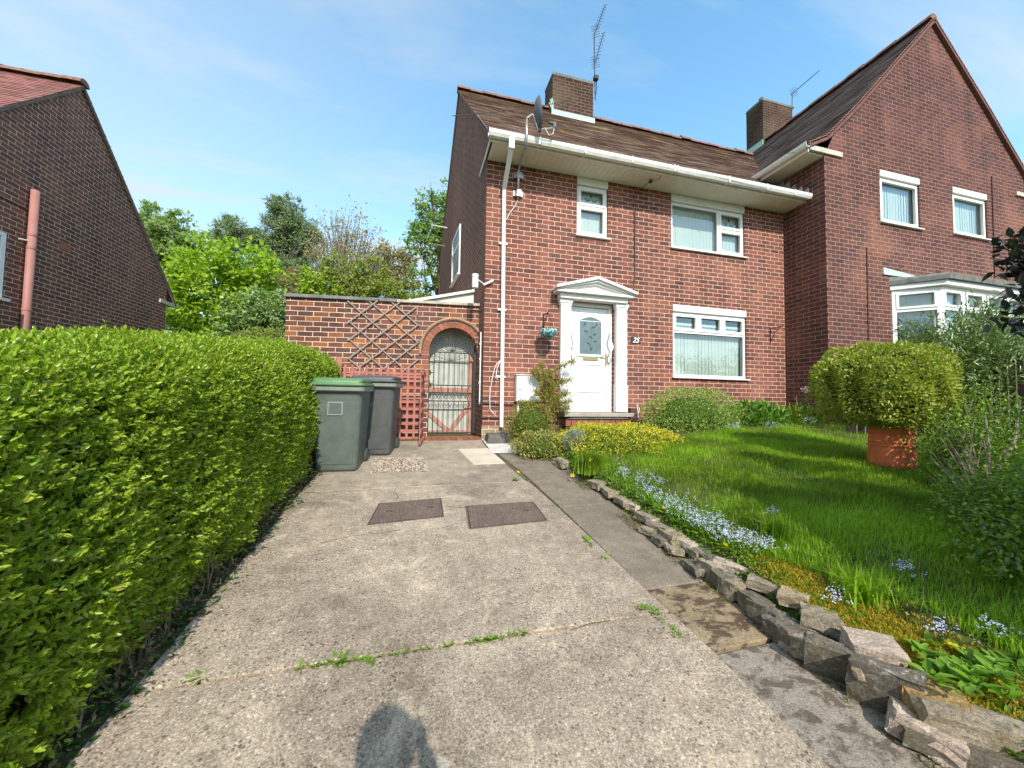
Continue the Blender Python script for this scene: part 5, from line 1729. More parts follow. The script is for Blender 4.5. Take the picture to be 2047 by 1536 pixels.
wheelie_bin('grey green wheelie bin with a green lid at the hedge end', (-1.945, -1.68, SLOPE * -1.53 - .022), R(-3), M['bin_body'], M['bin_lid'], True)
wheelie_bin('charcoal wheelie bin with a grey lid behind the green lidded one', (-1.635, -1.02, SLOPE * -.88 - .02), R(-6), M['bin_grey'], M['bin_lid_grey'], False)

# ------------------------------------------------------------------ drain covers, gravel pit
for lb, q in (('smoother rusty drain cover nearer the hedge', ((733, 1050), (888, 1033), (882, 996), (757, 1007))), ('chequered rusty drain cover nearer the lawn', ((937, 1058), (1096, 1041), (1066, 1003), (930, 1012)))):
    c4 = [gnd(*p, .004) for p in q]
    ctr = sum(c4) / 4
    t = thing('drain_cover', lb, 'drain cover', ctr, group='drain covers in the driveway')
    sh = lambda s, dz: [ctr + (p - ctr) * s + V3((0, 0, dz)) for p in c4]
    mb = MB(); A, B = sh(1.0, .002), sh(.965, .004)
    for i in range(4): mb.face([A[i], A[(i + 1) % 4], B[(i + 1) % 4], B[i]])
    C2 = sh(.955, -.004)
    mb.build('frame', M['iron_cover'], t)
    mb = MB(); D = sh(.945, .0065); mb.prism(sh(.945, -.006), (0, 0, .0115)); 
    for fx, fy_ in ((.2, .5), (.8, .5)):
        p = D[0] + (D[1] - D[0]) * fx + (D[3] - D[0]) * fy_
        mb.box(p[0] - .035, p[0] + .035, p[1] - .012, p[1] + .012, p[2] - .0, p[2] + .003)
    mb.build('plate', M['iron_cover'], t)
    mb = MB()
    for fx, fy_ in ((.2, .5), (.8, .5)):
        p = D[0] + (D[1] - D[0]) * fx + (D[3] - D[0]) * fy_
        mb.box(p[0] - .022, p[0] + .022, p[1] - .006, p[1] + .006, p[2] + .0015, p[2] + .0045)
    mb.build('key_slot', M['seal'], t)
    mb = MB(); E2, F2 = sh(.966, .0048), sh(.944, .0048)
    for i in range(4): mb.face([E2[i], E2[(i + 1) % 4], F2[(i + 1) % 4], F2[i]])
    mb.build('dirt_line', M['seal'], t)

g4 = [gnd(*p, .0) for p in ((745, 918), (848, 916), (855, 943), (742, 946))]
N = 900
uu, vv = rng.random(N), rng.random(N)
P = np.array(g4[0])[None] * ((1 - uu) * (1 - vv))[:, None] + np.array(g4[1])[None] * (uu * (1 - vv))[:, None] + np.array(g4[2])[None] * (uu * vv)[:, None] + np.array(g4[3])[None] * ((1 - uu) * vv)[:, None]
oct_ = V3([(1, 0, 0), (0, 1, 0), (-1, 0, 0), (0, -1, 0), (0, 0, .7), (0, 0, -.7)])
S_ = rng.uniform(.009, .02, (N, 1, 1))
V = P[:, None] + oct_[None] * S_ * rng.uniform(.7, 1.3, (N, 6, 1)) + V3((0, 0, .008))
ov = bulk('gravel', V, [(0, 1, 4), (1, 2, 4), (2, 3, 4), (3, 0, 4), (1, 0, 5), (2, 1, 5), (3, 2, 5), (0, 3, 5)], M['gravel'])
tag(ov, 'patch of pale gravel set in the driveway beside the bins', 'gravel', kind='stuff')
mb = MB()
for a_, b_ in ((0, 1), (1, 2), (3, 0)): mb.bar(g4[a_] + V3((0, 0, .002)), g4[b_] + V3((0, 0, .002)), .022, .022)
tag(mb.build('gravel_edging', M['step']), kind='structure')

# ------------------------------------------------------------------ fixtures on the front of the house
t = thing('meter_box', 'white plastic meter box on the brick wall beside the downpipe', 'meter box', (.76, 0, .63))
mb = MB(); mb.box(.545, .955, -.155, -.002, .635, 1.075); mb.build('box_body', M['upvc_dirty'], t, bevel=.008)
mb = MB(); mb.box(.575, .945, -.168, -.1555, .66, 1.045); mb.box(.535, .965, -.175, -.002, 1.076, 1.09); dd = mb.build('door', M['upvc'], t, bevel=.005)
mb = MB(); mb.lathe((.60, -.1685, .84), [(.012, 0), (.012, .006), (0, .006)], 10, axis=(0, -1, 0)); mb.build('lock', M['seal'], dd)
mb = MB(); mb.tube([(.60, -.06, .635), (.60, -.06, .05)], .022, 8); mb.build('conduit', M['upvc'], t)

t = thing('house_number', 'dark plaque reading 25 on the brick beside the door', 'house number', (2.905, 0, 1.76))
mb = MB(); mb.box(2.805, 3.005, -.014, -.001, 1.765, 1.885); pq = mb.build('plaque', M['plaque'], t, bevel=.003)
tcu = bpy.data.curves.new('digits', 'FONT'); tcu.body = '25'; tcu.size = .135; tcu.shear = .35; tcu.extrude = .002; tcu.align_x = 'CENTER'; tcu.offset = .0025
to = link(bpy.data.objects.new('digits', tcu)); tcu.materials.append(M['upvc'])
bpy.context.view_layer.update()
me = bpy.data.meshes.new_from_object(to.evaluated_get(bpy.context.evaluated_depsgraph_get()))
bpy.data.objects.remove(to)
to = link(bpy.data.objects.new('digits', me)); to.rotation_euler = (R(90), 0, 0); place(to, pq, (2.90, -.0165, 1.778))
me.materials.clear(); me.materials.append(M['upvc'])

t = thing('meter_cover', 'small brown box at the foot of the wall beside the doorstep', 'box', (2.78, 0, .25))
mb = MB(); mb.box(2.735, 2.865, -.12, -.002, .30, .545); mb.build('cover', m_plain('brown_plastic', (.11, .06, .048), .5, .3), t, bevel=.008)
mb = MB(); mb.tube([(2.80, -.05, .30), (2.80, -.05, .1)], .03, 8); mb.build('pipe', M['iron'], t)

# wall brackets and the hanging basket
def bracket(label, x, z, h, reach, dirx, group, hook=True):
    t = thing('hanging_bracket', label, 'bracket', (x, 0, z), group=group)
    mb = MB()
    mb.box(x - .010, x + .010, -.012, -.001, z - h, z + .02)
    e = V3((x + dirx * reach, -math.sqrt(max(0, 1 - dirx * dirx)) * reach, z + .0))
    mb.tube([(x, -.01, z), e], .008, 6)
    mb.tube([(x, -.01, z - h * .8), (x + (e[0] - x) * .45, e[1] * .45, z - h * .25), (x + (e[0] - x) * .85, e[1] * .85, z - .01)], .007, 6)
    scp = [(e[0] + .0, e[1] - .02 * math.sin(a), e[2] + .02 - .02 * math.cos(a)) for a in np.linspace(0, 4.2, 9)]
    mb.tube(scp, .006, 6)
    mb.build('arm', M['dark_paint'], t)
    return e


e1 = bracket('dark bracket holding the teal basket on the wall', 1.055, 2.16, .36, .26, .0, 'hanging basket brackets')
bracket('empty dark bracket on the wall near the inner corner', 6.13, 2.25, .34, .28, .0, 'hanging basket brackets')
t = thing('hanging_basket', 'teal mosaic half-round hanging basket on thin chains', 'hanging basket', (e1[0], e1[1], 1.70))
bz = 1.86
mb = MB(); mb.lathe((e1[0], e1[1], bz), [(0, -.165), (.06, -.158), (.11, -.125), (.145, -.07), (.155, 0), (.148, .0), (.135, -.06), (.10, -.11), (.0, -.14)], 24); mb.build('bowl', M['teal'], t, smooth=True)
mb = MB()
for k in range(3):
    a = 2 * math.pi * k / 3 + .4
    mb.tube([(e1[0] + .15 * math.cos(a), e1[1] + .15 * math.sin(a), bz), (e1[0], e1[1], e1[2] - .01)], .003, 5)
mb.build('chain', M['dark_paint'], t)
mb = MB(); mb.lathe((e1[0], e1[1], bz - .03), [(0, .012), (.08, .015), (.14, 0)], 16); mb.build('soil', M['soil'], t)

# security light on the corner
t = thing('security_light', 'white cylindrical security light on an arm at the house corner', 'lamp', (0, 0, 2.6))
q = atY(950, 562, -.12); s_ = .036
mb = MB(); mb.lathe((q[0], -.12, q[2] - .115), [(0, 0), (.050, 0), (.053, .02), (.053, .15), (.049, .155), (.049, .175), (.055, .18), (.055, .225), (.0, .23)], 20); mb.build('lamp_housing', M['upvc'], t, smooth=False)
e_ = atY(969, 571, -.02)
mb = MB(); mb.tube([(q[0] + .03, -.11, q[2] + .04), (e_[0] - .01, -.04, e_[2] + .01), (e_[0], -.004, e_[2])], .010, 8); mb.build('arm', M['upvc'], t)
p0, p1 = atY(967, 570, -.05), atY(986, 561, -.05)
mb = MB(); mb.tube([p0, p1], .019, 10); mb.build('sensor_tube', M['upvc'], t)

# satellite dish
t = thing('satellite_dish', 'grey oval satellite dish on a cranked pole above the gutter', 'satellite dish', (.6, -.1, 4.0))
yd_ = -.66
pl_ = [atY(1035, 398, -.045), atY(1037, 340, -.05), atY(1040, 325, -.06), atY(1051, 300, -.60), atY(1053, 270, yd_), atY(1053, 240, yd_)]
mb = MB(); mb.tube(pl_, .021, 10); mb.build('pole', M['metal'], t, smooth=True)
for (x_, y_) in ((1036, 388), (1037, 352)):
    q = atY(x_, y_, -.03)
    mb = MB(); mb.box(q[0] - .085, q[0] + .085, -.035, -.002, q[2] - .045, q[2] + .045); mb.box(q[0] - .045, q[0] + .045, -.075, -.035, q[2] - .055, q[2] + .055); mb.build('wall_clamp', M['metal'], t)
dc = atY(1076, 229, yd_ - .05)
# the dish faces south-east: seen nearly edge on
face = unit(V3((.975, -.16, .12)))
uu_ = unit(V3((0, 0, 1)) - face * face[2]); ss_ = np.cross(uu_, face)
mb = MB()
ringn = 28
rows = []
for k, (f_, dep) in enumerate(((.02, -.055), (.4, -.045), (.75, -.02), (1.0, .02), (1.01, .012), (.75, -.035), (.4, -.062), (.02, -.072))):
    rows.append([dc + face * dep + f_ * (.215 * math.cos(2 * math.pi * j / ringn) * ss_ + .265 * math.sin(2 * math.pi * j / ringn) * uu_) for j in range(ringn)])
mb.loft(rows); mb.build('dish', M['dish'], t, smooth=True)
mb = MB()
lb_ = dc - uu_ * .25 - face * .03
la = atY(1108, 256, yd_ - .1)
mb.tube([dc - face * .09 + uu_ * .0, pl_[-1] + V3((0, 0, .02))], .022, 8); mb.tube([dc - face * .08, lb_], .014, 8); mb.tube([lb_, la], .012, 8)
mb.build('feed_arm', M['metal'], t)
mb = MB(); mb.bar(la - face * .0 + V3((0, 0, .0)), la + V3((.0, 0, .09)), .045, .045); mb.tube([la + V3((0, 0, .06)), la + V3((-.09, .0, .07))], .025, 10); mb.build('receiver', M['dish'], t)
mb = MB(); mb.tube([la + V3((.0, 0, 0)), la + V3((-.02, 0, -.10)), la + V3((-.09, 0, -.14)), la + V3((-.16, 0, -.03)), lb_ + (la - lb_) * .35], .007, 6)
q = atY(1035, 400, -.03)
mb.tube([q, atY(1030, 412, -.02), atY(1018, 428, -.02), atY(1012, 440, -.02)], .008, 6)
mb.build('cable', M['upvc_dirty'], t)


# tv aerials
def yagi(t, a, b, n, half, name='yagi'):
    a, b = V3(a), V3(b)
    mb = MB(); mb.tube([a, b], .014, 6)
    d = unit(b - a); s = unit(np.cross(d, (0, 0, 1)))
    for i in range(n):
        p = a + (b - a) * (.18 + .8 * i / (n - 1)); l_ = half * (1 - .3 * i / n)
        mb.tube([p - s * l_, p + s * l_], .005, 5)
    p = a + (b - a) * .1
    for k in (-1, 1):
        for j in range(3):
            q = p + np.cross(s, d) * .05 * k * (j + .5); mb.tube([q - s * half * 1.1, q + s * half * 1.1], .005, 5)
    mb.build(name, M['alu'], t)


ya = 2.75
b0 = atY(1190, 160, ya)
t = thing('tv_aerial', 'thin mast with two aerials on the chimney above the white door', 'aerial', (b0[0], ya, b0[2] - .4))
mt = [atY(1190, 200, ya), atY(1189, 160, ya), atY(1188, 120, ya), atY(1188, 68, ya)]
mb = MB(); mb.tube(mt, .014, 6); mb.build('mast', M['alu'], t)
yagi(t, atY(1188, 70, ya), atY(1210, 10, ya + 1.2), 9, .10)
yagi(t, atY(1188, 132, ya), atY(1207, 65, ya + 1.2), 9, .10)
mb = MB(); q = atY(1191, 157, ya - .1); mb.box(q[0] - .06, q[0] + .06, ya - .16, ya - .05, q[2] - .05, q[2] + .05); mb.tube([q, atY(1193, 175, ya), atY(1191, 190, ya)], .01, 5); mb.build('junction_box', M['seal'], t)
ya2 = 3.2
t = thing('tv_aerial', 'single slanting aerial on the chimney of the gabled house', 'aerial', tuple(atY(1583, 235, ya2)))
mb = MB(); mb.tube([atY(1583, 235, ya2), atY(1584, 186, ya2)], .016, 6); mb.build('mast', M['alu'], t)
yagi(t, atY(1581, 190, ya2), atY(1637, 142, ya2 + .4), 12, .09)
mb = MB(); mb.tube([atY(1583, 240, ya2), atY(1580, 222, ya2), atY(1586, 215, ya2)], .03, 6); mb.build('clamp', M['seal'], t)

# overhead telephone wires
t = thing('overhead_wire', 'thin sagging wire crossing low over the brown roof to the chimney', 'wire', (0, 0, 5))
def sagged(a, b, s, n=14): 
    return [V3(a) + (V3(b) - V3(a)) * i / n + V3((0, 0, -s * 4 * (i / n) * (1 - i / n))) for i in range(n + 1)]
mb = MB(); mb.tube(sagged(atY(905, 232, -1.2), atY(1140, 200, 2.55), .05), .006, 5); mb.build('strand', M['wire'], t)
t = thing('overhead_wire', 'pale wire running from the gutter bracket toward the gabled house', 'wire', (3.16, -.63, 4.95))
mb = MB(); mb.tube(sagged((3.16, -.63, 4.95), atY(1590, 305, -1.1), .03), .005, 5); mb.build('strand', M['alu'], t)

# concrete gully block below the downpipe
t = thing('gully_block', 'rough grey concrete block under the foot of the white downpipe', 'concrete block', (.35, -.15, 0))
mb = MB(); mb.hexa([(.02, -.34, -.08), (.85, -.32, -.08), (.80, -.02, -.08), (.02, -.02, -.08), (.06, -.28, .10), (.80, -.26, .115), (.78, -.02, .12), (.06, -.02, .10)])
mb.build('block', m_plain('grey_block', (.12, .115, .105), .9, .2, var=.4, scale=9, bump=.6), t, bevel=.012)

# ------------------------------------------------------------------ hedge
hedge = thing('privet_hedge', 'long clipped bright green privet hedge along the driveway edge', 'hedge', (-2.8, -2.8, -.4))
HY0, HY1 = -8.2, .02


def hedge_pt(y, s, inset=0.0):
    """s from 0 (foot on the driveway side) over the top to 1 (foot on the far side)"""
    g = SLOPE * y
    H = np.interp(y, [-8, -4.6, -3.8, -2.2, -.6, .12], [1.24, 1.31, 1.335, 1.37, 1.33, 1.10]) + .02 * np.sin(y * 3.1)
    sh = np.clip((y - HY1 + .35) / .35, 0, 1) ** 2
    H = H - .18 * sh
    t = np.array([0, .06, .16, .30, .40, .47, .53, .62, .72, .86, 1.0])
    X = np.array([-2.25, -2.21, -2.18, -2.20, -2.25, -2.35, -2.52, -2.85, -3.08, -3.16, -3.10])
    Z = np.array([.06, .20, .45, .80, .97, 1.0, 1.0, .99, .93, .6, .04]) 
    Zf = np.array([.02, .11, .33, .68, .87, .965, 1.0, 1.0, .95, .6, .04])
    x = np.interp(s, t, X)
    z = np.interp(s, t, Zf) * H
    cxh = -2.66
    x = cxh + (x - cxh) * (1 - .30 * sh)
    # lumps of clipped growth
    l = .020 * np.sin(y * 5.3 + s * 9) + .018 * np.sin(y * 9.1 - s * 17 + 1.3) + .016 * np.sin(y * 2.2 + s * 23 + .5)
    nx = np.sign(cxh - x) * -1 * np.clip(abs(x - cxh) / .45, 0, 1)
    x = x + nx * (l - inset)
    z = z + np.clip(np.interp(s, t, Zf) - .75, 0, 1) * 3.2 * (l * .6 - inset)
    return x, g + z


N = 38000
dens = rng.random(N)
yy = HY0 + (HY1 - HY0) * rng.random(N)
# more shoots where the hedge is close to the viewer and on the driveway side
ss = np.where(rng.random(N) < .82, rng.beta(1.0, 1.05, N) * .575 + .015, .55 + rng.random(N) * .28)
keep = (yy > -5.6) | (rng.random(N) < .25)
yy, ss = yy[keep], ss[keep]
# the rounded end towards the house
ne = 1700
ye = np.full(ne, HY1) - rng.random(ne) ** 2 * .10
N = len(yy)
e = .004
hx, hz = hedge_pt(yy, ss, 0)
ax_, az_ = hedge_pt(yy, np.clip(ss - e, 0, 1), 0); bx_, bz_ = hedge_pt(yy, np.clip(ss + e, 0, 1), 0)
tan = np.stack([bx_ - ax_, np.zeros(N), bz_ - az_], 1)
nor = unit(np.cross(tan, V3((0, 1, 0)))); nor *= np.sign((nor * np.stack([hx + 2.66, np.zeros(N), (hz - SLOPE * yy) - .6], 1)).sum(1))[:, None]
Pn = np.stack([hx, yy, hz], 1)
se = rng.random(ne) * .84 + .05
ex, ez_ = hedge_pt(ye, se, 0)
kk = np.sqrt(rng.random(ne))
Pe = np.stack([-2.66 + (ex + 2.66) * kk, ye + .05, SLOPE * ye + (ez_ - SLOPE * ye) * (.25 + .75 * kk)], 1)
Ne = unit(np.stack([(ex + 2.66) * .3, np.ones(ne) * .8, np.zeros(ne)], 1))
Pn = np.concatenate([Pn, Pe]); nor = np.concatenate([nor, Ne]); N = len(Pn)
depth_in = rng.random(N) ** 1.8 * .085
Pn = Pn - nor * (depth_in[:, None] + .01)
# each shoot: a short stem with pairs of leaves
sd = unit(nor * .9 + V3((0, -.10, .55)) + rng.normal(0, .38, (N, 3)))
sl = rng.uniform(.045, .092, N) * np.where(rng.random(N) < .04, 1.5, 1.0)
allV = []
ref = unit(np.cross(sd, rand_dirs(N)))
ref2 = np.cross(sd, ref)
near = np.interp(Pn[:, 1], [-5, -3, 0], [1.0, 1.08, 1.2])
for k in range(4):
    f = (.22, .50, .76, .97)[k]
    for s in (-1, 1):
        base = Pn + sd * (sl * f)[:, None]
        r_ = (ref if k % 2 == 0 else ref2) * s
        D = unit(r_ * (1.0 - .22 * k) + sd * (.55 + .28 * k) + rng.normal(0, .16, (N, 3)))
        L = rng.uniform(.021, .036, N) * (1 - .12 * abs(k - 1.2)) * near
        allV.append(leaf6(base, D, sd + rng.normal(0, .2, (N, 3)), L, L * rng.uniform(.40, .52, N), .16, .14))
V = np.concatenate(allV)
bulk('foliage', V, LEAF6, M['hedge'], hedge)
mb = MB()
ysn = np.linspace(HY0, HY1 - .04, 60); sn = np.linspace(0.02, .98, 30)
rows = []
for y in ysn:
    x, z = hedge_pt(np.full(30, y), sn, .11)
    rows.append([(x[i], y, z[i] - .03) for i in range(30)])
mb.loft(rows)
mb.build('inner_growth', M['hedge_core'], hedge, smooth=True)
# bare stems and dry growth low down
mb = MB()
for i in range(260):
    y = random.uniform(-5.6, .1); x0 = random.uniform(-2.32, -2.18)
    p = V3((x0, y, SLOPE * y - .02)); q = p + V3((random.uniform(-.10, .06), random.uniform(-.12, .12), random.uniform(.10, .36)))
    mb.tube([p, (p + q) / 2 + V3((random.uniform(-.03, .03), random.uniform(-.03, .03), 0)), q], [.006, .004, .002], 4, cap=False)
mb.build('stems', M['twig'], hedge)
N = 9000
y = rng.uniform(-5.6, .1, N); x = -2.12 - rng.random(N) ** .8 * .20; z = SLOPE * y + rng.random(N) ** 1.5 * .26 * np.clip((-2.10 - x) / .1, .25, 1)
P = np.stack([x, y, z], 1)
L = rng.uniform(.012, .034, N)
V = leaf4(P, rand_dirs(N) + V3((.4, 0, .15)), rand_dirs(N), L, L * rng.uniform(.15, .6, N))
bulk('dry_growth', V, LEAF4, M['hedge_dry'], hedge)


# ------------------------------------------------------------------ small plants
def weed_leaves(center, n, rad, L0, L1, flat=.5, wr=.4, arch=.2):
    a = rng.random(n) * 2 * math.pi
    D = unit(np.stack([np.cos(a), np.sin(a), rng.uniform(flat * .3, flat * 1.6, n)], 1))
    P = V3(center) + np.stack([np.cos(a), np.sin(a), np.zeros(n)], 1) * (rng.random(n) * rad)[:, None]
    L = rng.uniform(L0, L1, n)
    return leaf6(P, D, np.stack([np.zeros(n), np.zeros(n), np.ones(n)], 1) + rng.normal(0, .2, (n, 3)), L, L * wr * rng.uniform(.7, 1.3, n), .12, arch)


# weeds under the hedge
V = []
for i in range(120):
    y = random.uniform(-5.4, -.2); x = -2.14 + random.uniform(-.10, .06)
    V.append(weed_leaves((x, y, SLOPE * y - .005), random.randint(5, 14), .05, .018, .05, .6, .6))
tag(bulk('hedge_weeds', np.concatenate(V), LEAF6, M['ivy']), 'low dark weeds and ivy along the foot of the hedge', 'weeds', kind='stuff')

# grass and weeds in the concrete joints
V = []
for (xa, ya, xb, yb, n) in ((600, 1335, 780, 1312, 26), (780, 1308, 960, 1282, 20), (960, 1282, 1050, 1262, 34), (1270, 1212, 1310, 1222, 20), (1310, 1225, 1360, 1275, 18), (600, 985, 640, 985, 6), (870, 968, 905, 966, 6), (1030, 940, 1060, 966, 8), (820, 928, 850, 926, 8)):
    for i in range(n):
        t = random.random(); p = gnd(xa + (xb - xa) * t, ya + (yb - ya) * t, .0)
        V.append(weed_leaves(p + V3((random.uniform(-.02, .02), random.uniform(-.012, .012), -.004)), random.randint(3, 8), .016, .010, .030, .8, random.uniform(.15, .45)))
tag(bulk('joint_weeds', np.concatenate(V), LEAF6, M['weed']), 'small bright weeds growing along the concrete joints', 'weeds', kind='stuff')


def small_weed(name, label, px, py, n, L0, L1, flat, wr, mat='weed', h=0.0, group=None, cat='weed', dy=0):
    p = gnd(px, py, h) if h is not None else on_lawn(px, py)
    t = thing(name, label, cat, p, group=group)
    bulk('leaves', weed_leaves(p - V3((0, 0, .004)), n, .02, L0, L1, flat, wr), LEAF6, M[mat], t)
    return t, p


small_weed('rosette_weed', 'flat feathery weed in the joint near the hedge', 405, 1352, 22, .02, .06, .35, .2)
small_weed('leafy_weed', 'broad leaved weed clump in the near driveway joint', 675, 1322, 14, .03, .06, .8, .32)
small_weed('leafy_weed', 'single pale weed beside the near driveway joint clump', 745, 1312, 9, .03, .06, .5, .5)
small_weed('sprouting_weed', 'light green weed sprouting beside the rusty drain cover', 1180, 1085, 8, .04, .085, .7, .4)
small_weed('sprouting_weed', 'trailing green weed lying on the path edge', 1210, 1110, 5, .04, .085, .25, .4)
small_weed('gravel_weed', 'tiny bright weed at the corner of the gravel patch', 838, 928, 16, .02, .045, .7, .5)
small_weed('path_weed', 'small weed by the stones on the mossy slab', 1545, 1240, 18, .02, .05, .5, .6)


def daisy(t, c, r, n, mat, up=(0, -.35, .93)):
    up = unit(V3(up)); a = rng.random(n) * 2 * math.pi
    s = unit(np.cross(up, (1, 0, .01))); u = np.cross(s, up)
    rr = rng.uniform(.6, 1, n)
    D = unit(np.cos(a)[:, None] * s + np.sin(a)[:, None] * u + up * rng.uniform(.05, .9, (n, 1)))
    P = np.repeat(V3(c)[None], n, 0)
    return bulk('flower_head', leaf4(P, D, np.repeat(up[None], n, 0), r * rr, r * .35 * np.ones(n)), LEAF4, M[mat], t)


for lb, px, py, hh, r, lawn in (('big yellow dandelion in front of the leafy clump by the stones', 1900, 1292, .05, .030, True), ('yellow dandelion among blue flowers near the middle of the stone edging', 1450, 1090, .05, .020, True), ('yellow dandelion at the house end of the blue flowers', 1327, 1016, .05, .020, True),
                          ('lone yellow dandelion in the path joint', 1036, 945, .06, .026, False)):
    p = on_lawn(px, py + 8) if lawn else gnd(px, py + 16)
    q = atD(px, py, float((p - CAM) @ AF) * .995)
    t = thing('dandelion', lb, 'dandelion', p, group='yellow dandelions')
    mb = MB(); mb.tube([p - V3((0, 0, .02)), (p + q) / 2 + V3((.005, 0, 0)), q], .003, 5); mb.build('stalk', M['weed'], t)
    daisy(t, q, r, 70, 'yellow')
    bulk('leaves', weed_leaves(p - V3((0, 0, .004)), 9, .012, .04, .09, .4, .25), LEAF6, M['weed'], t)


# ------------------------------------------------------------------ lawn grass
def blades(P, Lmin, Lmax, W, lean=.55, wind=(.10, .0)):
    n = len(P)
    a = rng.random(n) * 2 * math.pi
    d = np.stack([np.cos(a), np.sin(a), np.zeros(n)], 1)
    L = rng.uniform(Lmin, Lmax, n)[:, None]
    ln = (rng.random(n) ** 1.3 * lean)[:, None]
    side = np.stack([-np.sin(a), np.cos(a), np.zeros(n)], 1) * (W * rng.uniform(.7, 1.3, n))[:, None] * .5
    up = V3((wind[0], wind[1], 1))
    m = P + up * L * .55 + d * L * ln * .30
    tip = P + up * L * (.92 - .25 * ln) + d * L * ln * .95
    return np.stack([P - side, P + side, m + side * .75, m - side * .75, tip], 1)


def lawn_mask(x, y):
    edge = .93 + .36 * np.clip((-4.0 - y) / .8, 0, 1)
    far = np.interp(x, [.8, 1.6, 2.3, 3.2, 4.2, 6.5, 9], [-1.95, -1.9, -1.7, -1.2, -.75, -.25, -.9])
    return (x > edge) & (y < far)


def scatter(n, x0, x1, y0, y1):
    x = rng.uniform(x0, x1, n); y = rng.uniform(y0, y1, n)
    m = lawn_mask(x, y)
    x, y = x[m], y[m]
    return np.stack([x, y, zl(x, y) - .006], 1)


PG = np.concatenate([scatter(46000, .9, 3.2, -6.2, -3.6), scatter(66000, .9, 5.0, -4.4, -1.2), scatter(44000, 2.0, 9.0, -5.2, -.2)])
# clumpy growth
cl = np.sin(PG[:, 0] * 5.1 + np.sin(PG[:, 1] * 3.3)) * np.sin(PG[:, 1] * 4.7 + 1.1) * .5 + .5
PGk = PG[rng.random(len(PG)) < .55 + .45 * cl]
clk = np.sin(PGk[:, 0] * 5.1 + np.sin(PGk[:, 1] * 3.3)) * np.sin(PGk[:, 1] * 4.7 + 1.1) * .5 + .5
V = blades(PGk, .045, .095, .0046, 1.25)
V = V * 1.0
base = V[:, :1].copy()
sc_ = (.75 + .5 * clk)[:, None, None]
V = base + (V - base) * sc_
ob = bulk('lawn_grass', V, [(0, 1, 2, 3)], M['grass'])
# tips as a second face: rebuild with quads (0,1,2,3) and a degenerate-free tip quad (3,2,4,4) is avoided by triangles below
bpy.data.objects.remove(ob)
tri = [(0, 1, 2), (0, 2, 3), (3, 2, 4)]
ob = bulk('lawn_grass', V, tri, M['grass'])
tag(ob, 'long uncut green grass covering the front garden', 'grass', kind='stuff')

# tussocks: longer grass clumps, each a thing one could dig out
for lb, px, py, n, L0, L1, rad in (('tall fresh grass clump with daffodil leaves at the path edge', 1178, 945, 420, .20, .40, .12), ('arching grass tussock among the blue flowers', 1545, 1080, 260, .12, .24, .07), ('wide spiky grass tussock near the golden moss', 1720, 1200, 300, .12, .22, .10)):
    p = on_lawn(px, py)
    t = thing('grass_tussock', lb, 'grass clump', p, group='grass tussocks')
    P = p + np.stack([rng.normal(0, rad * .5, n), rng.normal(0, rad * .5, n), np.full(n, -.01)], 1)
    V = blades(P, L0, L1, .008, 1.1)
    bulk('blades', V, tri, M['grass'], t)
p = on_lawn(1178, 945)
for lb, px, py in (('upper yellow daffodil in the tall grass clump', 1180, 920), ('lower yellow daffodil in the tall grass clump', 1177, 932), ('small yellow daffodil bud at the path side of the clump', 1144, 951)):
    dd_ = float((p - CAM) @ AF)
    q = atD(px, py, dd_ * .985)
    t = thing('daffodil', lb, 'daffodil', (q[0], q[1], p[2]), group='daffodils in the grass clump')
    mb = MB(); mb.tube([(q[0] + .01, q[1] + .01, p[2]), q], .004, 5); mb.build('stalk', M['weed'], t)
    daisy(t, q, .032, 26, 'yellow', up=(-.3, -.8, .4))

# golden moss along the stones
Pm = []
for (px, py, n, r) in ((1600, 1180, 2600, .09), (1660, 1235, 5000, .11), (1740, 1290, 6000, .13), (1830, 1330, 5000, .13), (1900, 1390, 3000, .13), (1560, 1130, 1600, .09), (1480, 1090, 700, .08)):
    c = on_lawn(px, py)
    x = c[0] + rng.normal(0, r, n); y = c[1] + rng.normal(0, r, n)
    Pm.append(np.stack([x, y, zl(x, y) - .004], 1))
Pm = np.concatenate(Pm); Pm = Pm[(Pm[:, 0] > .90)]; Pm[:, 2] += .010
V = leaf4(Pm, unit(rng.normal(0, .5, (len(Pm), 3)) + V3((0, 0, 1))), rand_dirs(len(Pm)), rng.uniform(.008, .022, len(Pm)), rng.uniform(.004, .009, len(Pm)))
tag(bulk('golden_moss', V, LEAF4, M['moss']), 'golden brown moss patch between the stones and the lawn', 'moss', kind='stuff')


# low cover on the bank just behind the stones
n = 9000
y = rng.uniform(-5.6, -1.3, n); x = .80 + rng.random(n) ** 1.2 * .26
zb_k = np.where(x < .92, gz(y) - .03 + (zl(np.full(n, .92), y) - gz(y) + .03) * (x - .80) / .12, zl(x, y))
Pb = np.stack([x, y, zb_k - .004], 1)
L = rng.uniform(.012, .045, n)
V = leaf6(Pb, unit(rng.normal(0, .6, (n, 3)) + V3((-.2, -.1, .7))), rand_dirs(n) + V3((0, 0, .6)), L, L * rng.uniform(.2, .6, n))
tag(bulk('bank_plants', V, LEAF6, M['weed']), 'low green cover on the bank behind the stones', 'ground cover', kind='stuff')
n = 5000
y = rng.uniform(-5.6, -1.3, n); x = .80 + rng.random(n) * .2
zb_k = np.where(x < .92, gz(y) - .03 + (zl(np.full(n, .92), y) - gz(y) + .03) * (x - .80) / .12, zl(x, y))
L = rng.uniform(.01, .04, n)
tag(bulk('dry_litter', leaf4(np.stack([x, y, zb_k], 1), rand_dirs(n) * V3((1, 1, .4)), rand_dirs(n) + V3((0, 0, 1)), L, L * rng.uniform(.1, .5, n)), LEAF4, M['hedge_dry']), 'dry leaf litter lying between the stones', 'leaf litter', kind='stuff')
n = 6500
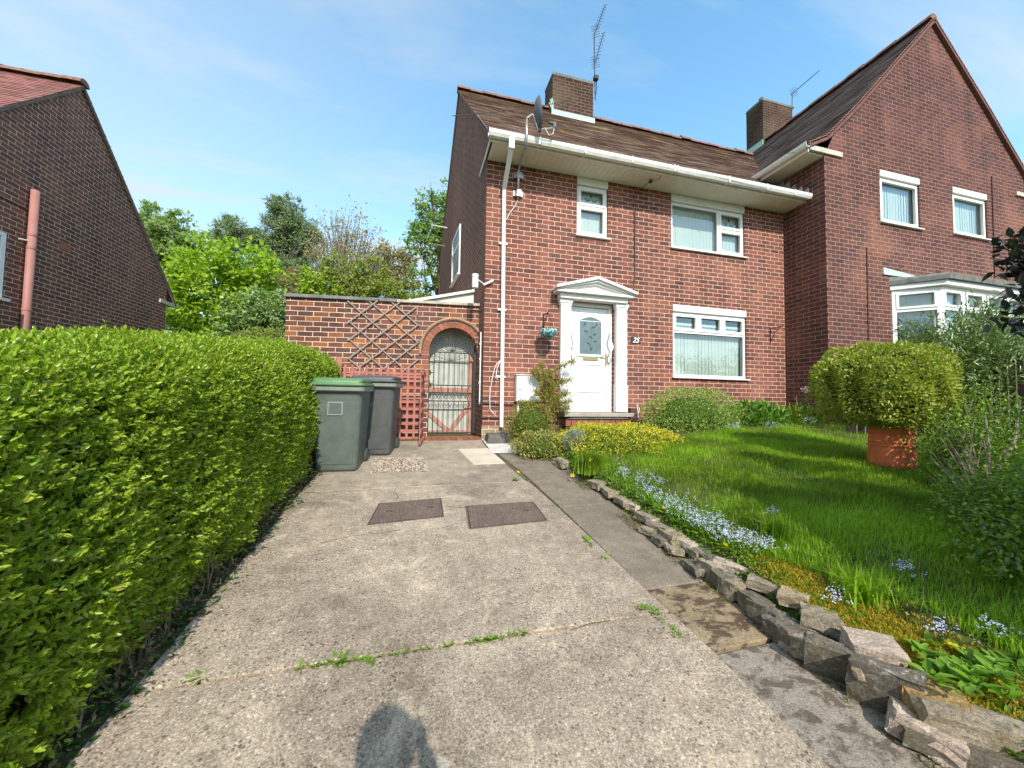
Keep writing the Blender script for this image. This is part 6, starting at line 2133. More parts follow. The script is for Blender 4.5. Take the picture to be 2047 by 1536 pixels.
y = rng.uniform(-5.5, -2.0, n); x = rng.uniform(.66, .92, n)
Pm2 = np.stack([x, y, gz(y) + np.clip((x - .72) * .45, 0, .09) + rng.uniform(-.004, .008, n)], 1)
km = (np.sin(y * 7.3) + np.sin(y * 13.1 + 1) > .1)
Pm2 = Pm2[km]; n = len(Pm2)
tag(bulk('stone_moss', leaf4(Pm2, unit(rng.normal(0, .6, (n, 3)) + V3((-.2, -.2, 1))), rand_dirs(n), rng.uniform(.008, .022, n), rng.uniform(.004, .010, n)), LEAF4, M['moss_green']), 'moss packed in the joints of the stone edging', 'moss', kind='stuff')
# litter and dirt blown along the driveway edges
n = 1500
sd_ = rng.random(n) < .7
y = rng.uniform(-5.6, -.4, n); x = np.where(sd_, -2.12 + rng.exponential(.05, n), .98 - rng.exponential(.04, n))
L = rng.uniform(.006, .02, n)
tag(bulk('leaf_litter', leaf4(np.stack([x, y, gz(y) + .003], 1), rand_dirs(n) * V3((1, 1, .15)), rand_dirs(n) * .3 + V3((0, 0, 1)), L, L * rng.uniform(.2, .7, n)), LEAF4, M['hedge_dry']), 'dry bits blown along the driveway edges', 'leaf litter', kind='stuff')

# cracks in the concrete
mb = MB()
for pts in ([(793, 975), (789, 985), (796, 992), (790, 1003)], [(800, 1060), (760, 1064), (700, 1072), (640, 1085)], [(890, 1012), (930, 1016)], [(820, 972), (870, 968), (940, 966)], [(620, 986), (650, 985), (700, 980)], [(1140, 1260), (1180, 1246), (1220, 1240)]):
    q = [gnd(x_ + random.uniform(-1, 1), y_ + random.uniform(-1, 1), .0015) for x_, y_ in pts]
    for a_, b_ in zip(q[:-1], q[1:]):
        d_ = unit(b_ - a_); s_ = V3((-d_[1], d_[0], 0)) * random.uniform(.0018, .004)
        mb.face([a_ - s_, b_ - s_, b_ + s_, a_ + s_])
tag(mb.build('concrete_cracks', M['gap']), kind='structure')

# forget-me-nots
def forget(P, n_leaf, n_fl, spread, hgt, name, label, group=None, kind=None):
    """clumps at points P: leaves below, sprays of small blue flowers above"""
    lv, fl = [], []
    for p in P:
        lv.append(weed_leaves(p - V3((0, 0, .005)), n_leaf, spread * .6, .03, .07, .7, .35))
        c = V3(p) + np.stack([rng.normal(0, spread, n_fl), rng.normal(0, spread, n_fl), rng.uniform(hgt * .55, hgt * 1.15, n_fl)], 1)
        k = 5
        cc = np.repeat(c, k, 0) + rng.normal(0, .007, (n_fl * k, 3))
        fl.append(leaf4(cc, rand_dirs(n_fl * k) * V3((1, 1, .35)), np.tile(V3((0, -.4, 1)), (n_fl * k, 1)), np.full(n_fl * k, .008), np.full(n_fl * k, .008)))
    org = P[0]
    if kind == 'stuff':
        return np.concatenate(lv), np.concatenate(fl)
    t = thing(name, label, 'flower', org, group=group)
    bulk('leaves', np.concatenate(lv), LEAF6, M['weed'], t)
    tag(bulk('flowers', np.concatenate(fl), LEAF4, M['blue'], t), kind='stuff')
    return t


drift = []
for (xa, ya, xb, yb, n, jx) in ((1230, 940, 1330, 985, 26, 18), (1250, 970, 1370, 1030, 46, 24), (1300, 1010, 1440, 1075, 58, 26), (1380, 1050, 1500, 1105, 44, 22), (1450, 1085, 1545, 1105, 34, 18)):
    for i in range(n):
        t_ = random.random()
        drift.append(on_lawn(xa + (xb - xa) * t_ + random.gauss(0, jx * .5), ya + (yb - ya) * t_ + random.gauss(0, jx * .45)))
drift = [p for p in drift if p[0] > .93]
lv, fl = forget(drift, 18, 3, .045, .085, '', '', kind='stuff')
dr_o = bulk('forget_me_nots', fl, LEAF4, M['blue']); tag(dr_o, 'drift of pale blue forget-me-nots along the stone edging', 'flowers', kind='stuff')
tag(bulk('flower_foliage', lv, LEAF6, M['weed']), 'green leaves below the drift of blue flowers', 'foliage', kind='stuff')
for lb, px, py in (('blue forget-me-nots beside the buff stone', 1665, 1215), ('blue forget-me-nots behind the big dandelion', 1878, 1285), ('blue forget-me-not sprig nearest the frame edge by the leafy clump', 1992, 1290), ('blue forget-me-nots on the arching tussock', 1540, 1042), ('pale forget-me-nots at the start of the edging near the grass clump', 1250, 955), ('lone blue forget-me-not in the shaded lawn', 1815, 1160), ('forget-me-nots at the foot of the round pale shrub', 1470, 868), ('forget-me-nots below the leafy peony', 1540, 866), ('forget-me-nots in front of the inner house corner', 1620, 855)):
    p = on_lawn(px, py)
    forget([p + V3((random.gauss(0, .03), random.gauss(0, .02), 0)) for k in range(4)], 8, 5 if py > 900 else 12, .022 if py > 900 else .08, .09 if py > 900 else .16, 'forget_me_not', lb, group='separate forget-me-not clumps')
p = on_lawn(1945, 1352) + V3((0, 0, .035))
t = thing('leafy_clump', 'broad bright leaved clump beside the big dandelion', 'plant', p)
V = np.concatenate([weed_leaves(p + V3((random.gauss(.02, .13), random.gauss(0, .055), random.uniform(-.03, .02))), 8, .02, .03, .07, .6, .52) for k in range(44)])
bulk('leaves', V, LEAF6, M['weed'], t)


# ------------------------------------------------------------------ stones of the edging
def stone_mesh(mb, c, size, rot, tilt=0, seed=0, flat=False):
    """an angular broken stone: a box of cut planes, roughened"""
    import bmesh
    r_ = np.random.default_rng(seed)
    n = 30
    pts = r_.uniform(-1, 1, (n, 3))
    pts = pts / np.maximum(np.abs(pts).max(1, keepdims=True), 1e-6)
    pts *= r_.uniform(.70, 1.0, (n, 1))
    pts = np.concatenate([pts, V3([(sx_ * r_.uniform(.75, 1), sy_ * r_.uniform(.75, 1), sz_ * r_.uniform(.8, 1)) for sx_ in (-1, 1) for sy_ in (-1, 1) for sz_ in (-1, 1)])])
    pts = pts * (V3(size) / 2)
    cr, sr = math.cos(rot), math.sin(rot)
    ct, st_ = math.cos(tilt), math.sin(tilt)
    Rt = V3([[1, 0, 0], [0, ct, -st_], [0, st_, ct]]); Rz = V3([[cr, -sr, 0], [sr, cr, 0], [0, 0, 1]])
    pts = pts @ Rt.T @ Rz.T + V3(c)
    bm = bmesh.new()
    for p in pts: bm.verts.new(p)
    res = bmesh.ops.convex_hull(bm, input=bm.verts)
    loose = [v for v in bm.verts if not v.link_faces]
    bmesh.ops.delete(bm, geom=loose, context='VERTS')
    bmesh.ops.dissolve_limit(bm, angle_limit=R(14), verts=bm.verts, edges=bm.edges)
    bmesh.ops.triangulate(bm, faces=bm.faces)
    for it in range(2):
        bmesh.ops.subdivide_edges(bm, edges=[e for e in bm.edges if e.calc_length() > .035], cuts=1, use_grid_fill=True)
        bmesh.ops.triangulate(bm, faces=bm.faces)
    for v in bm.verts:
        v.co += Vector(r_.normal(0, .0035, 3))
    bm.verts.index_update()
    mb.mesh([v.co for v in bm.verts], [[v.index for v in f.verts] for f in bm.faces])
    bm.free()


def stone(label, px, py, size, rot, mat, lift=0.0, tilt=0., group='stones edging the lawn', seed=0, X=None):
    p = gnd(px, py)
    c = V3((p[0], p[1], p[2] + size[2] / 2 - .01 + lift))
    mb = MB(); stone_mesh(mb, c, size, rot, tilt, seed)
    o = mb.build('edging_stone', M[mat], None, bevel=.006)
    tag(o, label, 'stone', group)
    return o


# big stones at the near end (pixel of the foot, then size in metres)
def stone_at(label, px, py, dz, size, rot, mat, tilt=0., seed=0):
    """stone whose middle is seen at px,py when its centre is dz above the path"""
    p = gnd(px, py, dz)
    mb = MB(); stone_mesh(mb, p, size, R(rot), R(tilt), seed)
    o = mb.build('edging_stone', M[mat], None)
    return tag(o, label, 'stone', 'stones edging the lawn')


stone_at('speckled grey stone slab tilted outward at the near end of the edging', 1672, 1322, .09, (.23, .06, .19), -54, 'rock_dark', tilt=20, seed=3)
stone_at('large dark lichened stone leaning over the path', 1768, 1375, .10, (.25, .07, .23), -58, 'rock_dark', tilt=18, seed=5)
stone_at('pinkish stone lying behind the dark lichened stone', 1745, 1300, .17, (.20, .16, .09), -40, 'rock_pink', seed=7)
stone_at('pale wedge of stone lying on the path', 1850, 1465, .05, (.13, .20, .10), 28, 'rock_pink', tilt=8, seed=9)
stone_at('ochre mossy stone set into the bank', 1862, 1400, .13, (.19, .12, .11), -48, 'rock_orange', seed=11)
stone_at('long flat grey stone at the near corner', 1975, 1455, .13, (.42, .12, .10), -42, 'rock', seed=13)
stone_at('long thin stone under the flat grey stone', 1960, 1510, .05, (.46, .10, .08), -42, 'rock_dark', seed=15)
stone_at('grey stone cube on the edging below the golden moss', 1640, 1240, .135, (.17, .15, .085), -50, 'rock', seed=17)
stone_at('buff sandstone piece standing proud of the edging', 1590, 1197, .135, (.14, .10, .085), -60, 'rock_buff', seed=19)
stone_at('flat grey capping stone beside the buff piece', 1540, 1172, .115, (.25, .13, .06), -55, 'rock', seed=21)
stone_at('long pale capping stone near the middle of the edging', 1480, 1135, .10, (.32, .14, .055), -55, 'rock_pink', seed=23)
stone_at('small tan chip wedged between dark stones', 1718, 1338, .15, (.05, .03, .06), 20, 'rock_buff', seed=25)
stone_at('lone kerb stone under the golden shrub', 1122, 926, .06, (.10, .26, .12), 4, 'rock', seed=27)
# the low courses: many alike
rs = random.Random(5)
path_px = [(1190, 975), (1215, 990), (1240, 1008), (1262, 1020), (1290, 1042), (1315, 1062), (1340, 1080), (1362, 1090), (1385, 1108), (1408, 1122), (1432, 1140)]
for i, (px, py) in enumerate(path_px):
    tot = .095 + .002 * i
    stone_at('small grey stone of the low upper row edging the lawn', px + 4, py - 6, tot - .045, (rs.uniform(.10, .15), rs.uniform(.16, .28), rs.uniform(.055, .08)), rs.uniform(-12, 8), rs.choice(['rock', 'rock', 'rock_dark', 'rock_pink']), seed=40 + i)
for i in range(17):
    t_ = i / 16
    px, py = 1300 + (1665 - 1300) * t_, 1062 + (1360 - 1062) * t_ ** 1.02
    if i in (3, 8, 14, 15, 16): continue
    big = i >= 5
    stone_at('small dark stone of the lower row beside the path', px + (6 if big else 0), py - (14 if big else 0), .052 if big else .03, (rs.uniform(.09, .14), rs.uniform(.11, .19), rs.uniform(.095, .125) if big else rs.uniform(.045, .07)), R(rs.uniform(-18, 14)) * 57.3, rs.choice(['rock', 'rock_dark', 'rock_dark']), seed=70 + i)
for i in range(0):
    t_ = i / 5
    stone_at('small dark stone of the lower row beside the path', 1470 + 150 * t_, 1165 + 115 * t_, .085, (rs.uniform(.09, .14), rs.uniform(.10, .17), rs.uniform(.045, .065)), rs.uniform(-60, -30), rs.choice(['rock', 'rock_dark']), seed=95 + i)


# ------------------------------------------------------------------ shrubs
def ell_points(n, c, r, shell=.30, p=2.0, top=None):
    d = rand_dirs(n)
    if p != 2.0:
        d = d / (np.abs(d) ** p).sum(1, keepdims=True) ** (1 / p)
    f = 1 - rng.random(n) ** 2.0 * shell
    lump = 1 + .06 * np.sin(d[:, :1] * 7 + d[:, 2:] * 5) + .05 * np.sin(d[:, 1:2] * 11 + 2) + .04 * np.sin(d[:, :1] * 17 + d[:, 1:2] * 13)
    return V3(c) + d * V3(r) * f[:, None] * lump, unit(d / V3(r))


def bush(name, label, c, r, n, mat, L0, L1, wr=.45, core=.72, cat='shrub', p=2.0, six=True, updir=.35, group=None, stems=True, base=None, zmin=None, shell=.3, core_mat='hedge_core'):
    base = base if base is not None else (c[0], c[1], float(zl(c[0], c[1])))
    t = thing(name, label, cat, base, group=group)
    P, Nn = ell_points(n, c, r, shell, p)
    if zmin is not None:
        m = P[:, 2] > zmin; P, Nn = P[m], Nn[m]
    m = len(P)
    D = unit(Nn + V3((0, 0, updir)) + rng.normal(0, .55, (m, 3)))
    L = rng.uniform(L0, L1, m)
    U = unit(Nn * .6 + V3((0, 0, .5)) + rng.normal(0, .35, (m, 3)))
    V = leaf6(P, D, U, L, L * wr * rng.uniform(.8, 1.2, m)) if six else leaf4(P, D, U, L, L * wr)
    bulk('foliage', V, LEAF6 if six else LEAF4, M[mat], t)
    if core:
        mb = MB()
        rows = []
        for i in range(1, 12):
            th = math.pi * i / 12
            row = []
            for k in range(18):
                a = 2 * math.pi * k / 18
                d = V3((math.sin(th) * math.cos(a), math.sin(th) * math.sin(a), math.cos(th)))
                d = d / (np.abs(d) ** p).sum() ** (1 / p)
                q = V3(c) + d * V3(r) * core * (1 + .08 * math.sin(5 * a + 3 * th))
                if zmin is not None: q[2] = max(q[2], zmin)
                row.append(q)
            rows.append(row)
        mb.loft(rows[::-1])
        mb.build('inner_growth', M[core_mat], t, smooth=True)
    if stems:
        mb = MB()
        for k in range(7):
            a = random.random() * 6.28
            q = V3(c) + V3((math.cos(a) * r[0] * .5, math.sin(a) * r[1] * .5, -r[2] * .2))
            b_ = V3(base) + V3((math.cos(a) * .05, math.sin(a) * .05, -.03))
            mb.tube([b_, (b_ + q) / 2 + V3((0, 0, .03)), q], [.012, .009, .005], 5, cap=False)
        mb.build('stem', M['stem'], t)
    return t


# terracotta chimney pot with clipped golden bush
pc_ = on_lawn(1783, 930)
pt_ = thing('terracotta_pot', 'tall terracotta chimney pot planter standing on the lawn under the clipped bush', 'pot', pc_)
mb = MB(); k_ = float((pc_ - CAM) @ AF)
hp_ = float(atD(1783, 845, k_)[2] - pc_[2])
mb.lathe(pc_ - V3((0, 0, .05)), [(.0, 0), (.205, 0), (.205, .05), (.198, .14), (.192, .26), (.200, .268), (.200, .282), (.190, .288), (.190, .302), (.198, .308), (.198, .322), (.188, .328), (.186, .40), (.196, .41), (.198, .46), (.19, .475), (.165, .475), (.16, .44), (.0, .43)], 40)
mb.build('pot_body', M['terracotta'], pt_, smooth=False)
for p_ in bpy.data.objects['pot_body'].data.polygons: p_.use_smooth = True
bm_ = bpy.data.objects['pot_body'].modifiers.new('edge', 'EDGE_SPLIT'); bm_.split_angle = R(38)
bl_, br_, bt_, bb_ = atD(1632, 775, k_), atD(1903, 775, k_), atD(1768, 692, k_), atD(1768, 852, k_)
bc = bl_ * .525 + br_ * .475; bc[2] = (bt_[2] + bb_[2]) / 2 + .0
rw = float(np.linalg.norm((br_ - bl_)[:2])) / 2; rh = float(bt_[2] - bb_[2]) / 2
print('pot', pc_, hp_, 'bush', bc, rw, rh)
bush('clipped_bush', 'golden green clipped bush shaped like a flat loaf growing in the terracotta pot', bc, (rw * .765, rw * .66, rh * .96), 19000, 'box', .022, .042, .55, core=.78, p=3.0, shell=.16, updir=.5, base=(pc_[0], pc_[1], pc_[2] + .42), cat='bush')


def at_px(x, y, Y): return atY(x, y, Y)


def bush_px(name, label, x0, x1, y0, y1, Y, ry, n, mat, L0, L1, **kw):
    cx_, cy_ = (x0 + x1) / 2, (y0 + y1) / 2
    l, r_, t_, b_ = at_px(x0, cy_, Y), at_px(x1, cy_, Y), at_px(cx_, y0, Y), at_px(cx_, y1, Y)
    c = V3(((l[0] + r_[0]) / 2, Y, (t_[2] + b_[2]) / 2))
    r = ((r_[0] - l[0]) / 2, ry, (t_[2] - b_[2]) / 2)
    return bush(name, label, c, r, n, mat, L0, L1, **kw)


bush_px('rounded_shrub', 'rounded pale green shrub below the ground floor window', 1296, 1462, 776, 905, -.72, .50, 12500, 'shrubA', .022, .044, core=.66, shell=.42, p=2.3, zmin=.12)
bush_px('peony', 'dark leaved peony clump next to the round pale shrub', 1452, 1560, 808, 880, -.62, .38, 1500, 'peony', .07, .14, wr=.34, core=.6, zmin=.2, updir=.7, cat='plant')
bush_px('iris_clump', 'low strappy green clump at the inner house corner', 1540, 1640, 822, 880, -.55, .35, 900, 'grass', .10, .24, wr=.10, core=None, updir=1.2, zmin=.25, cat='plant', stems=False)
bush_px('euonymus', 'bright golden low shrub in front of the doorstep', 1110, 1338, 848, 938, -1.25, .80, 19000, 'euonymus', .016, .032, core=.8, p=2.2, zmin=-.08, wr=.55)
bush_px('variegated_shrub', 'cream and green variegated shrub spreading over the path corner', 1025, 1135, 862, 935, -1.05, .40, 5200, 'variegated', .018, .036, core=.75, zmin=-.14, wr=.5)
bush_px('bronze_shrub', 'bronze green shrub beside the meter box', 1012, 1105, 800, 905, -.50, .30, 4200, 'bronze', .018, .034, core=.7, zmin=-.02, wr=.5)
bush_px('blue_fescue', 'small blue grey tuft of grass in the golden shrub', 1130, 1170, 862, 908, -1.42, .13, 1900, 'fescue', .035, .06, wr=.10, core=.75, updir=.1, stems=False, cat='grass clump', core_mat='gap')
# upright shrub trained by the door
t = thing('upright_shrub', 'thin upright shrub with arching sprays beside the door pilaster', 'shrub', (1.12, -.26, .1))
mb = MB(); tips = []
trunk = [atY(1094, 880, -.30), atY(1093, 830, -.28), atY(1100, 790, -.25), atY(1098, 740, -.22), atY(1092, 718, -.20)]
mb.tube(trunk, [.022, .02, .015, .010, .005], 7)
for (a, b, c_) in (((1094, 838), (1112, 815), (1118, 790)), ((1100, 800), (1082, 770), (1072, 735)), ((1098, 780), (1112, 765), (1128, 760)), ((1100, 770), (1085, 745), (1080, 722)), ((1098, 750), (1125, 730), (1150, 722)), ((1100, 775), (1122, 765), (1142, 758)), ((1104, 795), (1125, 790), (1138, 787)), ((1108, 808), (1128, 805), (1142, 803)), ((1112, 815), (1126, 818), (1138, 816)), ((1096, 760), (1075, 755), (1064, 740)), ((1096, 800), (1078, 790), (1068, 780))):
    P_ = [atY(a[0], a[1], -.27), atY(b[0], b[1], -.30), atY(c_[0], c_[1], -.33)]
    mb.tube(P_, [.008, .005, .002], 5); tips.append(P_)
mb.build('branch', M['stem'], t)
LP_ = []
for P_ in tips + [trunk[1:4]] * 3:
    n = 420
    tt = rng.random(n)
    q = np.where(tt[:, None] < .5, P_[0] + (P_[1] - P_[0]) * (tt * 2)[:, None], P_[1] + (P_[2] - P_[1]) * (tt * 2 - 1)[:, None])
    LP_.append(q + rng.normal(0, .028, (n, 3)))
LP_ = np.concatenate(LP_)
V = leaf4(LP_, rand_dirs(len(LP_)) + V3((0, 0, .2)), rand_dirs(len(LP_)) + V3((0, -.5, .6)), rng.uniform(.02, .042, len(LP_)), rng.uniform(.011, .021, len(LP_)))
bulk('foliage', V, LEAF4, M['bronze'], t)
# tall faded flower in the inner corner
t = thing('flowering_stem', 'tall stem with a dusky pink flower head by the inner corner', 'plant', atY(1612, 850, -1.0))
mb = MB(); q = [atY(1612, 850, -1.0), atY(1610, 815, -1.0), atY(1613, 780, -1.0)]; mb.tube(q, .006, 5); mb.tube([q[1], atY(1620, 795, -1.0)], .004, 5); mb.build('stalk', M['stem'], t)
n = 260; P = q[2] + rng.normal(0, 1, (n, 3)) * V3((.04, .035, .03)); bulk('flower_head', leaf4(P, rand_dirs(n), rand_dirs(n), np.full(n, .03), np.full(n, .022)), LEAF4, M['pink'], t)
n = 160; P = q[1] + rng.normal(0, 1, (n, 3)) * V3((.05, .05, .12)); bulk('foliage', leaf4(P, rand_dirs(n), rand_dirs(n), np.full(n, .05), np.full(n, .02)), LEAF4, M['ivy'], t)
t = thing('dry_stalk', 'pale dry seed stalk against the shaded flank wall', 'plant', atY(1597, 830, -.45))
mb = MB(); mb.tube([atY(1597, 830, -.45), atY(1594, 805, -.45), atY(1588, 795, -.46)], .006, 5); mb.tube([atY(1594, 808, -.45), atY(1592, 793, -.45)], .005, 5); mb.build('stalk', M['lath'], t)


# shrubs on the far side of the pot
def leafy_shrub(name, label, base, tips, mat, n, L0, L1, wr, spread, six=True, cat='shrub', stem_r=.014, bark='stem', droop=.0):
    t = thing(name, label, cat, base)
    mb = MB(); PP, DD = [], []
    for tp in tips:
        tp = V3(tp); b_ = V3(base)
        m = (b_ + tp) / 2 + V3((random.uniform(-.1, .1), random.uniform(-.1, .1), .08))
        mb.tube([b_, m, tp], [stem_r, stem_r * .7, stem_r * .25], 5)
        k = int(n / len(tips))
        tt = rng.random(k) ** .55
        q = np.where(tt[:, None] < .5, b_ + (m - b_) * (tt * 2)[:, None], m + (tp - m) * (tt * 2 - 1)[:, None])
        PP.append(q + rng.normal(0, spread, (k, 3)) * (.35 + tt[:, None]))
        DD.append(np.repeat(unit(tp - m)[None], k, 0))
    mb.build('branch', M[bark], t)
    PP = np.concatenate(PP); DD = np.concatenate(DD); k = len(PP)
    D = unit(DD * .5 + rng.normal(0, .55, (k, 3)) + V3((0, -.05, .15 - droop)))
    L = rng.uniform(L0, L1, k)
    U = V3((0, -.1, 1)) + rng.normal(0, .45, (k, 3))
    V = leaf6(PP, D, U, L, L * wr, .12, .18) if six else leaf4(PP, D, U, L, L * wr)
    bulk('foliage', V, LEAF6 if six else LEAF4, M[mat], t)
    return t


def tipset(pxs, Y, j=.25): return [atY(x, y, Y + random.uniform(-j, j)) for x, y in pxs]


leafy_shrub('long_leaved_shrub', 'tall shrub with long narrow glossy leaves in front of the bay window', atY(1960, 850, -2.2),
            tipset([(1815, 668), (1835, 655), (1862, 672), (1885, 660), (1905, 640), (1930, 622), (1950, 635), (1965, 612), (1985, 622), (2005, 640), (2015, 618), (2035, 660), (2045, 690), (1980, 690), (1940, 700), (1910, 710), (1890, 725), (1920, 745), (1960, 745), (2000, 735), (2035, 745), (2065, 700), (1880, 695), (1855, 700), (1940, 660), (1990, 665), (2020, 690), (2055, 650), (1925, 775), (1970, 780), (2020, 775)], -2.2, .35), 'rhodo', 13000, .06, .12, .27, .095)
leafy_shrub('purple_leaved_tree', 'dark purple leaved branch reaching in above the long leaved shrub', atD(2240, 760, 2.6),
            [atD(x, y, d) for x, y, d in ((2003, 490, 2.5), (2020, 475, 2.5), (2042, 500, 2.45), (2015, 520, 2.5), (2040, 540, 2.5), (2060, 480, 2.5), (2036, 580, 2.5), (2030, 600, 2.4), (2010, 645, 2.5), (2050, 620, 2.4), (2070, 560, 2.4))], 'copper', 620, .06, .10, .55, .032, cat='tree', stem_r=.016, bark='bark')
# loose privet bushes closing the lawn on the far side from the door
leafy_shrub('loose_privet', 'loose bright privet bush just beyond the terracotta pot', on_lawn(1965, 1010),
            [atD(x, y, d) for x, y, d in ((1865, 840, 3.8), (1890, 800, 3.9), (1920, 790, 3.9), (1950, 785, 4.0), (1985, 790, 3.9), (1870, 880, 3.7), (1900, 860, 3.5), (1935, 850, 3.4), (1970, 830, 3.5), (2010, 810, 3.6), (2040, 800, 3.6), (1890, 905, 3.5), (1860, 900, 3.7), (2030, 850, 3.5), (1990, 870, 3.4), (1950, 890, 3.4), (1930, 830, 3.8), (2060, 850, 3.5))], 'privet', 8200, .022, .040, .5, .085, bark='bark_pale', stem_r=.018)
leafy_shrub('sprawling_privet', 'sprawling green privet spilling over the shaded lawn at the frame edge', on_lawn(2040, 1080),
            [atD(x, y, d) for x, y, d in ((1900, 1000, 2.6), (1930, 1030, 2.4), (1960, 1060, 2.2), (1985, 1000, 2.4), (2010, 960, 2.5), (2035, 930, 2.6), (2045, 990, 2.3), (2020, 1060, 2.1), (1975, 1110, 2.0), (2000, 1150, 1.9), (2035, 1130, 1.9), (2060, 1060, 2.0), (1920, 960, 2.8), (1950, 980, 2.6), (2070, 980, 2.2), (2060, 1170, 1.8))], 'privet', 7000, .022, .038, .52, .075, bark='bark_pale', stem_r=.02)
# twiggy bare part
t = thing('twiggy_shrub', 'bare twiggy low shrub leaning out beside the terracotta pot', 'shrub', on_lawn(1985, 1015))
mb = MB(); b_ = on_lawn(1985, 1020)
for k in range(26):
    x, y = random.uniform(1850, 1990), random.uniform(850, 960)
    tp = atD(x, y, random.uniform(3.0, 3.5)); m = (b_ + tp) / 2 + rng.normal(0, .04, 3)
    mb.tube([b_ + rng.normal(0, .02, 3), m, tp], [.012, .007, .002], 4, cap=False)
mb.build('twigs', M['twig'], t)
# low timber fence panel seen between bush and shrub
t = thing('timber_fence', 'grey timber fence panel half hidden behind the bushes', 'fence', atY(1860, 800, -2.9))
mb = MB()
f0, f1 = atY(1700, 760, -1.75), atY(2100, 760, -2.6)
for i in range(24):
    p = f0 + (f1 - f0) * i / 24; q = f0 + (f1 - f0) * (i + .94) / 24
    zt2 = atY(1880, 700, -2.3)[2] - .02
    mb.bar((p[0], p[1], .12), (p[0], p[1], zt2), .19, .018, up=(f1 - f0))
mb.build('fence_panel', m_plain('grey_timber', (.16, .13, .10), .85, .15, var=.35, scale=6), t)

# hedge and tree beside the camera that shade the lawn (outside the frame, on the street side)
bush('boundary_shrub', 'tall boundary shrub on the street side, nearer the driveway', (2.45, -7.0, .9), (1.15, .8, 2.0), 4200, 'privet', .06, .12, core=.86, p=3.2, six=False, base=(2.45, -7.0, -.4))
bush('boundary_shrub', 'tallest boundary shrub on the street side, farther from the driveway', (5.7, -7.0, 1.0), (1.75, .8, 2.4), 5200, 'privet', .06, .12, core=.86, p=3.2, six=False, base=(5.7, -7.0, -.3))



# ------------------------------------------------------------------ trees beyond the garden
def tree(name, label, d, blobs, base_px, mat, leaf, n_clump, per, bark='bark', trunk=.16, wr=.6, clump=.10, gap=.0, limbs=14, upr=.0, cat='tree', core=True, coremat='t_shade'):
    """blobs: (x, y, rx, ry) in photo pixels at depth d, turned into crown masses where the tree stands"""
    base = atD(base_px, 760, d); base[2] = SLOPE * 3 - .06
    t = thing(name, label, cat, base, group='trees behind the houses')
    k = d / F_PX
    C = [atD(x, y, d + dd) for x, y, rx, ry, dd in [(b + (0,))[:5] if len(b) == 4 else b for b in blobs]]
    Rr = [(b[2] * k, min(b[2], b[3]) * k * 1.0, b[3] * k) for b in blobs]
    mb = MB()
    topc = max(C, key=lambda c: c[2])
    mid = V3((base[0] * .4 + topc[0] * .6, base[1], base[2] + (topc[2] - base[2]) * .45))
    mb.tube([base, mid, topc], [trunk, trunk * .7, trunk * .12], 7)
    for c, r in zip(C, Rr):
        for q in range(max(1, limbs // len(C))):
            s_ = base + (topc - base) * random.uniform(.25, .75)
            e_ = c + rand_dirs(1)[0] * V3(r) * random.uniform(.5, .98)
            m_ = (s_ + e_) / 2 + rng.normal(0, .12, 3) + V3((0, 0, -.1))
            mb.tube([s_, m_, e_], [trunk * .32, trunk * .2, .012], 5, cap=False)
            for u in range(3):
                e2 = e_ + rand_dirs(1)[0] * V3(r) * .3
                mb.tube([m_, (m_ + e2) / 2 + rng.normal(0, .06, 3), e2], [trunk * .12, trunk * .08, .008], 4, cap=False)
    mb.build('trunk', M[bark], t)
    area = np.array([r[0] * r[2] for r in Rr]); cnt = np.maximum(6, (n_clump * area / area.sum()).astype(int))
    LP, LD = [], []
    for c, r, n in zip(C, Rr, cnt):
        p_, n_ = ell_points(n, c, r, .75)
        cs = clump * (r[0] * r[1] * r[2]) ** (1 / 3) * rng.uniform(.6, 1.5, n)
        q = np.repeat(p_, per, 0) + rng.normal(0, 1, (n * per, 3)) * np.repeat(cs, per)[:, None] * V3((1.1, 1.1, .62))
        LP.append(q); LD.append(np.repeat(n_, per, 0))
    LP = np.concatenate(LP); LD = np.concatenate(LD); m = len(LP)
    D = unit(LD * .5 + rng.normal(0, .7, (m, 3)) + V3((0, 0, upr)))
    L = leaf * rng.uniform(.6, 1.35, m)
    V = leaf4(LP, D, V3((0, -.5, .8)) + rng.normal(0, .6, (m, 3)), L, L * wr)
    bulk('crown', V, LEAF4, M[mat], t)
    return t


tree('maple_tree', 'big bright yellow green maple beyond the hedge', 13, [(455, 540, 80, 60), (420, 590, 85, 60), (500, 560, 50, 55), (385, 640, 55, 60), (520, 620, 50, 60), (360, 540, 40, 40), (450, 640, 90, 50), (345, 620, 30, 60)], 440, 't_bright', .17, 420, 30, trunk=.14, clump=.13)
tree('ash_tree', 'pale green rounded tree behind the dark house end', 24, [(320, 465, 50, 45), (300, 430, 25, 22), (355, 480, 40, 36), (345, 520, 60, 40), (305, 500, 40, 50), (385, 505, 35, 30), (350, 438, 14, 18)], 330, 't_pale', .24, 330, 26, clump=.14)
tree('distant_pine', 'small dark pine top between the pale tree and tall pine', 30, [(462, 455, 24, 22), (490, 470, 26, 16), (440, 472, 24, 14), (465, 485, 45, 18), (455, 440, 10, 12), (510, 478, 16, 14)], 465, 't_pine', .38, 200, 24, clump=.15, wr=.18)
tree('pine_tree', 'tall dark blue green pine in the middle of the wood', 24, [(572, 425, 34, 26), (590, 455, 40, 26), (550, 465, 40, 28), (600, 490, 42, 24), (545, 505, 45, 30), (585, 530, 55, 34), (530, 550, 50, 40), (600, 560, 50, 40), (555, 408, 16, 16), (628, 470, 18, 12), (520, 485, 16, 16)], 572, 't_pine', .34, 620, 30, trunk=.22, clump=.10, limbs=40, wr=.16)
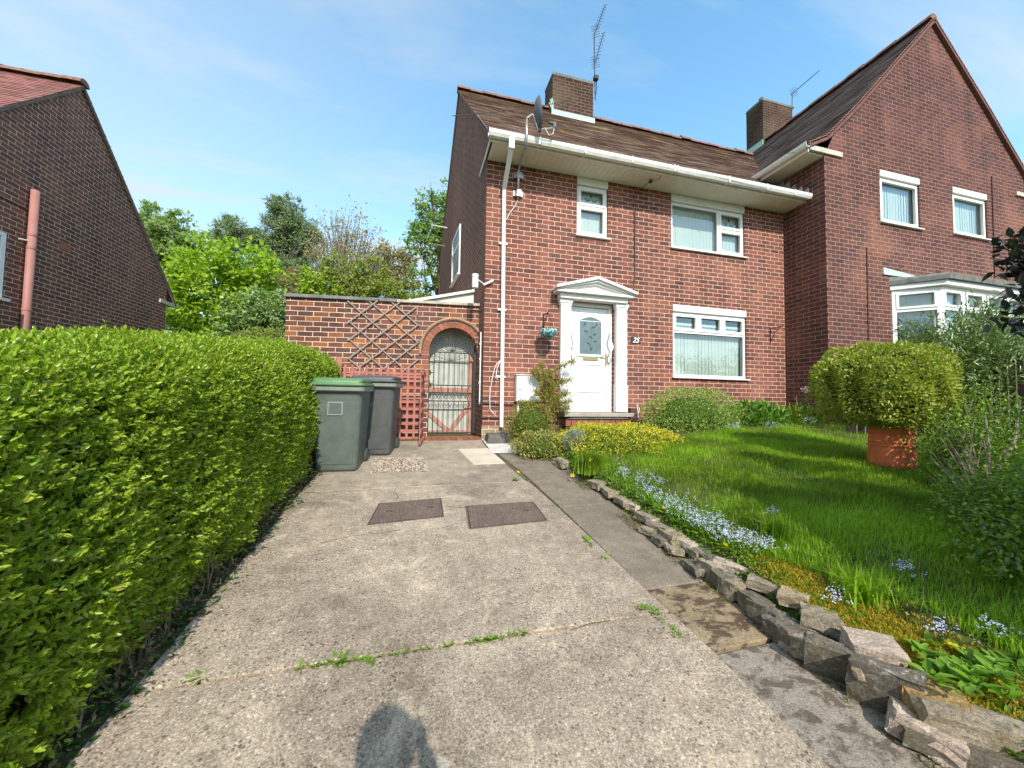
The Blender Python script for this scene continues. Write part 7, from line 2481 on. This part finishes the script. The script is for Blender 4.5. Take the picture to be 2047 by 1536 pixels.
tree('budding_tree', 'half bare tree with brown buds rising over the garden wall', 20, [(692, 455, 48, 45), (660, 470, 40, 45), (725, 490, 45, 40), (685, 520, 60, 40), (740, 520, 40, 30), (650, 510, 30, 40)], 690, 't_bud', .11, 230, 18, bark='bark_pale', trunk=.13, clump=.16, limbs=60)
tree('oak_tree', 'brownish young leaved tree near the house gable', 23, [(780, 520, 50, 36), (800, 550, 45, 40), (750, 545, 45, 36), (770, 575, 60, 30), (815, 510, 22, 22)], 785, 't_brown', .20, 220, 22, clump=.14, limbs=24)
tree('birch_tree', 'fresh green tree hanging beside the shaded house gable', 15, [(870, 440, 42, 50), (880, 400, 26, 36), (850, 480, 40, 40), (885, 500, 40, 50), (845, 445, 24, 24), (905, 460, 40, 70), (870, 550, 45, 26), (840, 590, 34, 20)], 872, 't_green', .14, 270, 24, clump=.13, trunk=.12, limbs=24)
tree('willow_tree', 'olive green bushy tree just over the garden wall', 14, [(720, 575, 62, 40), (650, 585, 50, 44), (790, 590, 55, 34), (690, 545, 40, 40), (610, 580, 40, 40), (840, 610, 40, 20), (740, 545, 30, 30)], 710, 't_olive', .12, 380, 26, clump=.12, limbs=30)
tree('hazel_tree', 'fresh green bush in front of the tall pine', 13.5, [(630, 560, 26, 34), (660, 600, 30, 30), (640, 600, 40, 34)], 640, 't_bright', .13, 70, 24, clump=.14, limbs=10)
tree('thorn_tree', 'brown twiggy thorn tree between the pine and the wall', 16, [(590, 560, 34, 30), (560, 590, 40, 34), (605, 590, 36, 30)], 585, 't_brown', .12, 110, 20, clump=.15, limbs=30)
tree('holly_tree', 'dark glossy evergreen bush behind the hedge top', 11, [(500, 640, 50, 50), (540, 620, 44, 50), (470, 680, 50, 30), (550, 670, 40, 40)], 500, 't_dark', .10, 300, 24, clump=.13, limbs=20)
tree('low_shrub', 'low reddish olive shrub at the end of the hedge by the wall', 9.0, [(520, 690, 60, 30), (560, 690, 40, 34), (470, 700, 40, 22)], 520, 't_olive', .06, 240, 26, clump=.14, limbs=16, trunk=.05, cat='shrub')

# a wood behind, reading as one mass
Pw, Lw = [], []
for i in range(170):
    x = rng.uniform(-45, 20); y = rng.uniform(34, 55)
    h = rng.uniform(4.0, 8.2)
    p, _ = ell_points(70, (x, y, h * .55), (rng.uniform(2, 3.4), 2, h * .55), .7)
    Pw.append(p)
Pw = np.concatenate(Pw); m = len(Pw); L = rng.uniform(.5, 1.0, m)
tag(bulk('wood', leaf4(Pw, rand_dirs(m) + V3((0, 0, .2)), V3((0, -.6, .7)) + rng.normal(0, .5, (m, 3)), L, L * .7), LEAF4, M['t_olive']), 'distant mixed wood behind the houses', 'wood', kind='stuff')

# ------------------------------------------------------------------ the photographer (behind the camera, seen only as a shadow)
px0, py0 = -1.13, -6.55
gzp = SLOPE * py0
pt = thing('person', 'person in a navy jacket standing on the driveway holding up a phone', 'person', (px0, py0, gzp))
J = {}
J['pelvis'] = (px0, py0, gzp + .94); J['waist'] = (px0, py0 - .01, gzp + 1.10); J['chest'] = (px0, py0 - .02, gzp + 1.30); J['neckb'] = (px0, py0 - .01, gzp + 1.45); J['neck'] = (px0, py0 + .01, gzp + 1.51)
J['headm'] = (px0, py0 + .03, gzp + 1.60); J['headt'] = (px0, py0 + .025, gzp + 1.70)
for s, nme in ((-1, 'l'), (1, 'r')):
    J['hip' + nme] = (px0 + s * .10, py0, gzp + .90); J['knee' + nme] = (px0 + s * .11, py0 + .02, gzp + .50); J['ankle' + nme] = (px0 + s * .12, py0 - .03, gzp + .09); J['toe' + nme] = (px0 + s * .14, py0 + .14, gzp + .035)
    J['sh' + nme] = (px0 + s * .19, py0 - .01, gzp + 1.41); J['el' + nme] = (px0 + s * .215, py0 + .05, gzp + 1.13); J['wr' + nme] = (px0 + s * .115 + .03, py0 + .27, gzp + 1.345); J['pa' + nme] = (px0 + s * .085 + .03, py0 + .325, gzp + 1.385)
rad = dict(pelvis=.15, waist=.135, chest=.155, neckb=.075, neck=.058, headm=.088, headt=.072, hipl=.095, hipr=.095, kneel=.06, kneer=.06, anklel=.042, ankler=.042, toel=.04, toer=.04, shl=.066, shr=.066, ell=.046, elr=.046, wrl=.03, wrr=.03, pal=.032, par=.032)
ed = [('pelvis', 'waist'), ('waist', 'chest'), ('chest', 'neckb'), ('neckb', 'neck'), ('neck', 'headm'), ('headm', 'headt')]
for n_ in 'lr': ed += [('pelvis', 'hip' + n_), ('hip' + n_, 'knee' + n_), ('knee' + n_, 'ankle' + n_), ('ankle' + n_, 'toe' + n_), ('chest', 'sh' + n_), ('sh' + n_, 'el' + n_), ('el' + n_, 'wr' + n_), ('wr' + n_, 'pa' + n_)]
names = list(J)
me = bpy.data.meshes.new('body')
me.from_pydata([tuple(V3(J[n_]) - V3((px0, py0, gzp))) for n_ in names], [(names.index(a), names.index(b)) for a, b in ed], [])
bo = link(bpy.data.objects.new('body', me)); bo.parent = pt
sk = bo.modifiers.new('skin', 'SKIN'); sk.use_smooth_shade = True
for i, n_ in enumerate(names):
    me.skin_vertices[0].data[i].radius = (rad[n_] * (1.25 if n_ in ('pelvis', 'waist', 'chest') else 1), rad[n_] * (.8 if n_ in ('pelvis', 'waist', 'chest') else 1))
me.skin_vertices[0].data[0].use_root = True
bo.modifiers.new('sub', 'SUBSURF').levels = 2; bo.modifiers['sub'].render_levels = 2
me.materials.append(M['jacket'])
mb = MB(); hc = V3(J['headm']) + V3((0, 0, .03)); mb.lathe(hc - V3((0, 0, .13)), [(.02, 0), (.06, .02), (.082, .08), (.09, .15), (.082, .21), (.05, .25), (0, .262)], 20); mb.tube([hc + V3((0, .085, -.01)), hc + V3((0, .112, -.035))], [.012, .016], 8)
for s in (-1, 1): mb.lathe(hc + V3((s * .088, 0, -.02)), [(.0, -.008), (.026, -.005), (.026, .005), (0, .008)], 10, axis=(1, 0, 0))
mb.build('face', M['skin'], pt, smooth=True)
mb = MB(); mb.lathe(hc - V3((0, .012, .02)), [(.092, 0), (.098, .05), (.094, .10), (.06, .15), (0, .165)], 20); mb.build('hair', M['hair'], pt, smooth=True)
mb = MB()
for s, n_ in ((-1, 'l'), (1, 'r')):
    pa_ = V3(J['pa' + n_])
    for f_ in range(4):
        z_ = -.03 + f_ * .021; l_ = (.062, .072, .068, .055)[f_]
        mb.tube([pa_ + V3((0, -.005, z_)), pa_ + V3((s * .012, .022, z_)), pa_ + V3((-s * .012, .032, z_ + .002)), pa_ + V3((-s * l_ * .7, .030, z_ + .004))], [.010, .0095, .0085, .007], 7)
    mb.tube([pa_ + V3((0, -.02, .02)), pa_ + V3((-s * .02, -.012, .035)), pa_ + V3((-s * .05, -.002, .03))], [.012, .011, .008], 7)
mb.build('fingers', M['skin'], pt, smooth=True)
ph = thing('phone', 'black phone held up in both hands by the person', 'phone', (CAM[0], CAM[1] - .03, CAM[2] - .04))
mb = MB(); mb.box(CAM[0] - .078, CAM[0] + .078, CAM[1] - .034, CAM[1] - .026, CAM[2] - .05, CAM[2] + .025); mb.build('handset', M['phone'], ph, bevel=.004)
